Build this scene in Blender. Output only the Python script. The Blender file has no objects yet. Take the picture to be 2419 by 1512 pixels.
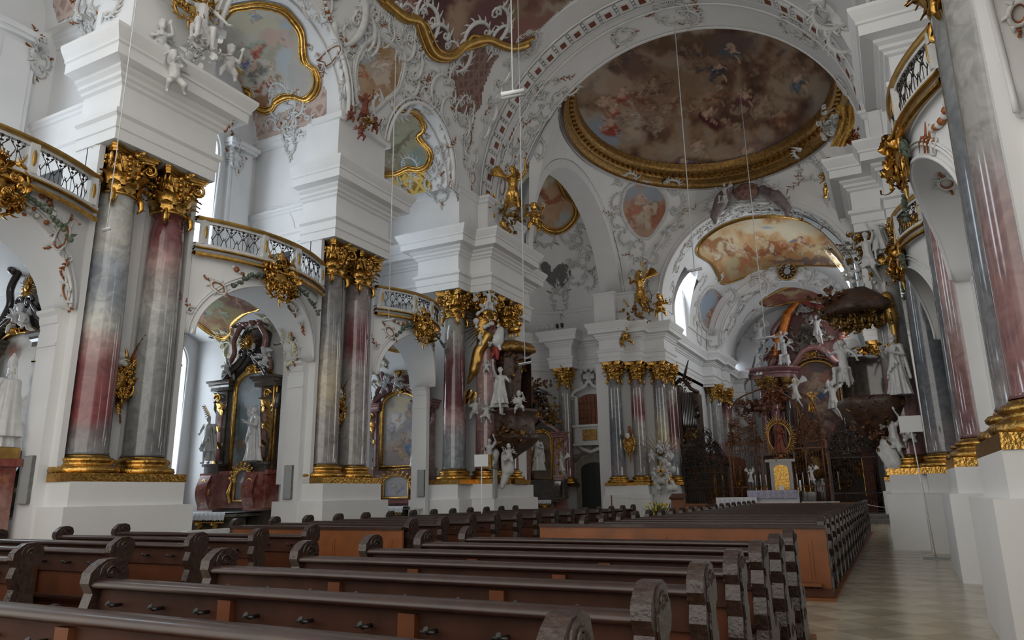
import bpy, bmesh, math, random
import numpy as np
from mathutils import Vector, Matrix
from mathutils.bvhtree import BVHTree
from mathutils.geometry import tessellate_polygon
PI = math.pi
SC = bpy.context.scene
COL = SC.collection
random.seed(7)
# ---------------------------------------------------------------- camera
CAM = Vector((0.045, -0.117, 1.652)); FPX = 1712.6; PW, PH = 2419, 1512
def cam_rows(yaw, pitch, roll):
    f = Vector((-math.sin(yaw)*math.cos(pitch), math.cos(yaw)*math.cos(pitch), math.sin(pitch)))
    r = Vector((math.cos(yaw), math.sin(yaw), 0)); u = r.cross(f)
    return math.cos(roll)*r + math.sin(roll)*u, -math.sin(roll)*r + math.cos(roll)*u, f
CR, CU, CF = cam_rows(0.474696539, 0.247976750, -0.0153611585)
cd = bpy.data.cameras.new('camera'); cam = bpy.data.objects.new('camera', cd); COL.objects.link(cam)
m = Matrix((CR, CU, -CF)).transposed().to_4x4(); m.translation = CAM; cam.matrix_world = m
cd.sensor_fit = 'HORIZONTAL'; cd.sensor_width = 36; cd.lens = FPX*36/PW
cd.shift_x = 0.74/PW; cd.shift_y = -23.86/PW; cd.clip_end = 300; cd.clip_start = 0.05
SC.camera = cam
PCX, PCY = PW/2-.74, PH/2-23.86
def ray(px, py): return (CR*((px-PCX)/FPX) - CU*((py-PCY)/FPX) + CF).normalized()
def on(px, py, ax, val):
    d = ray(px, py); t = (val-CAM[ax])/d[ax]; return CAM + d*t
# ---------------------------------------------------------------- world, exposure, large lights
w = bpy.data.worlds.new('overcast_sky'); SC.world = w; w.use_nodes = True
bg = w.node_tree.nodes['Background']; bg.inputs[0].default_value = (1, .965, .90, 1); bg.inputs[1].default_value = 1.5
vs = SC.view_settings; vs.view_transform = 'Standard'; vs.look = 'None'; vs.gamma = 1; vs.exposure = 0.2; vs.use_curve_mapping = False
SC.cycles.max_bounces = 5; SC.cycles.diffuse_bounces = 3; SC.cycles.glossy_bounces = 2; SC.cycles.transmission_bounces = 2
SC.cycles.transparent_max_bounces = 4; SC.cycles.caustics_reflective = False; SC.cycles.caustics_refractive = False
SC.cycles.sample_clamp_indirect = 4.0
def area_light(name, loc, direction, sx, sy, power, color=(.86, .93, 1)):
    l = bpy.data.lights.new(name, 'AREA'); l.shape = 'RECTANGLE'; l.size = sx; l.size_y = sy; l.energy = power; l.color = color
    o = bpy.data.objects.new(name, l); COL.objects.link(o); o.location = loc
    o.rotation_euler = Vector(direction).to_track_quat('-Z', 'Z').to_euler(); return o
area_light('right_transept_window_light', (5.6, 35.6, 9.5), (-1, 0, .12), 8, 8, 400, (1, .97, .93))
area_light('left_transept_window_light', (-20.6, 33.5, 8.5), (1, -.1, .1), 3, 6, 110, (.95, .97, 1))
area_light('sanctuary_window_light', (-1.2, 63, 12.5), (-1, .1, -.25), 4, 5, 150, (1, .98, .95))
area_light('choir_window_light', (-1.2, 49, 13.5), (-1, 0, .1), 3, 3.5, 150, (1, .98, .95))
# ---------------------------------------------------------------- mesh helper
class MB:
    def __init__(s): s.v = []; s.f = []; s.sm = []
    def add(s, vs_, fs, smooth=False):
        n = len(s.v); s.v.extend([tuple(p) for p in vs_]); s.f.extend([tuple(i+n for i in f) for f in fs]); s.sm.extend([smooth]*len(fs)); return n
    def box(s, x0, x1, y0, y1, z0, z1):
        s.add([(x, y, z) for z in (z0, z1) for y in (y0, y1) for x in (x0, x1)],
              [(0, 2, 3, 1), (4, 5, 7, 6), (0, 1, 5, 4), (2, 6, 7, 3), (0, 4, 6, 2), (1, 3, 7, 5)])
    def obox(s, c, ux, uy, uz):
        c, ux, uy, uz = map(Vector, (c, ux, uy, uz))
        s.add([c+a*ux+b*uy+d*uz for d in (-1, 1) for b in (-1, 1) for a in (-1, 1)],
              [(0, 2, 3, 1), (4, 5, 7, 6), (0, 1, 5, 4), (2, 6, 7, 3), (0, 4, 6, 2), (1, 3, 7, 5)])
    def grid(s, P, smooth=True, closed_u=False, closed_v=False):
        nu, nv = len(P), len(P[0]); fs = []
        for i in range(nu if closed_u else nu-1):
            for j in range(nv if closed_v else nv-1):
                fs.append((i*nv+j, i*nv+(j+1) % nv, ((i+1) % nu)*nv+(j+1) % nv, ((i+1) % nu)*nv+j))
        s.add([p for r in P for p in r], fs, smooth)
    def lathe(s, prof, c=(0, 0, 0), n=32, mod=None, caps=True, smooth=True):
        P = []
        for r, z in prof:
            P.append([(c[0]+(r*(mod(a, z) if mod else 1))*math.cos(a), c[1]+(r*(mod(a, z) if mod else 1))*math.sin(a), c[2]+z) for a in [2*PI*k/n for k in range(n)]])
        b = len(s.v); s.grid(P, smooth, closed_v=True)
        if caps:
            s.f.append(tuple(b+k for k in range(n-1, -1, -1))); s.sm.append(False)
            s.f.append(tuple(b+(len(P)-1)*n+k for k in range(n))); s.sm.append(False)
    def tube(s, pts, rad, n=6, closed=False, flat=1.0, up=None, smooth=True):
        pts = [Vector(p) for p in pts]; N = len(pts)
        if N < 2: return
        R = rad if isinstance(rad, (list, tuple)) else [rad]*N
        P = []; prev = Vector(up) if up is not None else None
        for i, p in enumerate(pts):
            a = pts[(i-1) % N] if (closed or i > 0) else p; b = pts[(i+1) % N] if (closed or i < N-1) else p
            t = (b-a); t = t.normalized() if t.length > 1e-9 else Vector((0, 0, 1))
            if prev is None: prev = Vector((0, 0, 1)) if abs(t.z) < .9 else Vector((1, 0, 0))
            x = prev - t*prev.dot(t); x = x.normalized() if x.length > 1e-6 else t.orthogonal().normalized()
            if up is None: prev = x
            y = t.cross(x)
            P.append([p + (x*math.cos(q)*flat + y*math.sin(q))*R[i] for q in [2*PI*k/n for k in range(n)]])
        b0 = len(s.v); s.grid(P, smooth, closed_u=closed, closed_v=True)
        if not closed:
            s.f.append(tuple(b0+k for k in range(n))); s.sm.append(False)
            s.f.append(tuple(b0+(N-1)*n+k for k in range(n-1, -1, -1))); s.sm.append(False)
    def ball(s, c, rx, ry=None, rz=None, n=10, m=7, rot=None):
        ry = rx if ry is None else ry; rz = rx if rz is None else rz; P = []
        for i in range(m+1):
            t = PI*i/m; row = []
            for k in range(n):
                a = 2*PI*k/n; q = Vector((rx*math.sin(t)*math.cos(a), ry*math.sin(t)*math.sin(a), rz*math.cos(t)))
                if rot: q = rot @ q
                row.append(q+Vector(c))
            P.append(row)
        s.grid(P, True, closed_v=True)
    def prism(s, poly, fn, h0, h1, smooth=False):
        """poly: list of (u,v); fn(u,v,h)->point"""
        n = len(poly); tri = tessellate_polygon([[Vector((u, v, 0)) for u, v in poly]])
        s.add([fn(u, v, h1) for u, v in poly], [tuple(t) for t in tri]); s.add([fn(u, v, h0) for u, v in poly], [tuple(reversed(t)) for t in tri])
        s.add([fn(u, v, h) for h in (h0, h1) for u, v in poly], [(i, (i+1) % n, n+(i+1) % n, n+i) for i in range(n)], smooth)
    def holed(s, outer, holes, fn):
        pl = [[Vector((u, v, 0)) for u, v in q] for q in [outer]+holes]; tri = tessellate_polygon(pl)
        s.add([fn(p.x, p.y) for q in pl for p in q], [tuple(t) for t in tri])
    def sweep(s, path, prof, closed=False, smooth=False, caps=True):
        """path: (x,y) list, prof: (out,z) list, out to the right of travel"""
        n = len(path); P = []
        for i, p in enumerate(path):
            p = Vector(p); a = Vector(path[(i-1) % n]); b = Vector(path[(i+1) % n])
            d1 = (p-a).normalized() if (closed or i > 0) else None; d2 = (b-p).normalized() if (closed or i < n-1) else None
            if d1 is None: d1 = d2
            if d2 is None: d2 = d1
            n1 = Vector((d1.y, -d1.x)); n2 = Vector((d2.y, -d2.x)); mm = n1+n2
            mm = mm/max(mm.dot(n1), .15) if mm.length > 1e-6 else n1
            P.append([(p.x+mm.x*o, p.y+mm.y*o, z) for o, z in prof])
        b0 = len(s.v); s.grid(P, smooth, closed_u=closed)
        if caps and not closed:
            k = len(prof); s.f.append(tuple(b0+i for i in range(k))); s.sm.append(False)
            s.f.append(tuple(b0+(n-1)*k+i for i in range(k-1, -1, -1))); s.sm.append(False)
    def build(s, name, mat, parent=None, kind=None, label=None, cat=None, group=None, loc=None, colors=None, fix=True):
        me = bpy.data.meshes.new(name); me.from_pydata(s.v, [], s.f)
        me.polygons.foreach_set('use_smooth', s.sm)
        if fix:
            bm = bmesh.new(); bm.from_mesh(me); bmesh.ops.recalc_face_normals(bm, faces=bm.faces); bm.to_mesh(me); bm.free()
        if colors is not None:
            ca = me.color_attributes.new('Col', 'FLOAT_COLOR', 'POINT'); ca.data.foreach_set('color', np.asarray(colors, dtype=np.float32).ravel())
        if mat: me.materials.append(mat)
        me.update()
        o = bpy.data.objects.new(name, me); COL.objects.link(o)
        if parent: o.parent = parent
        if loc: o.location = loc
        tag(o, label, cat, group, kind); return o
def tag(o, label=None, cat=None, group=None, kind=None):
    if label: o['label'] = label
    if cat: o['category'] = cat
    if group: o['group'] = group
    if kind: o['kind'] = kind
    return o
def thing(name, label, cat, loc=(0, 0, 0), rz=0, group=None):
    o = bpy.data.objects.new(name, None); COL.objects.link(o); o.empty_display_size = .2
    o.location = loc; o.rotation_euler = (0, 0, rz); return tag(o, label, cat, group)
def dup(root, loc=None, rz=None, label=None, group=None, scale=None):
    def rec(a, par):
        c = a.copy(); COL.objects.link(c)
        if par is not None: c.parent = par
        for ch in list(a.children): rec(ch, c)
        return c
    r = rec(root, None)
    if loc is not None: r.location = loc
    if rz is not None: r.rotation_euler = (0, 0, rz)
    if scale is not None: r.scale = scale if isinstance(scale, (tuple, list)) else (scale,)*3
    if label: r['label'] = label
    if group: r['group'] = group
    return r
# ---------------------------------------------------------------- materials
def newmat(name):
    mt = bpy.data.materials.new(name); mt.use_nodes = True; nt = mt.node_tree; return mt, nt, nt.nodes['Principled BSDF']
def bsdf(name, col, rough=.5, metal=0, spec=.5, noise=0, nscale=4, bump=0, bscale=20, emit=None, es=0, coat=0):
    mt, nt, b = newmat(name); b.inputs['Base Color'].default_value = (*col, 1); b.inputs['Roughness'].default_value = rough
    b.inputs['Metallic'].default_value = metal; b.inputs['Specular IOR Level'].default_value = spec; b.inputs['Coat Weight'].default_value = coat
    g = nt.nodes.new('ShaderNodeNewGeometry')
    if noise:
        n = nt.nodes.new('ShaderNodeTexNoise'); n.inputs['Scale'].default_value = nscale; n.inputs['Detail'].default_value = 5
        nt.links.new(g.outputs['Position'], n.inputs['Vector'])
        r = nt.nodes.new('ShaderNodeValToRGB'); e = r.color_ramp.elements
        e[0].position = .3; e[1].position = .7
        e[0].color = (*[max(0, c*(1-noise)) for c in col], 1); e[1].color = (*[min(1, c*(1+noise)) for c in col], 1)
        nt.links.new(n.outputs['Fac'], r.inputs[0]); nt.links.new(r.outputs[0], b.inputs['Base Color'])
    if bump:
        n = nt.nodes.new('ShaderNodeTexNoise'); n.inputs['Scale'].default_value = bscale; n.inputs['Detail'].default_value = 3
        nt.links.new(g.outputs['Position'], n.inputs['Vector'])
        bp = nt.nodes.new('ShaderNodeBump'); bp.inputs['Strength'].default_value = bump; bp.inputs['Distance'].default_value = .03
        nt.links.new(n.outputs['Fac'], bp.inputs['Height']); nt.links.new(bp.outputs[0], b.inputs['Normal'])
    if emit: b.inputs['Emission Color'].default_value = (*emit, 1); b.inputs['Emission Strength'].default_value = es
    return mt
def vcol(name, rough=.75, spec=.2):
    mt, nt, b = newmat(name); b.inputs['Roughness'].default_value = rough; b.inputs['Specular IOR Level'].default_value = spec
    a = nt.nodes.new('ShaderNodeVertexColor'); a.layer_name = 'Col'; nt.links.new(a.outputs[0], b.inputs['Base Color']); return mt
def marble(name, stops, zr, nscale=1.1, amp=1.1, rough=.12, detail_dark=.68, seed=0.):
    """stops: (pos 0..1 up the shaft, colour); object z over zr"""
    mt, nt, b = newmat(name); L = nt.links.new; N = nt.nodes.new
    tc = N('ShaderNodeTexCoord'); mp = N('ShaderNodeMapping'); mp.inputs['Location'].default_value = (seed*3.7, seed*1.3, seed)
    L(tc.outputs['Object'], mp.inputs[0])
    n = N('ShaderNodeTexNoise'); n.inputs['Scale'].default_value = nscale; n.inputs['Detail'].default_value = 7; n.inputs['Roughness'].default_value = .6
    n.inputs['Distortion'].default_value = .6
    L(mp.outputs[0], n.inputs['Vector'])
    sp = N('ShaderNodeSeparateXYZ'); L(tc.outputs['Object'], sp.inputs[0])
    ma = N('ShaderNodeMath'); ma.operation = 'MULTIPLY_ADD'; ma.inputs[1].default_value = amp; ma.inputs[2].default_value = -amp/2; L(n.outputs['Fac'], ma.inputs[0])
    ad = N('ShaderNodeMath'); ad.operation = 'ADD'; L(sp.outputs['Z'], ad.inputs[0]); L(ma.outputs[0], ad.inputs[1])
    mr = N('ShaderNodeMapRange'); mr.inputs['From Min'].default_value = zr[0]; mr.inputs['From Max'].default_value = zr[1]; L(ad.outputs[0], mr.inputs['Value'])
    r = N('ShaderNodeValToRGB'); e = r.color_ramp.elements
    while len(e) < len(stops): e.new(.5)
    for k, (p, c) in enumerate(stops): e[k].position = p; e[k].color = (*c, 1)
    L(mr.outputs[0], r.inputs[0])
    n2 = N('ShaderNodeTexNoise'); n2.inputs['Scale'].default_value = 3.2; n2.inputs['Detail'].default_value = 8; n2.inputs['Distortion'].default_value = 1.5; L(mp.outputs[0], n2.inputs['Vector'])
    r2 = N('ShaderNodeValToRGB'); r2.color_ramp.elements[0].position = .36; r2.color_ramp.elements[1].position = .6
    r2.color_ramp.elements[0].color = (detail_dark,)*3+(1,); r2.color_ramp.elements[1].color = (1.12, 1.1, 1.08, 1); L(n2.outputs['Fac'], r2.inputs[0])
    mx = N('ShaderNodeMix'); mx.data_type = 'RGBA'; mx.blend_type = 'MULTIPLY'; mx.inputs[0].default_value = .8
    L(r.outputs[0], mx.inputs[6]); L(r2.outputs[0], mx.inputs[7]); L(mx.outputs[2], b.inputs['Base Color'])
    b.inputs['Roughness'].default_value = rough; b.inputs['Coat Weight'].default_value = .6; b.inputs['Coat Roughness'].default_value = .06
    return mt
M = {}
M['wall'] = bsdf('white_plaster', (.80, .80, .80), .8, noise=.03, nscale=1.2)
M['stucco'] = bsdf('grey_white_stucco', (.66, .66, .65), .6, noise=.12, nscale=6)
M['cream'] = bsdf('cream_stucco', (.72, .68, .5), .6, noise=.1, nscale=6)
M['gold'] = bsdf('gilding', (.60, .345, .09), .28, metal=1, noise=.3, nscale=9, bump=.5, bscale=16)
M['goldflat'] = bsdf('matt_gilding', (.50, .30, .085), .38, metal=.85, noise=.25, nscale=5)
M['bronze'] = bsdf('reddish_gold_paint', (.36, .12, .04), .45, metal=.3, noise=.3, nscale=8)
M['darkgold'] = bsdf('aged_gilding', (.30, .17, .05), .42, metal=.7, noise=.5, nscale=8, bump=.5)
M['statue'] = bsdf('polished_white_stucco', (.60, .60, .60), .35, noise=.08, nscale=8, coat=.2)
M['wood'] = bsdf('brown_pew_wood', (.085, .025, .009), .5, spec=.3, noise=.25, nscale=3)
M['woodlight'] = bsdf('orange_brown_wood', (.21, .066, .016), .4, noise=.2, nscale=3)
M['woodback'] = bsdf('dark_brown_board', (.045, .016, .009), .6, spec=.2, noise=.3, nscale=4)
M['post'] = bsdf('brown_pew_post', (.115, .036, .012), .5, spec=.3, noise=.2, nscale=4)
M['wooddark'] = bsdf('dark_stained_wood', (.032, .014, .010), .33, noise=.3, nscale=8, coat=.15)
M['carved'] = bsdf('dark_carved_wood', (.034, .018, .013), .32, noise=.4, nscale=20, bump=.4, bscale=30, coat=.2)
M['iron'] = bsdf('dark_wrought_iron', (.035, .028, .024), .4, metal=.6, noise=.3, nscale=12)
M['rustgold'] = bsdf('rust_brown_ironwork', (.14, .06, .03), .4, metal=.5, noise=.4, nscale=12)
M['brownred'] = bsdf('brown_red_paint', (.19, .05, .025), .6, noise=.3, nscale=5)
M['leaf'] = bsdf('green_painted_leaves', (.10, .13, .09), .6, noise=.5, nscale=14)
M['darkgrey'] = bsdf('dark_grey_relief_ground', (.16, .155, .15), .8, noise=.3, nscale=10, bump=.8)
M['grey'] = bsdf('grey_speaker_cloth', (.36, .38, .38), .8, noise=.05, nscale=10)
M['cloth'] = bsdf('white_altar_cloth', (.72, .73, .78), .8, noise=.06, nscale=20)
M['purplecloth'] = bsdf('pale_lilac_lace', (.42, .40, .52), .8, noise=.25, nscale=16)
M['win'] = bsdf('daylit_window_glass', (.9, .95, 1), .3, emit=(.80, .90, 1), es=5.0)
M['pane'] = bsdf('pale_window_glass', (.8, .87, .95), .1, emit=(.84, .92, 1), es=1.6)
M['black'] = bsdf('black_metal', (.02, .02, .02), .4)
M['white'] = bsdf('white_painted_metal', (.78, .80, .82), .5)
M['vc'] = vcol('painted_fresco'); M['vcg'] = vcol('varnished_oil_painting', .45, .4)
M['darkmarble'] = marble('dark_altar_marble', [(0, (.10, .085, .075)), (.4, (.06, .05, .045)), (.7, (.12, .10, .08)), (1, (.05, .04, .04))], (0, 6), 2.2, 4, .14)
M['redmarble'] = marble('red_altar_marble', [(0, (.26, .06, .045)), (.35, (.36, .20, .16)), (.7, (.22, .05, .04)), (1, (.34, .16, .13))], (0, 3), 2.5, 3, .14)
M['pinkmarble'] = marble('pink_altar_marble', [(0, (.40, .24, .22)), (.3, (.30, .12, .11)), (.6, (.48, .34, .32)), (1, (.26, .12, .12))], (0, 5), 2, 4, .14)
M['greenmarble'] = marble('green_altar_marble', [(0, (.10, .12, .09)), (.5, (.20, .17, .12)), (1, (.08, .09, .07))], (0, 1.5), 3, 2, .14)
M['darkbrown'] = bsdf('dark_brown_carving', (.07, .035, .022), .4, noise=.5, nscale=7, bump=.6)
M['umber'] = bsdf('umber_and_gold_carving', (.16, .075, .035), .4, metal=.4, noise=.6, nscale=7, bump=.5)
M['redcloth'] = bsdf('red_painted_drapery', (.35, .035, .03), .5, noise=.3, nscale=8)
M['orange'] = bsdf('orange_gilded_drapery', (.62, .20, .035), .4, metal=.35, noise=.4, nscale=3)
M['purple'] = bsdf('grey_purple_drapery', (.20, .155, .16), .5, noise=.35, nscale=4)
M['stonegrey'] = bsdf('grey_brown_stone', (.30, .27, .24), .6, noise=.2, nscale=4)
M['doorgreen'] = bsdf('dark_green_door_paint', (.022, .03, .027), .45)
M['pipe'] = bsdf('silver_organ_pipe_metal', (.45, .46, .48), .3, metal=1)
M['leafgreen'] = bsdf('green_foliage', (.10, .18, .03), .6, noise=.4, nscale=20)
M['yellow'] = bsdf('yellow_petals', (.75, .55, .03), .6)
def lattice(name, c1, c2, scale, metal=0, axis='DIAG'):
    mt, nt, b = newmat(name); L = nt.links.new; N = nt.nodes.new
    tc = N('ShaderNodeNewGeometry'); mp = N('ShaderNodeMapping'); mp.inputs['Rotation'].default_value = (PI/4, 0, PI/4); L(tc.outputs['Position'], mp.inputs[0])
    v = N('ShaderNodeTexVoronoi'); v.inputs['Randomness'].default_value = 0; v.inputs['Scale'].default_value = scale; v.feature = 'DISTANCE_TO_EDGE'; L(mp.outputs[0], v.inputs['Vector'])
    r = N('ShaderNodeValToRGB'); r.color_ramp.elements[0].position = .10; r.color_ramp.elements[1].position = .2
    r.color_ramp.elements[0].color = (*c2, 1); r.color_ramp.elements[1].color = (*c1, 1); L(v.outputs['Distance'], r.inputs[0]); L(r.outputs[0], b.inputs['Base Color'])
    bp = N('ShaderNodeBump'); bp.inputs['Strength'].default_value = .8; bp.inputs['Distance'].default_value = .06; bp.invert = True
    L(v.outputs['Distance'], bp.inputs['Height']); L(bp.outputs[0], b.inputs['Normal'])
    b.inputs['Metallic'].default_value = metal; b.inputs['Roughness'].default_value = .5; return mt
M['pinklat'] = lattice('pink_lattice_plaster', (.40, .26, .22), (.56, .44, .38), 3.0)
M['redlat'] = lattice('dark_red_lattice_plaster', (.16, .07, .055), (.25, .14, .11), 3.4)
M['goldlat'] = lattice('gold_lattice_plaster', (.40, .25, .05), (.85, .6, .18), 2.6, .5)
def floor_mat():
    mt, nt, b = newmat('beige_marble_tiles'); L = nt.links.new; N = nt.nodes.new
    g = N('ShaderNodeNewGeometry'); mp = N('ShaderNodeMapping'); mp.inputs['Rotation'].default_value = (0, 0, PI/4); L(g.outputs['Position'], mp.inputs[0])
    ck = N('ShaderNodeTexChecker'); ck.inputs['Scale'].default_value = 1.7; ck.inputs['Color1'].default_value = (.55, .49, .38, 1); ck.inputs['Color2'].default_value = (.43, .37, .275, 1)
    L(mp.outputs[0], ck.inputs['Vector'])
    n = N('ShaderNodeTexNoise'); n.inputs['Scale'].default_value = 1.7; n.inputs['Detail'].default_value = 6; L(g.outputs['Position'], n.inputs['Vector'])
    mx = N('ShaderNodeMix'); mx.data_type = 'RGBA'; mx.blend_type = 'MULTIPLY'; mx.inputs[0].default_value = .7
    r = N('ShaderNodeValToRGB'); r.color_ramp.elements[0].position = .3; r.color_ramp.elements[1].position = .7; r.color_ramp.elements[0].color = (.62, .6, .56, 1); r.color_ramp.elements[1].color = (1.1, 1.08, 1.05, 1)
    L(n.outputs['Fac'], r.inputs[0]); L(ck.outputs[0], mx.inputs[6]); L(r.outputs[0], mx.inputs[7]); L(mx.outputs[2], b.inputs['Base Color'])
    b.inputs['Roughness'].default_value = .2; b.inputs['Specular IOR Level'].default_value = .4; return mt
M['floor'] = floor_mat()
# ================================================================ the setting
XC = -6.5
def X(side, o): return XC + side*(7.5 + o)            # o = metres outward from the pier face
STR = []                                                # every structural mesh, for tracing ornament onto it
def struct(name, mb, mat=None, **k):
    o = mb.build(name, mat or M['wall'], kind='structure', **k); STR.append(o); return o
b = MB(); b.add([(-26, -6, 0), (8, -6, 0), (8, 72, 0), (-26, 72, 0)], [(0, 1, 2, 3)]); struct('floor', b, M['floor'])
PIERS = [(1.6, 4.15), (8.64, 11.22), (15.7, 18.3)]      # nave pier spans along the nave
BAYS = [(4.15, 8.64), (11.22, 15.7), (18.3, 22.0)]
ENT = [(0, 9.2), (.03, 9.2), (.03, 9.45), (.06, 9.47), (.06, 9.72), (.13, 9.78), (.13, 9.88), (.02, 9.92), (0, 9.95), (0, 10.5), (.07, 10.54), (.09, 10.6), (.16, 10.64), (.16, 10.72), (.25, 10.78), (.25, 10.85), (.50, 10.88), (.50, 11.12), (.54, 11.14), (.54, 11.2), (.60, 11.3), (.66, 11.42), (.66, 11.5), (0, 11.62)]
ENTW = [(o+.035, z) for o, z in ENT]
def off(path, side):   # orientation so that sweep goes outward
    return path if side < 0 else path[::-1]
def mirror_path(pts, side): return [(X(side, o), y) for o, y in pts]
def pier(y0, y1, side, name):
    b = MB()
    def bx(o0, o1, ya, yb, z0, z1):
        xs = sorted((X(side, o0), X(side, o1))); b.box(xs[0], xs[1], ya, yb, z0, z1)
    ym = (y0+y1)/2
    bx(-.16, 1.7, y0-.16, y1+.16, 0, 1.53); bx(0, 1.5, y0, y1, 1.53, 2.0)
    bx(.16, 1.6, y0+.12, y1-.12, 2.0, 2.08)
    bx(.92, 1.75, y0, y1, 2.0, 9.2)                     # wall behind the columns
    bx(.85, .95, ym-.2, ym+.2, 2.0, 9.2)
    for ya, yb in ((y0, y0+.13), (y1-.13, y1)): bx(.5, .95, ya, yb, 2.0, 9.2)
    # block over the columns
    pth = mirror_path([(1.35, y0), (0, y0), (0, y1), (1.35, y1)], side)
    b.sweep(off(pth, side), ENT, caps=False)
    bx(0.01, 1.35, y0+.01, y1-.01, 9.2, 11.6)
    ENT2 = [(o*.55, z) for o, z in ENT]
    for ya, sgn in ((y0+.35, -1), (y1-.35, 1)):
        xa, xb = sorted((X(side, 1.3), X(side, 4.2)))
        b.sweep([(xa, ya), (xb, ya)] if sgn < 0 else [(xb, ya), (xa, ya)], ENT2[:14], caps=False)
    bx(.15, 1.5, y0+.12, y1-.12, 11.6, 13.35)          # attic block
    bx(-.02, 1.2, y0+.02, y1-.02, 13.2, 13.4)
    struct('wall_'+name, b)
for i, (y0, y1) in enumerate(PIERS):
    for s_, nm in ((-1, 'left_pier'), (1, 'right_pier')): pier(y0, y1, s_, nm)
def arch_pts(u0, u1, zs, h, n=24):
    c = (u0+u1)/2; a = (u1-u0)/2
    return [(c+a*math.cos(t), zs+h*math.sin(t)) for t in [PI*k/n for k in range(n+1)]]
# partitions between the bays (chapel level and gallery level) with an arched passage on the gallery
def partition(ya, yb, side):
    b = MB()
    xs = sorted((X(side, 1.7), X(side, 6.2))); b.box(xs[0], xs[1], ya, yb, 0, 7.3)
    u = lambda o: X(side, o)
    hole = [(u(2.1), 7.4)] + [(u(3.0)+side*.9*-math.cos(t), 9.75+.95*math.sin(t)) for t in [PI*k/16 for k in range(17)]] + [(u(3.9), 7.4)]
    outer = [(u(1.2), 7.3), (u(4.4), 7.3), (u(4.4), 13.3), (u(1.2), 13.3)]
    for y in (ya, yb): b.holed(outer, [hole], lambda p, q, y=y: (p, y, q))
    n = len(hole); b.add([(p, y, q) for y in (ya, yb) for p, q in hole], [(i, (i+1) % n, n+(i+1) % n, n+i) for i in range(n)])
    # moulded ring round the passage and impost band
    ring = [(u(3.0)+side*1.02*-math.cos(t), 9.75+1.07*math.sin(t)) for t in [PI*k/20 for k in range(21)]]
    b.tube([(u(1.98), ya-.02, 8.6)]+[(p, ya-.02, q) for p, q in ring]+[(u(4.02), ya-.02, 8.6)], .06, 6)
    pp = [(u(1.2), ya), (u(4.4), ya)] if side < 0 else [(u(4.4), ya), (u(1.2), ya)]
    prof = [(0, 13.0), (.04, 13.0), (.04, 13.1), (.12, 13.16), (.12, 13.26), (.18, 13.3), (.18, 13.38), (0, 13.4)]
    b.sweep(pp[::-1], [(o, z) for o, z in prof], caps=False); b.sweep(pp, [(o+(yb-ya)*0, z) for o, z in prof], caps=False)
    struct('wall_left_partition' if side < 0 else 'wall_right_partition', b)
for (ya, yb) in ((2.1, 3.6), (9.3, 10.6), (16.1, 17.6)):
    for s_ in (-1, 1): partition(ya, yb, s_)
# facade arches of the chapels with the convex gallery above
ZS, AIN, HIN = 5.45, .2, 1.56
def bulge(y, y0, y1, side=-1):
    t = (2*y-(y0+y1))/(y1-y0); q = max(0, 1-t*t)
    return (.60-.36*q) if side > 0 and y0 < 5 else (.42-.60*q)
def facade(y0, y1, side):
    b = MB(); n = 40; ys = [y0+(y1-y0)*k/n for k in range(n+1)]
    c = (y0+y1)/2; a = (y1-y0)/2-AIN
    def zl(y):
        q = 1-((y-c)/a)**2; return ZS+(HIN*math.sqrt(q) if q > 0 else 0)
    P = [[(X(side, bulge(y, y0, y1, side)+.12), y, z) for z in (zl(y), (zl(y)+7.5)/2, 7.5)] for y in ys]; b.grid(P)
    P = [[(X(side, o), y, zl(y)) for o in (bulge(y, y0, y1, side)+.12, 1.0, 1.5)] for y in ys]; b.grid(P)
    P = [[(X(side, 1.5), y, z) for z in (zl(y), 7.5)] for y in ys]; b.grid(P)
    for (rr, oo, rad) in ((.0, .10, .035), (.22, .10, .03), (.29, .1, .022)):   # mouldings round the arch
        pts = []
        for k in range(33):
            t = PI*k/32; y = c-(a+rr*.55)*math.cos(t); z = ZS+(HIN+rr)*math.sin(t)
            y = min(max(y, y0), y1); pts.append((X(side, bulge(y, y0, y1, side)+oo), y, z))
        b.tube(pts, rad, 6)
    xs = sorted((X(side, .74), X(side, 1.36)))
    prof = [(0, ZS-.28), (.03, ZS-.28), (.05, ZS-.2), (.05, ZS-.12), (.12, ZS-.06), (.14, ZS), (0, ZS+.02)]
    for ya, yb, sg in ((y0, y0+.2, 1), (y1-.2, y1, -1)):   # jamb pilasters
        b.box(xs[0], xs[1], ya, yb, 0, ZS)
        yy = yb if sg > 0 else ya
        pp = [(xs[0], yy), (xs[1], yy)]
        b.sweep(pp if sg < 0 else pp[::-1], prof, caps=True)
        b.sweep([(xs[0], yy-sg*.005), (xs[1], yy-sg*.005)][::(1 if sg < 0 else -1)], [(0, ZS-.75), (.03, ZS-.75), (.03, ZS-.7), (0, ZS-.7)])
    struct('wall_left_arcade' if side < 0 else 'wall_right_arcade', b)
    # gallery floor edge, gilded mouldings
    f = MB()
    P = [[(X(side, bulge(y, y0, y1, side)+o), y, z) for o, z in ((.2, 7.5), (.06, 7.51), (.06, 7.52))] for y in ys]; f.grid(P, False)
    P = [[(X(side, bulge(y, y0, y1, side)+o), y, z) for o, z in ((.04, 7.52), (-.02, 7.58), (.5, 7.58))] for y in ys]; f.grid(P, False)
    P = [[(X(side, bulge(y, y0, y1, side)-.08), y, 7.58), (X(side, 4.4), y, 7.58)] for y in ys]; f.grid(P, False)
    P = [[(X(side, 1.6), y, 7.3), (X(side, 6.2), y, 7.3)] for y in ys]; f.grid(P, False)
    struct('floor_left_gallery' if side < 0 else 'floor_right_gallery', f)
for (y0, y1) in BAYS:
    for s_ in (-1, 1): facade(y0, y1, s_)
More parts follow.
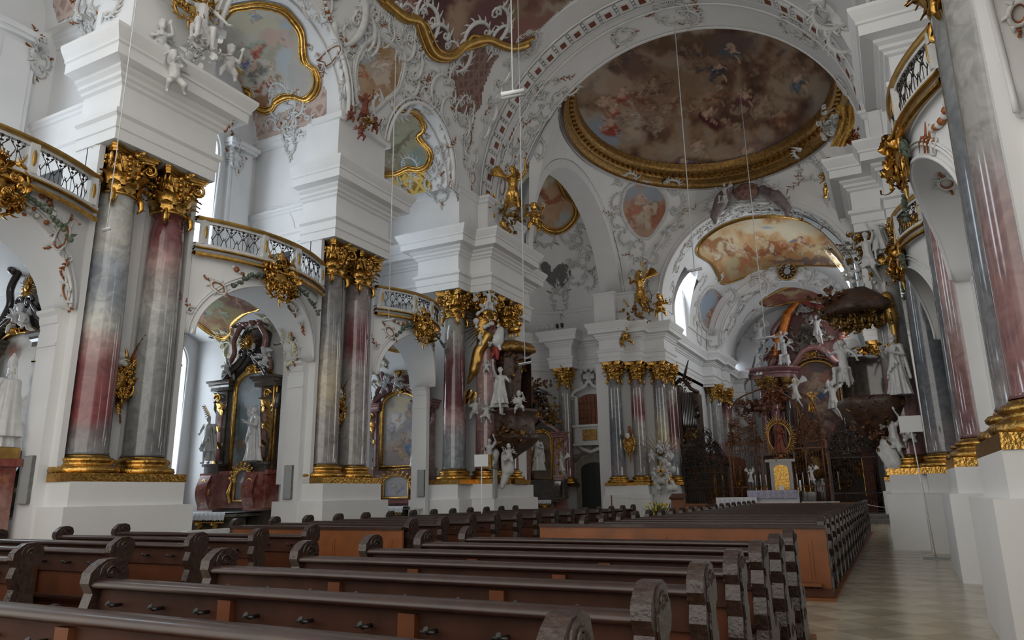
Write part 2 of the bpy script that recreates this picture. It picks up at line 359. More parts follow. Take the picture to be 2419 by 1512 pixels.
# chapel vaults (elliptical, running outward), outer chapel wall with windows
def chapel(y0, y1, side):
    yy0, yy1 = y0-1.9, y1+1.7
    b = MB(); c = (yy0+yy1)/2; a = (yy1-yy0)/2
    P = [[(X(side, o), c-a*math.cos(t), 4.9+2.38*math.sin(t)) for o in (1.45, 2.6, 3.9, 5.0, 6.0)] for t in [PI*k/30 for k in range(31)]]; b.grid(P)
    struct('ceiling_left_chapel' if side < 0 else 'ceiling_right_chapel', b)
WN = [0]
def window(pts, xf, thick, mat='win', bars=(3, 6)):
    """pts: outline (u,z) list in plane x=xf"""
    WN[0] += 1
    b = MB(); tri = tessellate_polygon([[Vector((u, v, 0)) for u, v in pts]]); b.add([(xf, u, v) for u, v in pts], [tuple(t) for t in tri])
    o = struct('window_%d' % WN[0], b, M[mat]); STR.remove(o)
    us = [p[0] for p in pts]; zs = [p[1] for p in pts]; f = MB()
    for k in range(1, bars[0]): 
        u = min(us)+(max(us)-min(us))*k/bars[0]; f.box(xf+thick*.2-.01, xf+thick*.2+.01, u-.02, u+.02, min(zs), max(zs)-.3)
    for k in range(1, bars[1]):
        z = min(zs)+(max(zs)-min(zs))*k/bars[1]; f.box(xf+thick*.2-.01, xf+thick*.2+.01, min(us)+.05, max(us)-.05, z-.015, z+.015)
    f.build('window_bar', M['stucco'], parent=o)
    return o
def wallX(name, x, ya, yb, z0, z1, wins, depth, mat=None, frame=True, wmat='win'):
    """wall in plane x with arched windows (yc, half, zb, zspring, rise); depth points away from the church"""
    b = MB(); holes = []
    for (yc, h, zb, zs, r) in wins:
        holes.append([(yc-h, zb)]+[(yc-h*math.cos(t), zs+r*math.sin(t)) for t in [PI*k/18 for k in range(19)]]+[(yc+h, zb)])
    b.holed([(ya, z0), (yb, z0), (yb, z1), (ya, z1)], holes, lambda u, v: (x, u, v))
    for hh in holes:
        n = len(hh); cy = sum(p[0] for p in hh)/n; sh = [(cy+(p[0]-cy)*.8, p[1]) for p in hh]
        b.add([(x, u, v) for u, v in hh]+[(x+depth, u, v) for u, v in sh], [(i, (i+1) % n, n+(i+1) % n, n+i) for i in range(n)])
        if frame:
            s = -1 if depth > 0 else 1
            b.tube([(x+s*.02, u, v) for u, v in [hh[0]]+[((p[0]-cy)*1.1+cy, p[1]+.04) for p in hh[1:-1]]+[hh[-1]]], .05, 6)
        window([(u, v) for u, v in sh], x+depth*.98, depth*0-.0+(-.1 if depth > 0 else .1), wmat)
    struct(name, b, mat)
for (y0, y1) in BAYS:
    for s_ in (-1, 1): chapel(y0, y1, s_)
wallX('wall_left', -20.0, -3, 24.5, 0, 7.35, [(7.8, .85, 1.75, 5.85, .85), (14.85, .85, 1.75, 5.85, .85), (21.6, .8, 1.75, 5.85, .8)], -.7)
wallX('wall_left_gallery', -18.0, -3, 24.5, 7.35, 16.5, [(6.4, 1.1, 8.2, 12.3, 1.2), (13.45, 1.1, 8.2, 12.3, 1.2), (19.8, .9, 8.2, 12.2, .9)], -.6)
# right side outer wall: only what can be glimpsed between the columns
wallX('wall_right', 7.0, 3.0, 24.5, 0, 16.5, [(13.1, .95, 1.7, 6.0, .95), (13.45, 1.1, 8.6, 12.3, 1.2), (19.8, .9, 8.6, 12.2, .9)], .6, wmat='pane')
# bay barrels above the galleries
def bay_vault(y0, y1, side):
    b = MB(); c = (y0+y1)/2; a = (y1-y0)/2+.28; n = 28
    P = [[(X(side, o), c-a*math.cos(t), 13.35+(a+.12)*math.sin(t)) for o in (-.32+.3*(1-math.sin(t)), .6, 1.6, 2.6, 3.6, 4.0)] for t in [PI*k/n for k in range(n+1)]]
    b.grid(P); struct('ceiling_left_bay' if side < 0 else 'ceiling_right_bay', b)
    m_ = MB()
    for k, (da, o, r) in enumerate(((-.02, -.34, .07), (.16, -.36, .035), (-.04, .22, .04))):
        m_.tube([(X(side, o+.28*(1-math.sin(t))*(1 if k < 2 else 0)), c-(a+da)*math.cos(t), 13.35+(a+.12+da)*math.sin(t)) for t in [PI*j/36 for j in range(37)]], r, 6)
    # fluted wall pilasters of the gallery outer wall
    struct('trim_%d' % (1 if side < 0 else 2), m_)
for (y0, y1) in BAYS:
    for s_ in (-1, 1): bay_vault(y0, y1, s_)
# pilasters on the gallery outer wall, with impost
g = MB()
for (y0, y1) in BAYS:
    for yy in (y1-.35,):
        g.box(-18.0, -17.82, yy-.45, yy+.45, 7.46, 13.0); g.box(-17.84, -17.78, yy-.33, yy+.33, 7.8, 12.6)
        g.box(-18.0, -17.70, yy-.55, yy+.55, 12.75, 12.86); g.box(-18.0, -17.64, yy-.6, yy+.6, 12.86, 13.0)
struct('trim_3', g)
# nave vault
NZ0, NB = 13.35, 8.3
b = MB(); ths = [PI*k/96 for k in range(97)]; ys = [-6+.2*k for k in range(150)]; ys = [y for y in ys if y <= 24.01]
P = [[(XC-7.5*math.cos(t), y, NZ0+NB*math.sin(t)) for y in ys] for t in ths]
b.grid(P)
def inbay(x, y, z):
    if abs(x-XC) < 6.2: return False
    for (y0, y1) in BAYS:
        a = (y1-y0)/2+.2
        if ((y-(y0+y1)/2)/a)**2+((z-13.35)/(a+.12))**2 < 1: return True
    return False
keep = [k for k, f in enumerate(b.f) if not inbay(*[sum(b.v[i][c] for i in f)/4 for c in range(3)])]
b.f = [b.f[k] for k in keep]; b.sm = [b.sm[k] for k in keep]
struct('ceiling_nave', b)
# western crossing arch (soffit band, two faces) on the crossing piers
def arch_band(y0, y1, xc, r, z0, face=.9, name='wall_crossing_arch', zfoot=11.5):
    b = MB(); n = 60
    th = [PI*k/n for k in range(n+1)]
    def ring(rr): return [(xc-r*math.cos(t)*rr/r, z0+rr*math.sin(t)) for t in th]
    R = ring(r); Ro = ring(r+face)
    b.grid([[(p[0], y, p[1]) for y in (y0, y0+.12, y1-.12, y1)] for p in R])
    for y in (y0, y1): b.grid([[(p[0], y, p[1]), (q[0], y, q[1])] for p, q in zip(R, Ro)], False)
    for s_ in (-1, 1):
        xs = sorted((xc+s_*r, xc+s_*(r+face))); b.box(xs[0], xs[1], y0, y1, zfoot, z0+.02)
    struct(name, b); return R
AXC, AR = -6.8, 7.45
arch_band(23.8, 28.3, AXC, AR, 13.85, 1.3)
# crossing piers (west): two stepped blocks carrying columns
def sweep_struct(name, path, prof, closed=False):
    b = MB(); b.sweep(path, prof, closed=closed, caps=False); struct(name, b)
WP = [(-19, 23.2), (-15.6, 23.2), (-15.6, 22.35), (-13.75, 22.35), (-13.75, 23.25), (-12.85, 23.25), (-12.85, 26.1), (-13.9, 26.1), (-13.9, 28.8), (-15.2, 28.8)]
WC = [(-19, 23.4), (-14.95, 23.4), (-14.95, 24.4), (-14.0, 24.4), (-14.0, 26.5), (-14.2, 26.5), (-14.2, 28.8), (-15.2, 28.8)]
PLI = [(0, 0), (.14, 0), (.14, 1.48), (0, 1.5), (0, 2.0), (-1.1, 2.0)]
ATT = [(0, 11.5), (0, 13.3), (.06, 13.35), (.1, 13.45), (.16, 13.5), (.16, 13.6), (-.4, 13.62)]
for sd in (-1, 1):
    f_ = (lambda p: p) if sd < 0 else (lambda p: [(2*XC-x, y) for x, y in p][::-1])
    b = MB(); b.sweep(f_(WP), ENT+[(-1.5, 11.64)], caps=False); b.sweep(f_(WP), PLI, caps=False); b.sweep(f_(WP), [(0, 9.2), (-1.4, 9.2)], caps=False)
    b.sweep(f_(WC), [(0, 1.9), (0, 9.25)], caps=False)
    b.sweep(f_([(-19, 22.8), (-14.0, 22.8), (-14.0, 24.3), (-13.55, 24.3), (-13.55, 26.2), (-13.9, 26.3), (-13.9, 28.4)]), ATT, caps=False)
    struct('wall_left_crossing_pier' if sd < 0 else 'wall_right_crossing_pier', b)
# crossing: sail vault with a ring, cut by four arches
CX0, CY0, SZ, SR = XC, 35.6, 12.56, 10.1
EX, EY, EAX, EAY = -6.4, 34.0, 6.75, 8.6                # the elliptical opening of the crossing vault
def ell(ph, k=1.0): return EX+EAX*k*math.cos(ph), EY+EAY*k*math.sin(ph)
b = MB(); nphi = 144; rows = []
for k in range(nphi):
    ph = 2*PI*k/nphi; x, y = ell(ph); dx, dy = x-EX, y-EY; t1 = 9
    for lim, c, d in ((-13.75, EX, dx), (.75, EX, dx), (28.25, EY, dy), (42.85, EY, dy)):
        if abs(d) > 1e-6 and (lim-c)/d > 0: t1 = min(t1, (lim-c)/d)
    if t1 < 1.0 or y < 28.0: rows.append(None); continue
    bx, by = EX+dx*t1, EY+dy*t1; rho2 = (bx-CX0)**2+(by-CY0)**2
    zb = SZ+math.sqrt(max(0, SR*SR-rho2)) if by > 28.4 else 13.85+math.sqrt(max(0, 7.55**2-(bx-XC)**2))
    zb = min(zb, 19.95); row = []
    for j in range(13):
        t = j/12; row.append((x+(bx-x)*t, y+(by-y)*t, 20-(20-zb)*(1-math.cos(t*PI/2)) if zb > 17 else zb+(20-zb)*(1-t**1.6)))
    rows.append(row)
n = 0
for k in range(nphi):
    if rows[k] and rows[(k+1) % nphi]: b.grid([rows[k], rows[(k+1) % nphi]], True)
struct('ceiling_crossing', b)
DZ = 20.5
def domez(r): return DZ+3.3*(1-r*r)
b = MB(); P = [[(*ell(2*PI*k/96, r), domez(r)+.06) for k in range(96)] for r in (.02, .2, .4, .55, .7, .8, .9, .95)]
b.grid(P, True, closed_v=True); kp = [i for i, f in enumerate(b.f) if sum(b.v[q][1] for q in f)/4 > 28.3]; b.f = [b.f[i] for i in kp]; b.sm = [True]*len(kp)
DOME = struct('ceiling_dome', b)
# north and south crossing arches (bands) + transept
def side_arch(side):
    b = MB(); n = 48; th = [PI*k/n for k in range(n+1)]
    rin, rout = 6.35, 7.12
    pin = [(CY0-rin*math.cos(t), SZ+.2+rin*math.sin(t)) for t in th]; pout = [(CY0-rout*math.cos(t), SZ+rout*math.sin(t)) for t in th]
    b.grid([[(X(side, -.15), q[0], q[1]), (X(side, -.15), p[0], p[1])] for p, q in zip(pin, pout)], False)
    b.grid([[(X(side, o), p[0], p[1]) for o in (-.15, .2, 1.2)] for p in pin])
    for ya, yb in ((28.3, 29.28), (41.92, 42.9)):
        xs = sorted((X(side, -.15), X(side, 1.3))); b.box(xs[0], xs[1], ya, yb, 11.55, SZ+.22)
    b.tube([(X(side, -.17), q[0], q[1]) for q in [(CY0-6.95*math.cos(t), SZ+6.95*math.sin(t)) for t in th]], .05, 6)
    struct('wall_left_crossing_arch' if side < 0 else 'wall_right_crossing_arch', b)
side_arch(-1); side_arch(1)
TR = [(-14.9, 42.2), (-17.9, 42.2), (-18.6, 42.0), (-19.9, 41.0), (-20.8, 39.4), (-21.3, 37.6), (-21.4, 35.6), (-21.3, 33.6), (-20.8, 31.8), (-19.9, 30.2), (-18.6, 29.2), (-17.0, 28.8), (-14.9, 28.8)]
b = MB(); b.grid([[(x, y, z) for z in (0, 12.2)] for x, y in TR], False)
b.sweep(TR[::-1], ENTW, caps=False)
b.box(-18.46, -17.04, 41.14, 42.3, 9.2, 11.55); b.sweep([(-18.5, 42.3), (-18.5, 41.1), (-17.0, 41.1), (-17.0, 42.3)], ENT, caps=False)
struct('wall_transept', b)
b = MB(); P = []
TS = []
for i in range(len(TR)-1):
    for k in range(4):
        TS.append(Vector(TR[i]).lerp(Vector(TR[i+1]), k/4))
TS.append(Vector(TR[-1]))
for p in TS:
    row = []
    for j in range(17):
        t = PI/2*j/16; q = Vector((-14.6, 35.6)) + (p-Vector((-14.6, 35.6)))*math.cos(t)
        row.append((q.x, q.y, 13.2+6.4*math.sin(t)))
    P.append([(p.x, p.y, 12.2)]+row)
b.grid(P); P0T = P; struct('ceiling_transept', b)
b = MB(); b.sweep(TR[::-1], [(0, 12.9), (.06, 12.95), (.1, 13.05), (.1, 13.12), (0, 13.16)], caps=False); struct('trim_4', b)
# east crossing pier, left: diagonal cluster
EP = [(-14.95, 42.4), (-14.95, 40.5), (-13.65, 40.5), (-13.65, 41.15), (-12.6, 41.15), (-12.6, 41.95), (-11.35, 41.95), (-11.35, 44.4)]
def mir(path): return [(-11.9-x, y) for x, y in path][::-1]
for nm, ep in (('left', EP), ('right', mir(EP))):
    b = MB(); b.sweep(ep, ENT+[(-.5, 11.62)], caps=False); b.sweep(ep, PLI, caps=False)
    b.sweep([(x-(.5 if nm == 'left' else -.5), y+.6) for x, y in ep], [(0, 0), (0, 9.2)], caps=False)
    xs = sorted([ep[0][0], ep[-1][0]])
    inn = [(x-(.3 if nm == 'left' else -.3), y+.25) for x, y in ep]
    b.sweep(ep, [(0, 9.2), (-.9, 9.2)], caps=False)
    b.sweep(inn, [(0, 11.5), (0, 13.4), (.08, 13.45), (.08, 13.55), (0, 13.6)], caps=False)
    struct('wall_%s_choir_pier' % nm, b)
# choir arch wall
b = MB(); hc = (-5.98, 12.8, 5.55)
hole = [(hc[0]-hc[2], 9)]+[(hc[0]-hc[2]*math.cos(t), hc[1]+hc[2]*math.sin(t)) for t in [PI*k/48 for k in range(49)]]+[(hc[0]+hc[2], 9)]
b.holed([(-14.5, 9)]+hole+[(1.6, 9), (1.6, 21.5), (-14.5, 21.5)], [], lambda u, v: (u, 42.85, v))
b.grid([[(u, 42.85, v), (u, 44.3, v)] for u, v in hole])
for rr, rad in ((.05, .06), (.28, .04), (1.25, .06), (1.33, .03)):
    b.tube([(hc[0]-(hc[2]+rr)*math.cos(t), 42.83, hc[1]+(hc[2]+rr)*math.sin(t)) for t in [PI*k/48 for k in range(49)]], rad, 6)
struct('wall_choir_arch', b)
# choir walls, vault, second arch, sanctuary
wallX('wall_left_choir', -11.8, 43.5, 74, 0, 17.5, [(48.0, 1.35, 11.2, 15.2, 1.3), (60.8, 1.0, 11.2, 14.8, 1.0), (66.2, .8, 11.2, 14.8, .8)], -.6)
wallX('wall_right_choir', -.5, 43.5, 74, 0, 17.5, [(48.0, 1.35, 11.2, 15.2, 1.3), (61.5, 1.3, 11.2, 15.2, 1.2), (68, 1.3, 10.2, 15.2, 1.2)], .6)
CP = [(-11.8, 44.0), (-11.8, 53.5), (-11.0, 53.5), (-11.0, 56.2), (-10.75, 56.2), (-10.75, 57.8), (-11.5, 57.8), (-11.5, 64.0), (-10.7, 64.0), (-10.7, 65.0)]
for nm, cp in (('left', CP), ('right', [(-12.3-x, y) for x, y in CP][::-1])):
    b = MB(); b.sweep(cp, ENTW, caps=False); b.sweep(cp, [(0, 9.0), (0, 9.3)], caps=False)
    s_ = -1 if nm == 'left' else 1
    for i in range(len(cp)-1): pass
    x0, x1 = sorted((-6.3+s_*5.5, -6.3+s_*4.6)); b.box(x0, x1, 54.6, 56.1, 9.2, 11.5); b.box(x0+.05, x1-.05, 55.8, 58.4, 11.5, 13.2)
    struct('wall_%s_choir_pier' % nm, b)
b = MB(); b.grid([[(-6.3-5.45*math.cos(t), y, 12.95+5.3*math.sin(t)) for y in (43.8, 46, 48, 50, 52, 54, 56, 58)] for t in [PI*k/40 for k in range(41)]])
b.f = [f for f in b.f if not all(abs(b.v[i][1]-48) <= 2.01 and b.v[i][2] < 16.2 for i in f)]; b.sm = [True]*len(b.f)
for sg in (-1, 1):
    rows = []
    for k in range(17):
        t = PI*k/16; z = 12.9+3.45*math.sin(t); y = 48-2.02*math.cos(t); q = math.sqrt(max(0, 1-(min(z, 18)-12.95)**2/5.3**2)); rows.append([(-6.3+sg*(5.45*q-.15), y, z), (-6.3+sg*5.65, y, z)])
    b.grid(rows, True)
struct('ceiling_choir', b)
b = MB(); h2 = (-6.2, 12.5, 4.45)
hole = [(h2[0]-h2[2], 9)]+[(h2[0]-h2[2]*math.cos(t), h2[1]+h2[2]*math.sin(t)) for t in [PI*k/40 for k in range(41)]]+[(h2[0]+h2[2], 9)]
b.holed([(-11.8, 9)]+hole+[(-.8, 9), (-.8, 18.6), (-11.8, 18.6)], [], lambda u, v: (u, 56.4, v)); b.grid([[(u, 56.4, v), (u, 58.2, v)] for u, v in hole])
for rr, rad in ((.05, .05), (.25, .03), (.7, .05)):
    b.tube([(h2[0]-(h2[2]+rr)*math.cos(t), 56.38, h2[1]+(h2[2]+rr)*math.sin(t)) for t in [PI*k/48 for k in range(49)]], rad, 6)
struct('wall_sanctuary_arch', b)
b = MB(); b.grid([[(-6.2-5.3*math.cos(t), y, 12.6+4.6*math.sin(t)) for y in (58.0, 60, 62, 64, 66.5)] for t in [PI*k/40 for k in range(41)]])
struct('ceiling_sanctuary', b)
b = MB(); h3 = (-6.1, 10.6, 4.3)
hole = [(h3[0]-h3[2], 7)]+[(h3[0]-h3[2]*math.cos(t), h3[1]+5.0*math.sin(t)) for t in [PI*k/40 for k in range(41)]]+[(h3[0]+h3[2], 7)]
b.holed([(-11.8, 7)]+hole+[(-.8, 7), (-.8, 17.5), (-11.8, 17.5)], [], lambda u, v: (u, 66.2, v)); b.grid([[(u, 66.2, v), (u, 67.0, v)] for u, v in hole])
struct('wall_apse_arch', b)
b = MB(); b.grid([[(-6.1-5.6*math.cos(t), 67+3.5*math.sin(t), z) for z in (0, 5, 10, 15, 17)] for t in [PI*k/30 for k in range(31)]]); struct('wall_apse', b)
# right transept, then roof and outer shell added unseen to block leaking sky light
b = MB(); TRm = [(2*XC-x, y) for x, y in TR]; b.grid([[(x, y, z) for z in (0, 13.2)] for x, y in TRm], False); struct('wall_right_transept', b)  # mirrored copy of the left one, added to close this side against outside light
b = MB(); b.grid([[(2*XC-p[0], p[1], p[2]) for p in row[1:]] for row in P0T]); struct('ceiling_right_transept', b)
b = MB(); b.box(-27, 9, 22.5, 76, 25, 25.3); b.box(-27, 9, 23.9, 24.0, 21.55, 25); b.box(-27, -26.7, 22.5, 76, 0, 25); b.box(8.7, 9, 24.5, 76, 0, 25); b.box(-27, 9, 76, 76.3, 0, 25)
b.box(-27, -18.0, 24.4, 24.6, 0, 25); b.box(5.5, 9, 24.4, 24.6, 0, 25); b.box(-18.4, 5.4, -6, 24, 22.2, 22.4)
struct('ceiling_light_block', b)
#STRUCT_END
# ================================================================ columns
def spiral(mb, c, u, v, w_, r, turns, a0, rad, n=22, dirn=1, thick=None):
    """flat volute in the plane u,v (w_ is the axis)"""
    c, u, v, w_ = map(Vector, (c, u, v, w_)); P = []; R = []
    for k in range(n+1):
        t = k/n; a = a0+dirn*turns*2*PI*t; q = r*(1-t)**1.1+.02*r
        P.append(c+u*q*math.cos(a)+v*q*math.sin(a)); R.append(rad*(1-.55*t))
    mb.tube(P, R, 5)
    mb.ball(c, rad*1.1, n=6, m=4)
def leaf(mb, base, d, out, L, W, curl=.5, n=5, ridge=.25):
    """acanthus leaf: base, d (growth dir), out (curling dir)"""
    base, d, out = Vector(base), Vector(d).normalized(), Vector(out).normalized(); s = d.cross(out).normalized(); P = []
    for i in range(n+1):
        t = i/n; w_ = W*(math.sin(PI*min(1, t*1.05+.12))**.8)*(1+.28*(i % 2)); a = curl*PI*t*t
        c = base+d*L*(math.sin(a)/(a+1e-6) if a > .01 else 1)*t + out*L*t*((1-math.cos(a))/(a+1e-6) if a > .01 else 0)
        nrm = out*math.cos(a)-d*math.sin(a)
        P.append([c-s*w_/2-nrm*.0, c+nrm*ridge*W*.5, c+s*w_/2])
    mb.grid(P, True); Q = [[p-out*.012 for p in r] for r in P]; mb.grid(Q, True)
def build_column(name, rb=.43, rt=.375, z0=2.0, z1=9.2, ch=1.05, label='', mat=None, cat='column'):
    t = thing(name, label, cat)
    b = MB(); b.box(-.66, .66, -.66, .66, z0, z0+.17); b.build('plinth_block', M['gold'], t)
    b = MB(); b.lathe([(.655, 0), (.68, .05), (.655, .12), (.58, .14), (.56, .16), (.52, .2), (.56, .23), (.57, .27), (.53, .31), (.47, .32), (.47, .35), (rb, .37)], (0, 0, z0+.17), 40); b.build('base', M['gold'], t)
    zs, ze = z0+.54, z1-ch; b = MB()
    b.lathe([(rb+.03, 0), (rb, .06)]+[(rb-(rb-rt)*((k/10)**1.6), .06+(ze-zs-.06)*k/10) for k in range(1, 11)], (0, 0, zs), 44); b.build('shaft', mat, t)
    cp = MB(); cp.lathe([(rt, 0), (rt+.04, .02), (rt+.04, .06), (rt+.01, .08), (rt+.02, .3), (rt+.05, .6), (rt+.12, .82), (rt+.15, .88)], (0, 0, ze), 28)
    cap = cp.build('capital', M['gold'], t)
    ab = MB(); poly = []
    for q in range(4):
        a0 = PI/4+q*PI/2
        poly += [(.80*math.cos(a0-.07), .80*math.sin(a0-.07)), (.80*math.cos(a0+.07), .80*math.sin(a0+.07))]
        for k in range(1, 6):
            a = a0+PI/2*k/6; rr = .49/max(math.cos(a-a0-PI/4), .5)*(1+.02) ; rr = .47+.33*abs((a-a0-PI/4)/(PI/4))**2.2; poly.append((rr*math.cos(a), rr*math.sin(a)))
    for h0, h1, sc in ((z1-.06, z1, 1.0), (z1-.12, z1-.06, .95), (z1-.17, z1-.12, .88)):
        ab.prism([(x*sc, y*sc) for x, y in poly], lambda u, v, h: (u, v, h), h0, h1)
    ab.build('abacus', M['gold'], cap)
    for q in range(4):
        a = PI/4+q*PI/2; d = Vector((math.cos(a), math.sin(a), 0)); s = Vector((-d.y, d.x, 0)); v = MB()
        for sg in (-1, 1):
            v_ = Vector((0, 0, 1)); spiral(v, d*.60+s*sg*.05+Vector((0, 0, z1-.31)), d, v_, s, .145, 1.7, PI*.5, .035, 20, -1)
            v.tube([d*.40+s*sg*.16+Vector((0, 0, z1-.62)), d*.46+s*sg*.11+Vector((0, 0, z1-.38)), d*.60+s*sg*.05+Vector((0, 0, z1-.17))], [.02, .03, .035], 5)
        leaf(v, d*.42+Vector((0, 0, z1-.80)), (0, 0, 1), d, .42, .26, .62)
        leaf(v, d*.56+Vector((0, 0, z1-.45)), (0, 0, -1), d, .2, .12, .5)
        v.build('volute', M['gold'], cap)
    lv = MB(); rn = random.Random(5)
    for row, (zz, L, W, rr) in enumerate(((.06, .36, .25, rt+.03), (.22, .42, .24, rt+.04))):
        for q in range(8):
            a = 2*PI*(q+.5*row)/8; d = Vector((math.cos(a), math.sin(a), 0)); leaf(lv, d*rr+Vector((0, 0, ze+zz)), (0, 0, 1), d, L, W, .6, 5)
    for q in range(4):
        a = q*PI/2; d = Vector((math.cos(a), math.sin(a), 0)); s = Vector((-d.y, d.x, 0))
        for k in range(9):
            p = d*(.47+rn.random()*.07)+s*rn.uniform(-.2, .2)+Vector((0, 0, z1-.2-rn.random()*.5)); lv.ball(p, .04+rn.random()*.03, n=6, m=4)
        spiral(lv, d*.5+s*.1+Vector((0, 0, z1-.3)), s, Vector((0, 0, 1)), d, .1, 1.3, 0, .022, 14); spiral(lv, d*.5-s*.1+Vector((0, 0, z1-.3)), -s, Vector((0, 0, 1)), d, .1, 1.3, 0, .022, 14)
        # hanging scrolls below the neck
        h = d.lerp(s, .5).normalized()
        lv.tube([h*(rt+.03)+Vector((0, 0, ze+.1)), h*(rt+.12)+Vector((0, 0, ze-.05)), h*(rt+.13)+Vector((0, 0, ze-.2)), h*(rt+.05)+Vector((0, 0, ze-.3))], [.04, .07, .055, .02], 6)
        leaf(lv, h*(rt+.05)+Vector((0, 0, ze+.02)), (0, 0, -1), h, .32, .15, .4)
        # finial on the abacus
        f = d*.56+Vector((0, 0, z1-.12)); lv.ball(f, .07, n=7, m=5)
        lv.tube([f, f+s*.09+Vector((0, 0, .14)), f+s*.02+Vector((0, 0, .24)), f-s*.05+Vector((0, 0, .34))], [.05, .035, .03, .01], 5)
        leaf(lv, f, s+Vector((0, 0, .8)), d, .24, .1, .5); leaf(lv, f, -s+Vector((0, 0, .8)), d, .2, .1, .5)
    lv.build('acanthus_leaves', M['gold'], cap)
    return t
G_ = (.46, .46, .44); Lg = (.56, .56, .53); Bl = (.36, .40, .45); Rd = (.27, .075, .08); Pk = (.46, .29, .275); Dg = (.23, .235, .24); Dr = (.105, .03, .035); Ye = (.55, .47, .33)
colmats = {
 'a': marble('grey_over_red_scagliola', [(0, Dg), (.1, (.19, .15, .155)), (.16, Rd), (.33, (.25, .10, .10)), (.40, Pk), (.46, Lg), (.6, Bl), (.72, Bl), (.80, Lg), (1, G_)], (2.5, 8.2), seed=1),
 'b': marble('red_over_grey_scagliola', [(0, (.15, .155, .16)), (.2, Dg), (.45, (.30, .31, .31)), (.6, G_), (.72, (.34, .29, .28)), (.8, Pk), (.88, (.20, .07, .075)), (1, Dr)], (2.5, 8.2), seed=2),
 'c': marble('grey_over_ochre_scagliola', [(0, (.27, .25, .25)), (.2, (.34, .31, .30)), (.4, Ye), (.6, (.38, .36, .33)), (.68, (.28, .28, .29)), (.9, (.22, .21, .215)), (1, (.24, .22, .22))], (2.5, 8.2), seed=3),
 'd': marble('red_banded_grey_scagliola', [(0, (.33, .31, .30)), (.25, (.38, .36, .35)), (.5, (.36, .33, .32)), (.58, (.30, .18, .18)), (.64, (.17, .045, .05)), (.74, (.22, .09, .095)), (.86, (.3, .25, .25)), (1, (.26, .22, .22))], (2.5, 8.2), seed=4),
 'e': marble('wine_red_banded_scagliola', [(0, (.24, .27, .30)), (.22, (.31, .32, .34)), (.33, Pk), (.42, (.16, .05, .055)), (.55, (.12, .04, .045)), (.7, (.19, .07, .075)), (.8, (.33, .28, .25)), (1, (.34, .36, .33))], (2.5, 8.2), seed=5),
 'f': marble('mottled_pink_scagliola', [(0, (.19, .10, .10)), (.25, (.26, .14, .14)), (.4, (.35, .27, .26)), (.6, Pk), (.8, (.24, .09, .09)), (1, (.2, .08, .08))], (2.5, 8.2), amp=2, seed=6),
 'g': marble('light_grey_scagliola', [(0, (.24, .12, .12)), (.2, (.27, .15, .15)), (.38, (.25, .16, .16)), (.5, (.31, .30, .30)), (.75, (.36, .36, .35)), (1, (.33, .33, .32))], (2.5, 8.2), seed=7),
 'h': marble('blue_grey_scagliola', [(0, (.27, .24, .25)), (.2, (.18, .19, .21)), (.5, (.13, .145, .17)), (.75, (.22, .235, .25)), (1, (.24, .25, .25))], (2.5, 8.2), amp=2, seed=8),
}
proto = {}
def column(mk, x, y, label, grp):
    if mk not in proto:
        if not proto: c = build_column('column', label=label, mat=colmats[mk]); c['group'] = grp
        else:
            c = dup(next(iter(proto.values())), label=label, group=grp)
            for ch in c.children:
                if ch.name.startswith('shaft'): ch.data = ch.data.copy(); ch.data.materials.clear(); ch.data.materials.append(colmats[mk])
        proto[mk] = c
    else: c = dup(proto[mk], label=label, group=grp)
    c.location = (x, y, 0); c.rotation_euler = (0, 0, 0); return c
NG = 'gilded marble columns of the nave piers'; CG = 'gilded marble columns round the crossing'; HG = 'marble columns along the choir wall'
column('a', -14.66, 9.28, 'large marble column, grey above and red below, first at the left', NG)
column('b', -14.66, 10.60, 'marble column, wine red at the top fading to grey, right of the first left one', NG)
column('c', -14.66, 16.36, 'marble column with a pale ochre middle on the second left pier', NG)
column('d', -14.66, 17.66, 'marble column with a dark red upper band on the second left pier', NG)
column('e', -14.3, 23.0, 'marble column with a broad wine red band on the third left pier', NG)
column('f', -13.45, 23.95, 'marble column behind the left pulpit and its cloud of angels', NG)
column('g', -13.4, 25.5, 'marble column mostly hidden at the far side of the left pulpit', NG)
column('g', 1.66, 9.28, 'huge glossy marble column with a red top at the right edge', NG)
column('h', 1.66, 10.60, 'blue grey glossy marble column second from the right edge', NG)
column('f', 1.66, 16.36, 'mottled pink and grey glossy column of the middle right pier', NG)
column('h', 1.66, 17.66, 'grey marble column on the far side of the middle right pier', NG)
column('g', .45, 23.95, 'grey over red marble column above the right white sign', NG)
column('h', 1.3, 23.0, 'marble column at the back of the right carved throne', NG)
column('g', -17.75, 41.6, 'marble column left of the green portal', CG)
column('h', -14.3, 41.1, 'marble column right of the green portal', CG)
column('d', -13.15, 41.8, 'marble column right of the small gold cartouche beyond the portal', CG)
column('c', -11.98, 42.55, 'marble column behind the standing trophy of angels', CG)
column('e', -11.75, 43.9, 'marble column nearest the choir screen organ case', CG)
column('g', -11.1, 54.3, 'pale marble column in the choir behind the left screen', HG)
column('b', -10.9, 56.9, 'marble column in the choir nearer the high altar', HG)
column('g', .1, 42.55, 'marble column seen between the canopy and the throne at the right', CG)
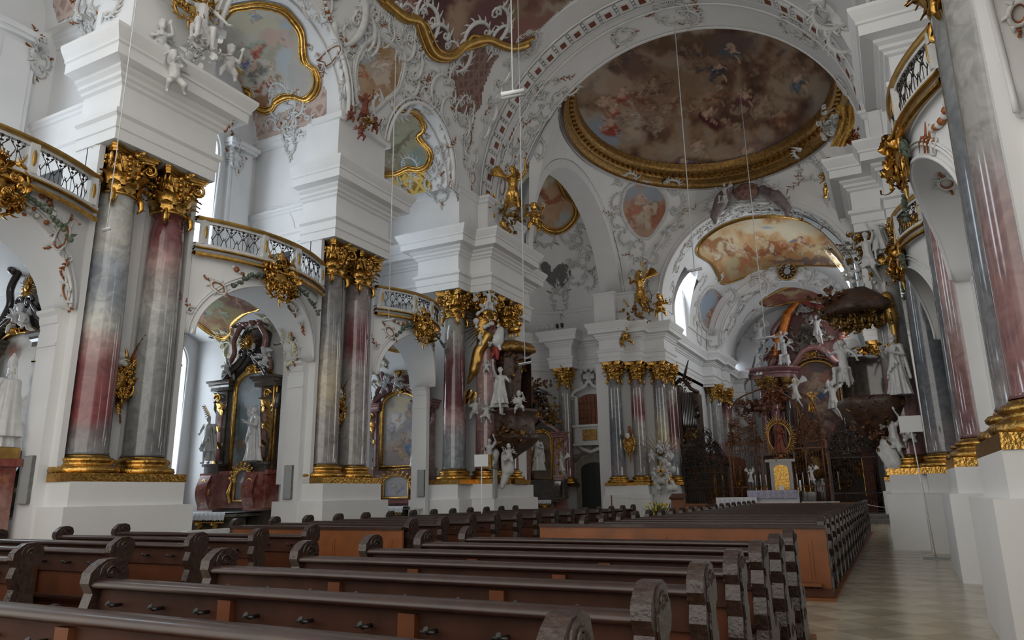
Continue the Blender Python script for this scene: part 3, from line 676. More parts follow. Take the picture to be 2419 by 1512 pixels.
# ================================================================ gallery balustrades
def baluster_mesh():
    b = MB()
    for s in (-1, 1):
        b.tube([(0, s*.03, 0), (0, s*.10, .1), (0, s*.12, .2), (0, s*.05, .33), (0, s*.03, .40), (0, s*.13, .52), (0, s*.11, .60), (0, s*.02, .64)], [.008, .010, .010, .010, .010, .012, .010, .008], 4)
        b.tube([(0, s*.12, .2), (0, s*.155, .25), (0, s*.13, .3)], [.012, .012, .006], 4)
        leaf(b, (0, s*.08, .5), (0, s, .4), (1, 0, 0), .07, .035, .4, 3)
    b.ball((0, 0, .04), .028, n=5, m=4); b.ball((0, 0, .36), .03, n=5, m=4); b.ball((0, 0, .56), .04, n=5, m=4); b.tube([(0, 0, 0), (0, 0, .66)], .007, 4)
    b.ball((0, 0, .47), .02, .05, .02, n=5, m=4)
    return b
def balustrade(y0, y1, side, label):
    t = thing('gallery_balustrade', label, 'balustrade', (X(side, 0), (y0+y1)/2, 7.58), 0, 'curved gallery balustrades'); yc = (y0+y1)/2; sg = side
    def P(y, o, z): return (sg*(bulge(y, y0, y1, side)+o), y-yc, z-7.46)
    n = 40; ya, yb = y0-.05, y1+.05; ys = [ya+(yb-ya)*k/n for k in range(n+1)]
    def prof(z0, pr, name, mat):
        b = MB(); b.grid([[P(y, o, z) for o, z in pr] for y in ys], False, closed_v=True); return b.build(name, mat, t)
    prof(0, [(-.1, 8.16), (-.12, 8.20), (-.11, 8.25), (.11, 8.25), (.12, 8.2), (.1, 8.16)], 'handrail', M['goldflat'])
    prof(0, [(-.05, 8.1), (-.05, 8.16), (.05, 8.16), (.05, 8.1)], 'top_bar', M['stucco'])
    prof(0, [(-.08, 7.46), (-.08, 7.56), (-.04, 7.58), (.06, 7.58), (.06, 7.46)], 'bottom_rail', M['stucco'])
    prof(0, [(-.06, 7.24), (-.11, 7.27), (-.11, 7.33), (-.03, 7.36), (.05, 7.3)], 'gilded_moulding', M['gold'])
    prof(0, [(-.06, 7.43), (-.12, 7.45), (-.12, 7.48), (-.05, 7.5), (.03, 7.46)], 'gilded_edge', M['goldflat'])
    bm_ = baluster_mesh(); first = None; tot = 15; slots = [(y0+(y1-y0)*(k+.5)/tot) for k in range(tot)]
    for k, y in enumerate(slots):
        if k in (0, 5, 9, 14):
            b = MB(); c = Vector(P(y, -.02, 7.56)); b.obox(c+Vector((0, 0, .3)), (.07, 0, 0), (0, .085, 0), (0, 0, .3)); p = b.build('post', M['stucco'], t)
            g = MB(); g.ball(c+Vector((-sg*.075, 0, .3)), .02, .045, .17, 8, 6); g.build('gilded_panel', M['goldflat'], p); continue
        if first is None: first = bm_.build('iron_baluster', M['iron'], t); o = first
        else: o = first.copy(); COL.objects.link(o)
        o.parent = t; c = P(y, -.02, 7.52); o.location = c
        d = (Vector(P(y+.05, 0, 0))-Vector(P(y-.05, 0, 0))); o.rotation_euler = (0, 0, math.atan2(d.y, d.x)-PI/2)
    return t
names = [('curved iron gallery balustrade at the left edge', 'curved gallery balustrade over the second left arch', 'smallest curved gallery balustrade beside the crossing, left'),
         ('curved gallery balustrade high at the right edge nearest the viewer', 'curved gallery balustrade at the upper right behind the gilded ornament', 'small curved balustrade lower behind the right columns')]
for i, (y0, y1) in enumerate(BAYS):
    balustrade(y0, y1, -1, names[0][i]); balustrade(y0, y1, 1, names[1][i])
# ================================================================ pews
def pew_end_outline():
    # y (forward), z
    return [(-.02, 0), (.50, 0), (.52, .10), (.46, .20), (.44, .30), (.50, .36), (.54, .43), (.53, .51), (.47, .56), (.40, .55), (.33, .48), (.26, .50), (.20, .60), (.17, .72), (.19, .82), (.15, .90), (.15, .98), (.22, 1.02), (.245, 1.09), (.22, 1.16), (.15, 1.19), (.06, 1.185), (.0, 1.15), (-.05, 1.10), (-.06, 1.03), (-.02, .96), (-.05, .86), (-.01, .75), (-.05, .62), (-.02, .5), (-.06, .38), (-.02, .25), (-.05, .12)]
def make_pew(length, label, cat='pew', npost=2, grp=None, npeg=9):
    t = thing('church_pew', label, cat, group=grp); L = length/2
    e = MB(); pts = pew_end_outline(); e.prism(pts, lambda u, v, h: (h, u, v), -.05, .05)
    cx = [(sum(p[0] for p in pts)/len(pts)), sum(p[1] for p in pts)/len(pts)]
    for s in (-.052, .052):                              # carved relief
        e.prism([(p[0]*.72+.05, p[1]*.9+.05) for p in pts], lambda u, v, h: (h, u, v), min(s, s*1.25), max(s, s*1.25))
        for (yy, zz, rr) in ((.10, 1.09, .055), (.45, .46, .05), (.2, .3, .09)):
            spiral(e, (s*1.2, yy, zz), (0, 1, 0), (0, 0, 1), (1, 0, 0), rr, 1.4, 0, .012, 14)
    e.tube([(-.06, .10, 1.09), (.06, .10, 1.09)], .085, 12)
    en = e.build('bench_end', M['carved'], t); en.location = (-L+.05, 0, 0)
    e2 = en.copy(); COL.objects.link(e2); e2.parent = t; e2.location = (L-.05, 0, 0)
    b = MB(); b.box(-L+.08, L-.08, .06, .09, .12, 1.0); b.build('backrest_panel', M['wood'], t)
    b = MB(); b.box(-L+.08, L-.08, .03, .062, .80, 1.0); b.build('upper_board', M['woodback'], t)
    b = MB(); P = [[(x, yy, zz) for yy, zz in ((-.03, 1.0), (-.045, 1.02), (-.03, 1.045), (.02, 1.06), (.1, 1.055), (.12, 1.03), (.10, 1.0))] for x in (-L+.08, L-.08)]; b.grid(P, True, closed_v=True); b.build('top_rail', M['wooddark'], t)
    for k in range(npost):
        x = -L + length*(k+1)/(npost+1); b = MB(); b.box(-.055, .055, -.01, .03, .1, .98); o = b.build('post', M['post'], t); o.location = (x, 0, 0)
    b = MB(); b.box(-L+.1, L-.1, -.06, .02, .52, .545); b.build('book_shelf', M['wooddark'], t)
    b = MB(); b.box(-L+.1, L-.1, .09, .50, .42, .46); b.build('seat', M['woodlight'], t)
    b = MB(); b.box(-L+.1, L-.1, -.38, -.22, .16, .20); b.build('kneeler', M['woodlight'], t)
    pg = MB(); pg.tube([(0, .04, .90), (0, -.05, .90), (0, -.075, .925)], [.012, .012, .016], 6); pg.tube([(-.045, -.055, .905), (.045, -.055, .905)], .010, 5); first = None
    for k in range(npeg):
        x = -L+.35+(length-.7)*k/(npeg-1)
        if first is None: first = pg.build('coat_peg', M['black'], t); o = first
        else: o = first.copy(); COL.objects.link(o); o.parent = t
        o.location = (x, 0, 0)
    return t
GA, GB = 'pews of the right block', 'pews of the left block'
order = ['first', 'second', 'third', 'fourth', 'fifth', 'sixth', 'seventh', 'eighth', 'ninth', 'tenth', 'eleventh', 'twelfth', 'thirteenth', 'fourteenth', 'fifteenth', 'sixteenth', 'seventeenth', 'eighteenth', 'nineteenth']
PZ = .05
pA = make_pew(4.15, 'nearest dark pew crossing the bottom edge of the photo', grp=GA)
xa, xb = -3.1, -10.08
pA.location = (xa, 2.34, PZ)
for k in range(1, 7): dup(pA, (xa, 2.34+1.02*k, PZ), 0, 'dark wooden pew, %s row from the viewer in the near right block' % order[k])
pB = make_pew(4.5, 'short stretch of dark pew at the lower left edge, nearest in its block', grp=GB); pB.location = (xb, 3.35, PZ)
for k in range(1, 6): dup(pB, (xb, 3.35+1.03*k, PZ), 0, 'dark pew with carved end, %s row from the viewer in the near left block' % order[k])
def screen(x, y, length, label, grp, npanel=4):
    t = thing('pew_front_screen', label, 'pew screen', (x, y, PZ), 0, 'panelled fronts of the far pew blocks'); L = length/2
    b = MB(); b.box(-L, L, 0, .05, .0, 1.0); b.build('board', M['woodlight'], t)
    for k in range(npanel):
        w_ = (length-.3)/npanel; x0 = -L+.2+w_*k; b = MB()
        b.box(x0, x0+w_-.12, -.012, 0, .16, .84); b.box(x0+.05, x0+w_-.17, -.022, -.01, .21, .79); b.build('panel', M['woodlight'], t)
    b = MB(); b.box(-L, L, -.04, .09, 1.0, 1.05); b.build('top_rail', M['wooddark'], t)
    b = MB(); b.box(-L-.02, L+.02, -.06, .06, 0, .12); b.build('foot_board', M['wood'], t)
    return t
screen(-3.5, 12.55, 4.9, 'orange brown panelled front of the far right pew block', GA); screen(xb+.12, 10.9, 4.2, 'orange brown panelled front of the far left pew block', GB, 3)
for k in range(19): dup(pA, (xa-.05, 12.75+1.0*k, PZ), 0, 'dark pew in the far right block, %s row behind its panelled front' % order[k])
for k in range(13): dup(pB, (xb, 11.1+1.06*k, PZ), 0, 'dark pew in the far left block, %s row behind its panelled front' % order[k])
for k, (x0, x1, y0, y1, lb) in enumerate(((-5.35, -1.0, 1.4, 9.4, 'low wooden platform under the near right pews'), (-6.05, -1.0, 12.4, 31.6, 'low wooden platform under the far right pews'), (-12.5, -7.7, 2.4, 9.2, 'low wooden platform under the near left pews'), (-12.5, -7.7, 10.7, 24.6, 'low wooden platform under the far left pews'))):
    b = MB(); b.box(x0, x1, y0, y1, 0.001, PZ-.004); b.build('pew_platform', M['woodlight'], label=lb, cat='platform', group='pew platforms')
# ================================================================ tracing onto the real surfaces
def bvh_of(objs):
    V = []; F = []
    for o in objs:
        n = len(V); V += [v.co.copy() for v in o.data.vertices]; F += [tuple(i+n for i in p.vertices) for p in o.data.polygons]
    return BVHTree.FromPolygons(V, F)
ALL = bvh_of(STR)
def sub(*names): return bvh_of([o for o in STR if any(o.name.split('.')[0] == n for n in names)])
S_NAVE = sub('ceiling_nave'); S_BAY = sub('ceiling_left_bay'); S_CROSS = sub('ceiling_crossing', 'wall_left_crossing_arch', 'wall_choir_arch'); S_TR = sub('ceiling_transept', 'wall_transept')
S_CHOIR = sub('ceiling_choir', 'wall_left_choir'); S_SANC = sub('ceiling_sanctuary'); S_CHAP = sub('ceiling_left_chapel'); S_WARCH = sub('wall_crossing_arch'); S_FAC = sub('wall_left_arcade', 'wall_right_arcade')
S_DOME = sub('ceiling_dome')
def cast(px, py, S=None, off=0.0):
    d = ray(px, py); S = S or ALL
    h, n, i, dist = S.ray_cast(CAM, d)
    if h is None: return None, None
    if n.dot(d) > 0: n = -n
    return h+n*off, n
def fbm(h, w, cell, seed, oct_=5):
    r = np.random.RandomState(seed); out = np.zeros((h, w)); amp = 1; tot = 0
    for o in range(oct_):
        c = max(2, cell/2**o); gh, gw = int(h/c)+3, int(w/c)+3; g_ = r.rand(gh, gw)
        y = np.arange(h)/c; x = np.arange(w)/c; yi = y.astype(int); xi = x.astype(int); fy = y-yi; fx = x-xi; fy = fy*fy*(3-2*fy); fx = fx*fx*(3-2*fx)
        a = g_[yi][:, xi]; b_ = g_[yi][:, xi+1]; c_ = g_[yi+1][:, xi]; d_ = g_[yi+1][:, xi+1]
        out += amp*((a*(1-fx)+b_*fx)*(1-fy)[:, None]+(c_*(1-fx)+d_*fx)*fy[:, None]); tot += amp; amp *= .55
    return out/tot
class Canvas:
    """a painted picture, in a frame x0..x1, y0..y1"""
    def __init__(s, x0, y0, x1, y1, q, pal, cell=60, seed=1, contrast=2.2):
        s.x0, s.y0, s.q = x0, y0, q; s.w = int((x1-x0)/q)+1; s.h = int((y1-y0)/q)+1
        f = fbm(s.h, s.w, cell/q, seed); f = np.clip((f-.5)*contrast+.5, 0, 1)*(len(pal)-1); i = np.minimum(f.astype(int), len(pal)-2); t = (f-i)[..., None]
        P = np.array(pal, float); s.a = P[i]*(1-t)+P[i+1]*t
        s.wx = (fbm(s.h, s.w, 26/q, seed+5)-.5)*60/q; s.wy = (fbm(s.h, s.w, 26/q, seed+9)-.5)*60/q; s.r = random.Random(seed)
    def blob(s, cx, cy, rx, ry, ang, col, soft=.35, alpha=.9, warp=1.0):
        cx = (cx-s.x0)/s.q; cy = (cy-s.y0)/s.q; rx = max(rx/s.q, .6); ry = max(ry/s.q, .6); m_ = int(max(rx, ry)*1.5)+int(10/s.q)+2
        xa, xb, ya, yb = max(0, int(cx-m_)), min(s.w, int(cx+m_)), max(0, int(cy-m_)), min(s.h, int(cy+m_))
        if xa >= xb or ya >= yb: return
        Y, X_ = np.mgrid[ya:yb, xa:xb].astype(float); k = warp*min(1, min(rx, ry)/12*s.q*1.0+.15)
        X_ += s.wx[ya:yb, xa:xb]*k; Y += s.wy[ya:yb, xa:xb]*k
        c, n = math.cos(ang), math.sin(ang); u = ((X_-cx)*c+(Y-cy)*n)/rx; v = (-(X_-cx)*n+(Y-cy)*c)/ry; d = np.sqrt(u*u+v*v)
        al = np.clip((1+soft*.5-d)/max(soft, .05), 0, 1)*alpha; al = (al*al*(3-2*al))[..., None]
        s.a[ya:yb, xa:xb] = s.a[ya:yb, xa:xb]*(1-al)+np.array(col)*al
    def stroke(s, pts, wd, col, alpha=.8):
        for (x0, y0), (x1, y1) in zip(pts, pts[1:]):
            L = math.hypot(x1-x0, y1-y0); s.blob((x0+x1)/2, (y0+y1)/2, L/2+wd/2, wd/2, math.atan2(y1-y0, x1-x0), col, .4, alpha, .3)
    def figure(s, x, y, sz, drape, skin=(.55, .36, .27), dark=(.12, .06, .04)):
        r = s.r; a = r.uniform(-.7, .7)
        s.blob(x+sz*.08, y+sz*.12, sz*.5, sz*.34, a, dark, .6, .5)
        s.blob(x, y+sz*.15, sz*.42, sz*.24, a+r.uniform(-.4, .4), drape, .3, .9)
        hi = [min(1, c*1.45+.03) for c in drape]; lo = [c*.5 for c in drape]
        for k in range(4):
            p = (x+r.uniform(-.3, .3)*sz, y+r.uniform(-.0, .32)*sz); b2 = a+r.uniform(-.6, .6)
            s.blob(p[0], p[1], sz*.2, sz*.035, b2, hi if k % 2 else lo, .5, .75)
        s.blob(x-sz*.05, y-sz*.06, sz*.13, sz*.17, a*.5, skin, .4, .85)
        s.blob(x-sz*.05+r.uniform(-.06, .06)*sz, y-sz*.27, sz*.07, sz*.085, 0, [c*1.05 for c in skin], .3, .95)
        s.blob(x-sz*.05, y-sz*.32, sz*.07, sz*.045, 0, (.16, .09, .05), .4, .7)
        for q in (-1, 1):
            s.stroke([(x-sz*.05, y-sz*.13), (x+q*sz*.18, y-sz*r.uniform(-.1, .15)), (x+q*sz*.34, y-sz*r.uniform(-.15, .35))], sz*.055, skin)
        s.stroke([(x+sz*.1, y+sz*.22), (x+sz*.26, y+sz*.34), (x+sz*.3, y+sz*.52)], sz*.07, skin)
    def crowd(s, region, n, sz, pal, skin=(.55, .36, .27)):
        x0, y0, x1, y1 = region
        for k in range(n): s.figure(s.r.uniform(x0, x1), s.r.uniform(y0, y1), sz*s.r.uniform(.7, 1.3), s.r.choice(pal), skin)
    def at(s, px, py):
        x = min(max((px-s.x0)/s.q, 0), s.w-1); y = min(max((py-s.y0)/s.q, 0), s.h-1); c = s.a[int(y), int(x)]; return (c[0], c[1], c[2], 1)
def proj(p):
    v = Vector(p)-CAM; z = v.dot(CF); return PCX+FPX*v.dot(CR)/z, PCY-FPX*v.dot(CU)/z
def inpoly(x, y, P):
    c = False; j = len(P)-1
    for i in range(len(P)):
        if (P[i][1] > y) != (P[j][1] > y) and x < (P[j][0]-P[i][0])*(y-P[i][1])/(P[j][1]-P[i][1]+1e-12)+P[i][0]: c = not c
        j = i
    return c
def smooth_poly(P, n=6, closed=True):
    out = []; N = len(P)
    for i in range(N if closed else N-1):
        p0, p1, p2, p3 = [Vector(P[(i+k) % N] if closed else P[min(max(i+k, 0), N-1)]) for k in (-1, 0, 1, 2)]
        for k in range(n):
            t = k/n; q = .5*((2*p1)+(p2-p0)*t+(2*p0-5*p1+4*p2-p3)*t*t+(3*p1-p0-3*p2+p3)*t**3); out.append(tuple(q))
    if not closed: out.append(tuple(P[-1]))
    return out
def patch(name, poly, S, off, canvas=None, step=4, mat=None, parent=None, maxjump=1.2, **k):
    P = smooth_poly(poly, 4); x0, x1 = min(p[0] for p in P), max(p[0] for p in P); y0, y1 = min(p[1] for p in P), max(p[1] for p in P)
    nx, ny = int((x1-x0)/step)+2, int((y1-y0)/step)+2; b = MB(); idx = {}; cols = []
    def vid(i, j):
        if (i, j) not in idx:
            px, py = x0+i*step, y0+j*step; h, n = cast(px, py, S, off); 
            if h is None: idx[i, j] = -1
            else: idx[i, j] = len(b.v); b.v.append(tuple(h)); cols.append(canvas.at(px, py) if canvas else (1, 1, 1, 1))
        return idx[i, j]
    for j in range(ny):
        for i in range(nx):
            if inpoly(x0+(i+.5)*step, y0+(j+.5)*step, P):
                q = [vid(i, j), vid(i+1, j), vid(i+1, j+1), vid(i, j+1)]
                if min(q) >= 0:
                    vv = [Vector(b.v[t]) for t in q]
                    if max((vv[0]-vv[2]).length, (vv[1]-vv[3]).length) < maxjump: b.f.append(tuple(q)); b.sm.append(True)
    return b.build(name, mat or M['vc'], parent, colors=cols, fix=False, **k)
def runs(poly, S, off, closed=True, n=6, jump=1.6):
    P = smooth_poly(poly, n, closed); 
    if closed: P.append(P[0])
    out = []; cur = []; nn = []
    for p in P:
        h, nr = cast(p[0], p[1], S, off)
        if h is None or (cur and (h-cur[-1]).length > jump):
            if len(cur) > 1: out.append((cur, nn))
            cur, nn = ([], []) if h is None else ([h], [nr]); continue
        cur.append(h); nn.append(nr)
    if len(cur) > 1: out.append((cur, nn))
    return out
def traced_tube(b, poly, S, rad, off=.05, closed=True, n=6, sides=6, jump=1.6):
    for c, nn in runs(poly, S, off, closed, n, jump): b.tube(c, rad, sides)
def picture_frame(poly, S, w, mat, parent, closed=True, off=.03, name='gilded_frame'):
    b = MB(); traced_tube(b, poly, S, w, off, closed, 8, 8)
    cx = sum(p[0] for p in poly)/len(poly); cy = sum(p[1] for p in poly)/len(poly)
    h, _ = cast(poly[0][0], poly[0][1], S); dist = (h-CAM).length if h else 20; px = w*FPX/dist
    for k, (s_, r_) in enumerate(((-1.1, .35), (1.05, .4))):
        P = []
        for x, y in poly:
            L = math.hypot(x-cx, y-cy); P.append((x+(x-cx)/L*px*s_, y+(y-cy)/L*px*s_))
        traced_tube(b, P, S, w*r_, off+w*.3, closed, 8, 6)
    return b.build(name, mat, parent)
# ---------------------------------------------------------------- rocaille ornament, drawn in a local frame and laid on the surface behind it
class Orn:
    def __init__(s, o, n, up=Vector((0, 0, 1)), rot=0, size=1.0, S=None):
        s.o = Vector(o); s.n = Vector(n).normalized(); u = up.cross(s.n)
        if u.length < .05: u = Vector((1, 0, 0))
        u.normalize(); v = s.n.cross(u); c, q = math.cos(rot), math.sin(rot); s.u = u*c+v*q; s.v = v*c-u*q; s.k = size; s.S = S; s.b = MB(); s.g = MB()
    def P(s, x, y, h=0.0):
        p = s.o+s.u*x*s.k+s.v*y*s.k
        if s.S:
            q, n, i, d = s.S.ray_cast(p+s.n*1.5, -s.n, 4)
            if q is not None and abs((q-p).dot(s.n)) < .55: return q+s.n*h*s.k
        return p+s.n*h*s.k
    def tube(s, pts, r, g=False, h=.02):
        R = [x*s.k for x in r] if isinstance(r, (list, tuple)) else r*s.k
        (s.g if g else s.b).tube([s.P(x, y, h) for x, y in pts], R, 5)
    def flame(s, x, y, a, L, w, g=False, bend=.5):
        pts = []; R = []
        for k in range(5):
            t = k/4; q = a+bend*t; pts.append((x, y)); R.append(w*(1-t)**.7+.004); x += L/4*math.cos(q); y += L/4*math.sin(q)
        s.tube(pts, R, g, .03)
    def volute(s, x, y, r, a0, d=1, turns=1.3, w=.03, g=False):
        pts = []; R = []
        for k in range(13):
            t = k/12; q = a0+d*turns*2*PI*t; rr = r*(1-t*.85); pts.append((x+rr*math.cos(q), y+rr*math.sin(q))); R.append(w*(1-.5*t))
        s.tube(pts, R, g, .035)
    def cs(s, x, y, r, a0, a1, w=.045, fl=7, g=False, out=1):
        """C scroll with curled ends and flames along its back"""
        n = 12; pts = [(x+r*math.cos(a0+(a1-a0)*k/n), y+r*math.sin(a0+(a1-a0)*k/n)) for k in range(n+1)]
        s.tube(pts, [w*(.6+.7*math.sin(PI*k/n)) for k in range(n+1)], g, .04)
        sg = 1 if a1 > a0 else -1
        for (px, py), a, d in ((pts[0], a0, -sg), (pts[-1], a1, sg)):
            rr = r*.24; cx, cy = px-rr*math.cos(a), py-rr*math.sin(a); s.volute(cx, cy, rr, a, d, 1.2, w*.8, g)
        for k in range(fl):
            t = (k+.5)/fl; a = a0+(a1-a0)*t; L = r*(.35+.3*math.sin(PI*t))
            s.flame(x+r*math.cos(a)*(1+.02*out), y+r*math.sin(a)*(1+.02*out), a+(.5*sg if out > 0 else PI-.5*sg), L, w*.75, g, .7*sg)
    def shell(s, x, y, r, a, spread=1.3, n=7, g=False):
        for k in range(n):
            q = a+spread*((k/(n-1))-.5)*2*.6; s.tube([(x+.15*r*math.cos(q), y+.15*r*math.sin(q)), (x+.6*r*math.cos(q), y+.6*r*math.sin(q)), (x+r*math.cos(q), y+r*math.sin(q))], [r*.04, r*.09, r*.05], g, .05)
    def spray(s, x, y, a, L, g=True, n=5):
        s.tube([(x, y), (x+L*.5*math.cos(a+.2), y+L*.5*math.sin(a+.2)), (x+L*math.cos(a), y+L*math.sin(a))], [.012, .01, .005], g, .02)
        for k in range(n):
            t = (k+1)/(n+.5); q = a+(.8 if k % 2 else -.8); s.flame(x+L*t*math.cos(a), y+L*t*math.sin(a), q, L*.25, .026, g, .3)
    def cartouche(s, w, h, rng, crest=True, pend=True, gold=True):
        for sg in (-1, 1):
            m_ = lambda a: a if sg > 0 else PI-a
            j = rng.uniform(.9, 1.1)
            s.cs(sg*w*.16, h*.12, w*.34*j, m_(-1.2), m_(1.3), .04, 6); s.cs(sg*w*.12, -h*.22, w*.26*j, m_(-1.5), m_(.6), .035, 5)
            s.volute(sg*w*.34, h*.38, w*.1, m_(0), sg, 1.4, .03); s.flame(sg*w*.3, h*.42, m_(.9), w*.28, .04, False, .5*sg)
            s.flame(sg*w*.42, -h*.1, m_(-.5), w*.22, .035, False, -.5*sg)
            if gold: s.spray(sg*w*.4, h*.25, m_(rng.uniform(-.2, .9)), w*.35)
        if crest: s.shell(0, h*.36, w*.26, PI/2); s.flame(0, h*.5, PI/2, h*.22, .05, False, .5)
        if pend: s.volute(w*.04, -h*.42, w*.1, 0, 1, 1.3, .03); s.flame(0, -h*.45, -PI/2, h*.25, .045, False, .6); s.flame(.03, -h*.42, -PI/2+.5, h*.18, .03, gold, .6)
    def done(s, name='stucco_ornament', label=None, cat='ornament', group=None, mat=None, gmat=None, parent=None, tiny=False):
        o = s.b.build(name, mat or M['stucco'], parent, label=label, cat=cat if label else None, group=group)
        if s.g.v: s.g.build('gilded_sprays' if not (gmat is M['bronze']) else 'reddish_sprays', gmat or M['bronze'], o)
        return o
def orn_at(px, py, size, S=None, rot=0, hug=True, off=.02):
    h, n = cast(px, py, S or ALL)
    if h is None: return None
    return Orn(h+n*off, n, rot=rot, size=size, S=(S or ALL) if hug else None)
RN = random.Random(11)
# ---------------------------------------------------------------- frescoes
BR = [(.09, .05, .035), (.16, .09, .06), (.25, .155, .10), (.36, .25, .175), (.30, .24, .20), (.44, .34, .25)]
cv = Canvas(1290, 40, 2080, 470, 1.5, BR, 70, 3, 2.6)
for a in ((1380, 300, 70, 40, .5, (.42, .35, .28)), (1420, 310, 45, 32, .6, (.28, .33, .40)), (1690, 360, 120, 26, .05, (.40, .30, .21)), (1800, 345, 90, 20, -.1, (.30, .20, .16)), (1880, 330, 110, 18, -.1, (.19, .12, .10)), (1900, 200, 90, 26, .1, (.36, .28, .2)), (1590, 190, 110, 30, -.1, (.24, .15, .09)), (1640, 100, 150, 22, 0, (.15, .09, .055)), (1730, 110, 60, 40, 0, (.14, .10, .09)), (1500, 160, 50, 30, .3, (.16, .09, .07)), (1460, 200, 40, 30, 0, (.40, .28, .2)), (1560, 250, 90, 34, .1, (.26, .15, .10)), (1830, 250, 45, 26, 0, (.36, .27, .19)), (1960, 250, 50, 50, 0, (.36, .31, .25)), (1530, 410, 60, 16, .3, (.2, .14, .1)), (1640, 405, 120, 16, .05, (.22, .12, .07))): cv.blob(*a, .7, .8)
cv.crowd((1480, 200, 1860, 300), 34, 38, [(.24, .11, .07), (.38, .30, .22), (.22, .13, .09), (.42, .36, .30), (.18, .11, .09), (.30, .22, .15), (.12, .07, .05), (.34, .25, .18)], (.38, .26, .18))
cv.crowd((1380, 110, 1980, 200), 26, 34, [(.14, .09, .07), (.2, .13, .09), (.27, .18, .12), (.12, .09, .09)], (.26, .17, .11))
cv.crowd((1400, 220, 1480, 300), 6, 44, [(.34, .10, .07), (.45, .3, .22)])
for x, y, c in ((1700, 165, (.05, .06, .09)), (1440, 290, (.32, .06, .04)), (1890, 190, (.10, .13, .16)), (1760, 225, (.12, .05, .05)), (1675, 270, (.10, .03, .03)), (1820, 375, (.40, .36, .32)), (1770, 370, (.34, .3, .28)), (1650, 345, (.42, .34, .27)), (1730, 120, (.10, .12, .13))): cv.figure(x, y, 54, c)
cv.crowd((1500, 380, 1900, 405), 12, 26, [(.30, .12, .08), (.16, .14, .18), (.38, .30, .2)])
d = DOME.data; ca = d.color_attributes.new('Col', 'FLOAT_COLOR', 'POINT')
b = MB(); cols = []; rows = []
nr, na = 80, 260
for i in range(nr+1):
    r = .93*i/nr+.002; row = []
    for k in range(na):
        p = (*ell(2*PI*k/na, r), domez(r)); row.append(p); cols.append(cv.at(*proj(p)))
    rows.append(row)
b.grid(rows, True, closed_v=True); kp = [i for i, f in enumerate(b.f) if sum(b.v[q][1] for q in f)/4 > 28.3]; b.f = [b.f[i] for i in kp]; b.sm = [True]*len(kp)
dome_fresco = b.build('dome_fresco', M['vc'], label='vast dark brown fresco of figures in clouds filling the crossing dome', cat='fresco', colors=cols, fix=False)
b = MB(); prof = [(1.0, -.3), (1.01, -.05), (.99, .0), (.985, .1), (.97, .12), (.96, .2), (.95, .4), (.935, .44), (.925, .52), (.915, .56), (.91, .7), (.90, .95)]
P = [[(*ell(2*PI*k/128, r), 20.0+z) for k in range(128)] for r, z in prof]; b.grid(P, True, closed_v=True)
kp = [i for i, f in enumerate(b.f) if sum(b.v[q][1] for q in f)/4 > 28.3]; b.f = [b.f[i] for i in kp]; b.sm = [True]*len(kp)
ring = b.build('gilded_ring_cornice', M['darkgold'], label='gilded ring cornice round the dark dome fresco', cat='cornice')
b = MB()
for k in range(110):
    a = 2*PI*k/110; x, y = ell(a, .94)
    if y < 28.6: continue
    d1 = Vector((*ell(a+.01), 0))-Vector((*ell(a-.01), 0)); tt = d1.normalized(); rr = Vector((-tt.y, tt.x, 0))
    b.obox((x, y, 20.28), rr*.09, tt*.10, (0, 0, .07))
b.build('modillions', M['gold'], ring)
b = MB(); P = [[(*ell(2*PI*k/128, r), z) for k in range(128)] for r, z in ((1.03, 19.7), (1.035, 19.82), (1.025, 19.9), (1.01, 19.95), (1.0, 19.98))]; b.grid(P, True, closed_v=True)
kp = [i for i, f in enumerate(b.f) if sum(b.v[q][1] for q in f)/4 > 28.3]; b.f = [b.f[i] for i in kp]; b.sm = [True]*len(kp)
b.build('white_moulding', M['wall'], ring)
# nave ceiling fresco, top of the frame
F0 = [(902, 0), (928, 22), (954, 41), (987, 50), (1002, 85), (1017, 118), (1039, 133), (1069, 130), (1095, 107), (1118, 96), (1150, 92), (1180, 104), (1213, 111), (1258, 96), (1299, 70), (1335, 41), (1373, 0), (1400, -60), (1400, -170), (1150, -220), (900, -170), (870, -60)]
cv = Canvas(850, -240, 1420, 150, 2, [(.10, .05, .05), (.17, .08, .07), (.26, .14, .11), (.38, .25, .19), (.42, .31, .25)], 90, 21, 2.4)
for a in ((1000, 60, 50, 60, .3, (.13, .06, .06)), (1100, 40, 40, 55, .6, (.40, .28, .2)), (1040, 100, 30, 40, 0, (.11, .055, .055)), (1150, 45, 60, 50, .8, (.16, .08, .08)), (1250, 55, 70, 34, -.3, (.30, .15, .12)), (1320, 10, 60, 16, -.4, (.42, .34, .27)), (950, 10, 40, 22, 0, (.34, .18, .15)), (1215, 20, 30, 16, 0, (.3, .22, .14))): cv.blob(*a, .5, .85)
t = thing('ceiling_fresco', 'dark reddish ceiling fresco in a gilded frame at the top of the photo', 'fresco', (XC, 16, 21))
def child_abs(o, t):
    o.parent = t; o.matrix_parent_inverse = Matrix.Translation(t.location).inverted(); return o
def framed(label, poly, S, cv, w, step=3, mat=None, fmat=None, cat='fresco', off=.04, group=None):
    h, _ = cast(sum(p[0] for p in poly)/len(poly), sum(p[1] for p in poly)/len(poly), S)
    t = thing('framed_fresco', label, cat, tuple(h) if h else (0, 0, 0), group=group)
    child_abs(patch('painting', poly, S, off, cv, step, mat), t)
    if w: child_abs(picture_frame(poly, S, w, fmat or M['gold'], None), t)
    return t
child_abs(patch('painting', F0, S_NAVE, .05, cv, 5), t); child_abs(picture_frame(F0[:17], S_NAVE, .2, M['goldflat'], None, closed=False), t)
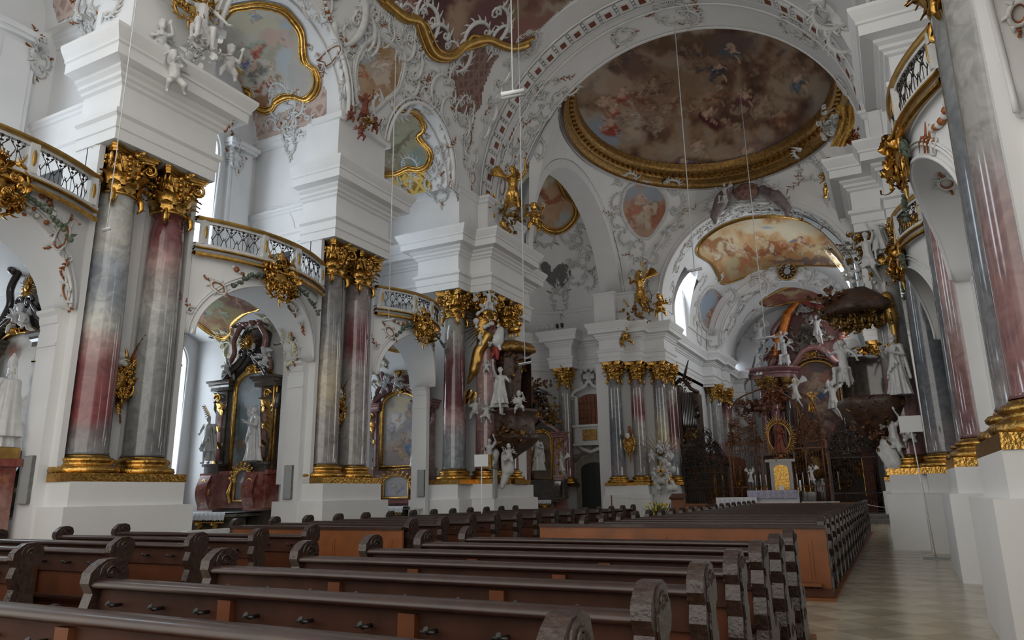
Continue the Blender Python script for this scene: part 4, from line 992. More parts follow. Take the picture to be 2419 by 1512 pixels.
F1 = [(496, 108), (496, 142), (522, 172), (555, 205), (589, 218), (595, 245), (625, 262), (645, 255), (655, 240), (678, 229), (698, 230), (724, 236), (745, 218), (752, 192), (744, 165), (724, 149), (717, 126), (713, 79), (696, 50), (668, 22), (618, 9), (578, 12), (545, 20), (520, 50), (500, 80)]
cv = Canvas(480, 0, 770, 275, 1.5, [(.40, .36, .30), (.50, .46, .38), (.58, .54, .46), (.50, .48, .44)], 60, 31, 1.5)
for a in ((600, 50, 60, 22, .2, (.55, .50, .36)), (680, 60, 28, 16, .5, (.40, .46, .52)), (650, 90, 40, 20, 0, (.55, .40, .33)), (680, 150, 22, 60, -.2, (.46, .50, .52)), (530, 170, 50, 20, .7, (.45, .22, .10)), (620, 240, 26, 22, .6, (.30, .15, .08)), (600, 110, 40, 16, .3, (.38, .42, .33)), (650, 120, 16, 30, .3, (.40, .37, .28)), (705, 190, 20, 40, .2, (.46, .44, .42))): cv.blob(*a, .6, .85)
for x, y, z, c in ((605, 115, 40, (.42, .12, .09)), (575, 105, 30, (.3, .36, .28)), (600, 160, 50, (.20, .20, .17)), (555, 165, 34, (.55, .36, .10)), (575, 145, 26, (.14, .18, .36)), (640, 190, 36, (.42, .14, .10)), (610, 200, 36, (.35, .12, .07)), (665, 95, 20, (.55, .4, .3)), (600, 30, 30, (.3, .36, .44)), (640, 155, 22, (.6, .55, .45)), (540, 120, 34, (.52, .42, .38))): cv.figure(x, y, z, c)
framed('colourful fresco in a curved gilt frame on the vault at upper left', F1, S_BAY, cv, .085, 2.5)
patch('pink_lattice_panel', [(596, 262), (640, 275), (700, 250), (764, 205), (764, 284), (690, 312), (618, 338), (606, 300)], S_BAY, .02, None, 4, M['pinklat'], label='pink lattice panel on the vault below the first gilt framed fresco', cat='panel')
patch('pink_lattice_panel', [(128, 0), (170, 0), (205, 40), (265, 30), (262, 60), (150, 95), (138, 50)], S_BAY, .02, None, 4, M['pinklat'], label='pink lattice panel on the vault at the upper left corner', cat='panel')
F2 = [(900, 330), (887, 348), (885, 392), (905, 412), (935, 412), (965, 400), (990, 402), (1010, 392), (1018, 370), (1013, 352), (995, 333), (988, 320), (1000, 308), (1001, 292), (985, 268), (954, 257), (928, 264), (905, 290)]
cv = Canvas(870, 240, 1040, 430, 1.2, [(.30, .27, .18), (.38, .35, .24), (.44, .42, .30), (.36, .38, .30)], 40, 41, 1.6)
for a in ((900, 330, 20, 40, .3, (.20, .18, .13)), (985, 375, 26, 16, 0, (.24, .32, .30)), (905, 395, 30, 12, .3, (.30, .18, .08)), (950, 340, 34, 6, -.9, (.22, .19, .12)), (930, 355, 26, 5, .6, (.25, .2, .14))): cv.blob(*a, .6, .85)
cv.figure(920, 375, 22, (.5, .45, .38)); cv.figure(905, 345, 22, (.3, .25, .18))
framed('olive green fresco in a gilt frame on the second bay vault', F2, S_BAY, cv, .09, 2)
patch('gold_lattice_panel', [(930, 420), (960, 412), (1000, 405), (1014, 420), (1016, 470), (930, 492)], S_BAY, .03, None, 2.5, M['goldlat'], label='gold lattice panel below the olive green fresco', cat='panel')
F3 = [(1213, 446), (1229, 406), (1246, 389), (1279, 392), (1310, 402), (1320, 426), (1335, 459), (1358, 482), (1361, 506), (1346, 530), (1322, 545), (1291, 542), (1266, 519), (1239, 502), (1212, 475)]
cv = Canvas(1200, 370, 1380, 560, 1.2, [(.42, .26, .16), (.52, .34, .22), (.55, .42, .30)], 40, 51, 1.5)
for a in ((1250, 430, 44, 34, .2, (.58, .58, .42)), (1255, 440, 20, 14, .2, (.68, .68, .52)), (1330, 520, 22, 14, -.6, (.42, .46, .44)), (1300, 470, 26, 12, 0, (.36, .14, .08))): cv.blob(*a, .5, .9)
cv.crowd((1225, 465, 1290, 500), 8, 22, [(.5, .3, .2), (.42, .2, .12), (.6, .5, .38)])
framed('orange fresco with a pale sun in a gilt frame on the transept vault', F3, S_TR, cv, .13, 2)
F4 = [(1470, 470), (1480, 445), (1504, 430), (1530, 430), (1555, 444), (1572, 467), (1574, 500), (1552, 541), (1532, 562), (1504, 558), (1478, 523), (1468, 495)]
cv = Canvas(1455, 415, 1590, 575, 1, [(.42, .26, .18), (.50, .34, .25), (.40, .28, .22)], 30, 61, 1.8)
for a in ((1540, 450, 30, 22, .3, (.34, .38, .44)), (1490, 450, 18, 16, 0, (.34, .37, .42)), (1518, 490, 14, 40, .05, (.58, .48, .38)), (1545, 510, 20, 30, .3, (.38, .16, .10)), (1492, 500, 14, 30, 0, (.45, .2, .13))): cv.blob(*a, .5, .9)
cv.figure(1520, 480, 50, (.56, .46, .36)); cv.figure(1495, 535, 30, (.45, .25, .18))
framed('figure fresco in a white shell work frame between the two arches', F4, S_CROSS, cv, .07, 2, fmat=M['stucco'])
F5 = [(839, 207), (836, 178), (841, 141), (858, 107), (891, 85), (910, 95), (928, 108), (950, 117), (954, 148), (947, 185), (936, 215), (910, 237), (884, 260), (854, 254), (840, 232)]
cv = Canvas(825, 75, 965, 270, 1, [(.40, .26, .15), (.50, .36, .24), (.46, .34, .24)], 30, 71, 1.6)
for a in ((870, 140, 20, 24, .2, (.40, .44, .48)), (905, 180, 26, 34, .3, (.60, .50, .42)), (935, 190, 14, 26, 0, (.36, .22, .12)), (900, 110, 30, 16, .4, (.40, .25, .13))): cv.blob(*a, .5, .9)
for x, y, z, c in ((905, 150, 44, (.62, .55, .48)), (850, 170, 40, (.38, .15, .08)), (890, 215, 34, (.5, .28, .18)), (925, 150, 30, (.55, .42, .3))): cv.figure(x, y, z, c)
framed('oval figure fresco in a white scroll frame above the second pier', F5, S_NAVE, cv, .07, 2, fmat=M['stucco'])
patch('dark_red_lattice_panel', [(1061, 159), (1106, 126), (1136, 112), (1178, 128), (1165, 148), (1154, 174), (1139, 215), (1136, 248), (1110, 272), (1076, 257), (1065, 230), (1076, 204), (1061, 185)], S_NAVE, .03, None, 4, M['redlat'], label='dark red lattice panel on the nave vault beside the great arch', cat='panel')
F6 = [(1708, 669), (1756, 655), (1814, 634), (1856, 628), (1922, 626), (1982, 628), (2008, 618), (1982, 580), (1972, 558), (1932, 532), (1869, 512), (1781, 511), (1721, 526), (1680, 548), (1652, 575), (1648, 600), (1680, 622), (1694, 645)]
cv = Canvas(1630, 495, 2030, 690, 1, [(.42, .20, .08), (.56, .36, .18), (.62, .50, .32), (.60, .52, .36)], 40, 81, 2.2)
for a in ((1830, 540, 90, 16, .05, (.64, .56, .40)), (1800, 585, 90, 10, -.1, (.36, .13, .05)), (1900, 580, 70, 7, .05, (.34, .12, .05)), (1850, 610, 110, 10, 0, (.50, .26, .1)), (1680, 580, 26, 12, -.5, (.32, .14, .05)), (1940, 600, 60, 16, .5, (.52, .42, .24)), (1730, 625, 20, 30, .3, (.50, .42, .26)), (1810, 535, 16, 5, .1, (.30, .34, .42)), (1870, 565, 14, 4, .2, (.16, .18, .24)), (1760, 625, 34, 10, -.2, (.46, .18, .08)), (1900, 620, 90, 6, 0, (.22, .14, .12))): cv.blob(*a, .6, .85)
cv.crowd((1680, 560, 1960, 612), 26, 20, [(.45, .18, .08), (.6, .45, .25), (.3, .14, .08), (.62, .54, .4)])
framed('bright orange fresco on the choir vault', F6, S_CHOIR, cv, .10, 2)
F7 = [(1798, 714), (1828, 692), (1868, 675), (1920, 670), (1958, 682), (1980, 694), (1978, 702), (1900, 709), (1822, 722)]
cv = Canvas(1790, 660, 1990, 730, 1, [(.20, .07, .05), (.30, .13, .09), (.38, .27, .18)], 20, 91, 1.8)
for a in ((1860, 684, 40, 5, -.1, (.42, .34, .2)), (1900, 700, 90, 5, -.08, (.26, .10, .08))): cv.blob(*a, .5, .9)
framed('dark red fresco on the sanctuary ceiling above the altar', F7, S_SANC, cv, .09, 2)
F8 = [(452, 742), (486, 713), (541, 681), (591, 672), (620, 688), (626, 712), (612, 728), (580, 738), (549, 764), (546, 784), (530, 797), (497, 783), (463, 757)]
cv = Canvas(440, 660, 640, 805, 1, [(.30, .22, .10), (.38, .30, .15), (.28, .14, .09)], 36, 101, 1.8)
for a in ((470, 735, 30, 10, -.3, (.12, .14, .24)), (500, 715, 34, 16, -.2, (.40, .42, .26)), (570, 710, 44, 20, .3, (.26, .12, .09)), (610, 700, 16, 18, .3, (.42, .36, .18)), (530, 775, 34, 14, .5, (.28, .15, .08)), (590, 690, 34, 10, .3, (.3, .2, .15))): cv.blob(*a, .5, .9)
for x, y, z, c in ((520, 735, 34, (.32, .38, .26)), (560, 705, 30, (.3, .16, .12)), (480, 745, 28, (.45, .25, .15)), (585, 700, 26, (.35, .24, .2))): cv.figure(x, y, z, c)
framed('fresco in a gilt frame under the second left arch', F8, S_CHAP, cv, .055, 2)
F9 = [(882, 812), (905, 797), (941, 786), (968, 799), (975, 818), (950, 828), (919, 823)]
cv = Canvas(870, 780, 985, 835, 1, [(.40, .32, .22), (.45, .36, .26), (.34, .24, .18)], 20, 103, 1.8); cv.figure(930, 805, 22, (.4, .25, .2))
framed('small pale fresco under the third left arch', F9, S_CHAP, cv, .05, 2)
F10 = [(0, 470), (22, 482), (36, 505), (38, 530), (26, 545), (0, 560), (-30, 540), (-30, 480)]
cv = Canvas(-40, 460, 50, 570, 1, [(.36, .26, .14), (.3, .2, .12), (.25, .14, .08)], 20, 105, 1.8)
framed('sliver of a gilt framed fresco under the first arch at the left edge', F10, S_CHAP, cv, .06, 2)
# ================================================================ stucco relief, region by region
def relief(label, items, group=None, cat='stucco relief', mat=None, gmat=None):
    """items: (px, py, width m, height m, rotation, surface, kind)"""
    t = None
    for (px, py, w, h, rot, S, kind) in items:
        o = orn_at(px, py, 1.0, S, rot)
        if o is None: continue
        if t is None: t = thing('stucco_relief', label, cat, tuple(o.o), group=group)
        if kind == 'c': o.cartouche(w, h, RN)
        elif kind == 'p': o.cartouche(w, h, RN, crest=False, gold=False)
        elif kind == 'b':                                            # one bold C scroll with flames
            o.cs(0, 0, w*.5, -1.4, 1.6, .06*w, 8); o.volute(-w*.1, h*.3, w*.18, 0, 1, 1.4, .05*w); o.flame(-w*.1, -h*.35, -1.2, w*.5, .06*w); o.flame(w*.05, h*.5, 1.2, w*.4, .05*w)
        elif kind == 's': o.spray(0, 0, PI/2, h, True, 6); o.volute(0, 0, w*.3, 0, 1, 1.2, .03)
        elif kind == 'r':                                            # small ring cartouche with sprays
            n = 14; o.tube([(w*.25*math.cos(2*PI*k/n), h*.3*math.sin(2*PI*k/n)) for k in range(n+1)], .03, False, .03)
            o.tube([(w*.2*math.cos(2*PI*k/n), h*.24*math.sin(2*PI*k/n)) for k in range(n+1)], .018, True, .03)
            for q in range(6): o.flame(w*.27*math.cos(q*1.05), h*.32*math.sin(q*1.05), q*1.05+.4, w*.22, .03)
            o.spray(0, h*.34, PI/2, h*.3, True, 3); o.spray(0, -h*.34, -PI/2, h*.25, True, 3)
        elif kind == 'g':                                            # garland of flowers
            for k in range(int(12*w)):
                x = -w/2+w*(k+.5)/int(12*w); y = -h*(1-(2*x/w)**2)
                (o.g if k % 2 else o.b).ball(o.P(x, y, .05), RN.uniform(.04, .08), n=6, m=4)
        ob = o.b.build('scrollwork', mat or M['stucco']) if o.b.v else None
        if ob: child_abs(ob, t)
        if o.g.v:
            g = o.g.build('sprays', gmat or M['bronze'], ob if ob else None)
            if not ob: child_abs(g, t)
    return t
N_, B_, W_, X_, T_, A_ = S_NAVE, S_BAY, S_WARCH, S_CROSS, S_TR, ALL
relief('white scrollwork spilling over the edge of the top ceiling fresco', [(800, 18, 2.2, 1.4, .3, N_, 'b'), (905, 22, 1.6, 1.4, 2.2, N_, 'b'), (950, 62, 1.3, 1.3, 1.0, N_, 'c'), (1000, 60, 1.4, 1.2, .6, N_, 'b'), (1030, 105, 1.4, 1.4, 2.6, N_, 'b'), (970, 105, 1.3, 1.2, 1.6, N_, 'c'), (1125, 95, 1.4, 1.4, 2.6, N_, 'b'), (1165, 60, 1.5, 1.5, .4, N_, 'b'), (1185, 95, 1.2, 1.2, 3.2, N_, 'b'), (1245, 105, 1.3, 1, .9, N_, 'c'), (1310, 85, 1.1, 1, 1.2, N_, 'b'), (1085, 130, 1.2, 1.1, 0, N_, 'b'), (1010, 30, 1.2, 1.1, 4, N_, 'b')])
relief('rust coloured flower garland and shell work left of the oval fresco', [(800, 48, 1.9, .35, -.4, N_, 'g'), (745, 8, 1.3, .9, .2, N_, 'p'), (850, 75, 1.3, 1.1, .6, N_, 'b'), (835, 100, 1.0, 1.2, .3, N_, 'p')])
relief('white scroll frame and leaves round the oval figure fresco', [(865, 92, 1.1, .9, .5, N_, 'b'), (905, 78, 1.0, .8, 0, N_, 'c'), (955, 108, 1.0, 1.0, -.5, N_, 'b'), (972, 150, 1.1, 1.1, -.4, N_, 'b'), (965, 190, 1.1, 1.1, -.9, N_, 'b'), (945, 235, 1.1, 1.0, -1.2, N_, 'b'), (900, 262, 1.0, 1.0, 3.4, N_, 'b'), (830, 155, .9, 1.2, 2.9, N_, 'b'), (826, 215, .9, 1, 3, N_, 'p'), (980, 200, .7, .8, -.8, N_, 's'), (960, 225, .8, .9, -1.2, N_, 's'), (1020, 170, .6, .7, 3, N_, 's')])
relief('white scrollwork edging the dark red lattice panel', [(1062, 130, 1.0, 1.2, .8, N_, 'b'), (1078, 180, .9, 1.1, 2.6, N_, 'b'), (1040, 215, 1.2, 1.3, 2.8, N_, 'b'), (1060, 262, 1.1, 1.2, 3, N_, 'b'), (1098, 262, 1.2, 1.0, 3.1, N_, 'c'), (1155, 262, 1.0, 1.0, 0, N_, 'b'), (1168, 215, .9, 1.1, -.4, N_, 'b'), (1185, 170, 1.0, 1.2, 0, N_, 'b'), (1215, 150, 1.1, 1.0, .6, N_, 'c'), (1010, 235, .9, .9, 2.2, N_, 'p'), (1205, 175, .9, 1.0, .5, N_, 's'), (1240, 135, .8, .8, .8, N_, 's'), (1140, 282, .7, .8, -.3, N_, 's')])
relief('pale shell work in the spandrel left of the great arch', [(1105, 330, 1.1, 1.5, 0, N_, 'r'), (1110, 375, 1.0, 1.2, 0, N_, 'p'), (1092, 300, .9, 1.1, .3, N_, 'b'), (1140, 300, .9, 1.0, .2, N_, 'b'), (1115, 420, .8, 1.0, 0, N_, 'r')])
relief('fine scroll relief on the underside of the great arch, left half', [(1195, 380, .9, 1.6, 0, W_, 'c'), (1186, 440, 1.1, 1.7, 0, W_, 'r'), (1200, 340, .6, .7, 0, W_, 's'), (1255, 255, 1.1, 1.7, -.4, W_, 'c'), (1272, 215, .8, 1.3, -.7, W_, 'p'), (1262, 275, .7, .8, 2.6, W_, 's'), (1312, 190, .8, 1, -.8, W_, 's'), (1470, 85, .9, 1.0, -1.1, W_, 'c'), (1590, 32, 1.4, 1.7, -1.5, W_, 'c'), (1620, 40, 1.1, 1.3, -1.6, W_, 'b'), (1650, 28, .8, .9, -1.6, W_, 's')])
relief('fine scroll relief on the underside of the great arch, right half', [(1870, 62, 1.1, 1.4, -2.2, W_, 'c'), (1905, 85, .9, 1.1, -2.3, W_, 'b'), (1935, 20, 1.0, 1.2, -2.3, W_, 'b'), (1975, 120, .8, 1.1, -2.5, W_, 's'), (1990, 200, .8, 1.0, -2.8, W_, 'p'), (1970, 30, 1.3, 1.3, -2.4, A_, 'b'), (2000, 90, 1.1, 1.3, -2.6, A_, 'b')])
relief('rockwork crust along the inner rim of the great arch at the left', [(1225, 360, .8, 1.2, -.2, A_, 'c'), (1240, 325, .9, 1.2, -.3, A_, 'b'), (1262, 292, .9, 1.2, -.5, A_, 'b'), (1290, 262, .9, 1.1, -.6, A_, 'b'), (1322, 232, .8, 1.1, -.7, A_, 'p'), (1270, 350, .9, .9, 0, X_, 'b'), (1350, 205, .8, .9, -.8, A_, 'b')], mat=M['stucco'])
relief('rust brown and white ornament round the transept fresco', [(1330, 400, 1.0, 1.2, -.4, T_, 'b'), (1350, 440, .9, 1.3, -.6, T_, 'b'), (1375, 480, .9, 1.3, -.5, T_, 'p'), (1378, 520, 1.0, 1.2, -1, T_, 'b'), (1345, 555, 1.0, 1.2, 3.6, T_, 'b'), (1290, 560, 1.2, 1.2, 3.1, T_, 'c'), (1250, 530, 1.1, 1.2, 2.8, T_, 'b'), (1400, 500, .8, 1.0, -.2, T_, 's')])
relief('wide lace of scrolls on the transept vault above the cornice', [(1262, 610, 1.2, 1.4, .2, T_, 'r'), (1240, 655, 1.3, 1.3, 0, T_, 'c'), (1270, 640, .9, .9, 0, T_, 's'), (1350, 600, 1.1, 1.2, -.6, T_, 'b'), (1365, 650, 1.3, 1.3, -.2, T_, 'c'), (1400, 620, 1.2, 1.2, .5, T_, 'b'), (1415, 595, 1.0, 1.1, 1.0, T_, 'b'), (1385, 665, 1.1, 1.0, 0, T_, 'b'), (1430, 640, .9, 1.4, -.2, T_, 'b'), (1440, 690, .9, 1.6, 0, T_, 'c'), (1322, 710, 1.1, 2.0, 0, T_, 'c'), (1328, 680, .8, 1.2, 0, T_, 'p'), (1425, 575, .7, 1.2, .2, T_, 's'), (1360, 570, .8, .9, .6, T_, 'b'), (1380, 545, .8, .8, 1.6, T_, 'b'), (1398, 640, .6, .7, -1, T_, 's')])
patch('grey_shield_panel', [(1277, 628), (1288, 618), (1300, 628), (1304, 642), (1320, 624), (1342, 626), (1348, 650), (1336, 672), (1316, 684), (1300, 672), (1282, 654)], T_, .03, None, 3, M['darkgrey'] if 'darkgrey' in M else M['grey'], label='heart shaped grey panel in the scrollwork of the transept vault', cat='panel')
relief('white shell frame with gilt palm leaves round the fresco between the arches', [(1462, 475, 1.0, 1.5, 2.8, X_, 'b'), (1462, 520, .9, 1.3, 3.1, X_, 'b'), (1482, 560, .9, 1.2, 3.4, X_, 'b'), (1505, 590, 1.1, 1.3, 3.1, X_, 'c'), (1560, 565, 1.0, 1.3, -.7, X_, 'b'), (1585, 520, 1.0, 1.4, -.4, X_, 'b'), (1592, 475, 1.1, 1.5, -.1, X_, 'b'), (1580, 435, 1.2, 1.2, .6, X_, 'b'), (1525, 405, 2.0, 1.9, 0, X_, 'c'), (1480, 425, 1.2, 1.2, 2.0, X_, 'b'), (1510, 640, .8, 1.3, 0, X_, 'c'), (1507, 680, .6, 1.2, 0, X_, 'p'), (1540, 610, .7, 1.0, -.6, X_, 'b'), (1600, 430, .9, 1.2, .3, X_, 'p')])
relief('gilt palm leaves at both sides of the fresco between the arches', [(1450, 512, .9, 1.0, 1.3, X_, 's'), (1600, 505, .9, 1.2, -1.2, X_, 's'), (1590, 540, .7, .7, -1.6, X_, 's')], gmat=M['goldflat'])
relief('crest of scrolls over the middle of the choir arch', [(1765, 430, 2.0, 1.6, 0, X_, 'c'), (1720, 470, 1.5, 1.4, 1.2, X_, 'b'), (1800, 465, 1.5, 1.4, -1.0, X_, 'b'), (1760, 490, 1.6, 1.0, 3.1, X_, 'b'), (1835, 480, 1.1, 1.0, -1.4, X_, 'b'), (1690, 490, 1.1, 1.2, 1.8, X_, 'b'), (1740, 395, .9, 1.0, 0, X_, 'p')])
relief('scrollwork climbing the pendentive at the right of the choir arch', [(1955, 440, 1.6, 1.6, -.6, X_, 'b'), (1990, 480, 1.4, 1.5, -.6, X_, 'b'), (2015, 530, 1.2, 1.6, -.3, X_, 'b'), (1920, 400, 1.4, 1.4, .6, X_, 'c'), (1905, 360, 1.3, 1.4, 2.8, X_, 'b'), (1900, 420, 1.1, 1.2, 1.8, X_, 's'), (2030, 580, 1.0, 1.6, 0, A_, 'c')])
relief('scrolls on the jamb between transept arch and choir arch', [(1520, 660, .8, 1.4, 0, A_, 'p'), (1532, 700, 1.0, 1.4, 0, A_, 'r')])
rim = []
for k, (px, py) in enumerate(((1585, 690), (1592, 655), (1604, 622), (1620, 592), (1640, 566), (1664, 543), (1692, 524), (1725, 508), (1760, 497), (1800, 491), (1845, 491), (1890, 500), (1935, 518), (1972, 545), (2000, 580), (2022, 620))):
    rim.append((px, py, 1.1, 1.1, [1.6, 1.5, 1.2, 1.0, .8, .6, .5, .3, .2, 0, -.2, -.4, -.6, -.8, -1, -1.4][k]+PI/2, A_, 'b' if k % 3 else 'c'))
relief('crust of leaves and shells on the inner edge of the choir arch', rim)
relief('scrollwork on the left choir vault round the tall medallion', [(1640, 735, 1.2, 1.8, .2, A_, 'b'), (1652, 790, 1.5, 1.5, 0, A_, 'c'), (1690, 800, 1.4, 1.5, 0, A_, 'c'), (1720, 760, 1.1, 1.6, -.2, A_, 'b'), (1722, 700, 1.1, 1.5, 0, A_, 'b'), (1690, 665, 1.2, 1.2, .5, A_, 'b'), (1655, 670, 1.0, 1.4, 1, A_, 'b'), (1740, 830, 1.0, 1.6, 0, A_, 'c')])
cv = Canvas(1630, 660, 1730, 790, 1, [(.30, .26, .26), (.42, .36, .33), (.34, .20, .17)], 24, 111, 1.8)
for a in ((1668, 715, 12, 36, .2, (.34, .42, .52)), (1705, 730, 12, 40, 0, (.28, .13, .12)), (1680, 745, 12, 12, 0, (.20, .30, .22))): cv.blob(*a, .4, .9)
cv.figure(1682, 740, 34, (.4, .16, .12))
framed('tall medallion painting on the left vault of the choir', [(1655, 760), (1650, 720), (1662, 690), (1680, 678), (1700, 690), (1714, 715), (1712, 755), (1695, 780), (1670, 780)], sub('ceiling_choir', 'wall_left_choir'), cv, .09, 2, fmat=M['stucco'])
SA = sub('wall_sanctuary_arch')
relief('scrollwork over the second choir arch', [(px, py, 1.6, 1.3, r, SA, 'c' if i % 2 else 'b') for i, (px, py, r) in enumerate(((1722, 800, 1.4), (1728, 765, 1.2), (1742, 735, .9), (1762, 705, .7), (1790, 678, .5), (1820, 660, .3), (1895, 650, -.2), (1930, 655, -.4), (1965, 668, -.6), (1990, 690, -.8)))])
relief('lace of white scrolls on the sanctuary vault at the left', [(1775, 745, 1.6, 1.6, .3, A_, 'c'), (1795, 730, 1.4, 1.2, 0, A_, 'b'), (1770, 780, 1.2, 1.8, 0, A_, 'c'), (1990, 730, 1.2, 1.8, .2, A_, 'c')])
relief('big white cartouche on the pink lattice of the first left vault', [(672, 262, 1.1, 1.5, 0, B_, 'c'), (660, 225, .8, .9, .6, B_, 'b'), (700, 250, .7, .8, -.5, B_, 'b'), (720, 295, .7, .7, -.9, B_, 'b'), (688, 300, .6, .7, .2, A_, 'c'), (640, 300, .5, .5, 1, A_, 'b'), (684, 330, .5, .9, 0, A_, 'p')])
relief('small ring cartouche on the rim of the first left vault', [(778, 135, .7, 1.3, -.2, A_, 'r'), (758, 175, .4, .6, -.4, B_, 's'), (735, 115, .3, .5, .2, B_, 's')])
relief('white scrolls round the gold lattice of the second left vault', [(968, 395, .8, .9, .5, B_, 'b'), (958, 425, .7, .9, 0, B_, 'c'), (1015, 400, .8, 1.2, -.5, B_, 'b'), (1025, 440, .8, 1.3, 0, A_, 'c'), (1030, 375, .7, .9, -.6, A_, 'b'), (1040, 350, .6, .8, -.9, A_, 's'), (1066, 440, .5, .8, 0, A_, 'r'), (1010, 325, .4, .6, 0, B_, 's')])
relief('white cartouche with gilded leaves at the top left vault', [(215, 20, 1.1, 1.4, 0, A_, 'c'), (225, 65, .8, 1.0, 0, A_, 'c'), (195, 45, .6, .9, 1, A_, 'b'), (265, 15, .6, .7, -.8, A_, 'b')])
SG = sub('wall_left_gallery', 'trim_3', 'ceiling_left_bay')
relief('small white cartouche on the gallery pilaster at the far left', [(85, 150, .55, .85, 0, A_, 'c'), (92, 98, .4, .5, 0, A_, 's')])
relief('small white cartouche on the gallery pilaster behind the second balustrade', [(560, 378, .5, .8, 0, A_, 'c'), (565, 332, .3, .4, 0, A_, 's'), (553, 288, .3, .4, 2.8, A_, 's')])
FC = S_FAC
relief('small gilt edged ornaments on the arch band at the left edge', [(85, 480, .5, .5, 1.0, FC, 'g'), (145, 560, .6, .7, -.5, FC, 'r'), (120, 500, .3, .4, .4, FC, 's'), (158, 610, .3, .4, 2.6, FC, 's'), (160, 690, .5, .7, 0, FC, 'r'), (50, 462, .9, .25, .2, FC, 'g')])
relief('small gilt edged ornaments on the arch band of the second left arch', [(515, 680, .5, .7, 1.0, FC, 'r'), (585, 640, .9, .15, -.1, FC, 'g'), (690, 725, .5, .7, -.4, FC, 'r'), (700, 825, .5, .8, 0, FC, 'r'), (450, 735, .4, .5, .6, FC, 's'), (680, 665, .6, .2, -.8, FC, 'g'), (712, 760, .3, .4, 2.8, FC, 's')])
relief('small gilt edged ornaments on the arch band of the third left arch', [(920, 785, .6, .7, .7, FC, 'r'), (945, 755, .8, .15, 0, FC, 'g'), (1022, 800, .5, .8, -.2, FC, 'r'), (1030, 900, .5, .9, 0, FC, 'r'), (890, 820, .4, .5, .6, FC, 's')])
relief('ornament on the white spandrels behind the right columns', [(2235, 430, .5, .6, .3, FC, 'r'), (2208, 335, .4, .5, .4, FC, 's'), (2405, 30, .35, .4, 0, FC, 'r'), (2225, 260, .7, .2, .4, FC, 'g')])
# yellowish rockwork in the chapel vaults
CHV = S_CHAP
for lab, its in (('cream and green rockwork on the vault edge of the first left chapel', [(90, 560, 1.0, 1.0, -.6, CHV, 'b'), (112, 600, .9, 1.0, -.5, CHV, 'c'), (128, 640, .8, 1.0, -.3, CHV, 'b'), (70, 520, .9, .9, -.9, CHV, 'c'), (125, 590, .8, .8, .5, CHV, 'b')]),
                 ('cream and green rockwork on the vault edge of the second left chapel', [(640, 720, .9, .9, -.6, CHV, 'c'), (660, 745, .8, .9, -.5, CHV, 'b'), (672, 785, .8, 1.0, -.3, CHV, 'c'), (650, 760, .7, .8, .6, CHV, 'b'), (680, 830, .6, 1.0, 0, A_, 'c'), (540, 800, .8, .9, .3, CHV, 'c'), (552, 840, .7, 1.2, 0, A_, 'c'), (535, 830, .6, .8, .6, A_, 'b'), (600, 780, .5, .6, 1, A_, 's')]),
                 ('cream and green rockwork on the vault edge of the third left chapel', [(990, 830, .7, .8, -.5, CHV, 'c'), (1005, 870, .6, .9, -.2, CHV, 'b'), (890, 850, .7, .9, .3, CHV, 'c'), (880, 890, .6, .9, 0, A_, 'b')])):
    relief(lab, its, mat=M['cream'], gmat=M['leaf'])
# coffered band of white panels with rust squares on the great arch
t = thing('coffered_band', 'band of white panels with small rust squares running round the great arch', 'arch band', (AXC, 25.5, 21.2))
n = 31
for k in range(n):
    a = PI*(k+.5)/n; c = Vector((AXC-7.39*math.cos(a), 25.35, 13.85+7.39*math.sin(a))); nr_ = Vector((math.cos(a), 0, -math.sin(a))); tg = Vector((math.sin(a), 0, math.cos(a))); yy = Vector((0, 1, 0))
    b = MB(); b.obox(c, tg*.30, yy*.34, nr_*.04); b.obox(c, tg*.25, yy*.28, nr_*.065); p = b.build('panel', M['wall']); child_abs(p, t)
    s_ = MB(); s_.obox(c+nr_*.07, tg*.13, yy*.14, nr_*.02); s_.build('rust_square', M['brownred'], p)
    g = MB(); a2 = PI*(k+1)/n; q = Vector((AXC-7.39*math.cos(a2), 25.35, 13.85+7.39*math.sin(a2))); 
    for s2 in (-.2, 0, .2): g.ball(q+yy*s2+nr_*-.0, .075, n=6, m=4)
    child_abs(g.build('leaf_knot', M['stucco']), t)
b = MB()
for dy in (-.48, .48, 1.0, 2.75): b.tube([(AXC-7.41*math.cos(PI*k/60), 25.35+dy, 13.85+7.41*math.sin(PI*k/60)) for k in range(61)], .045, 5)
child_abs(b.build('moulding', M['wall']), t)
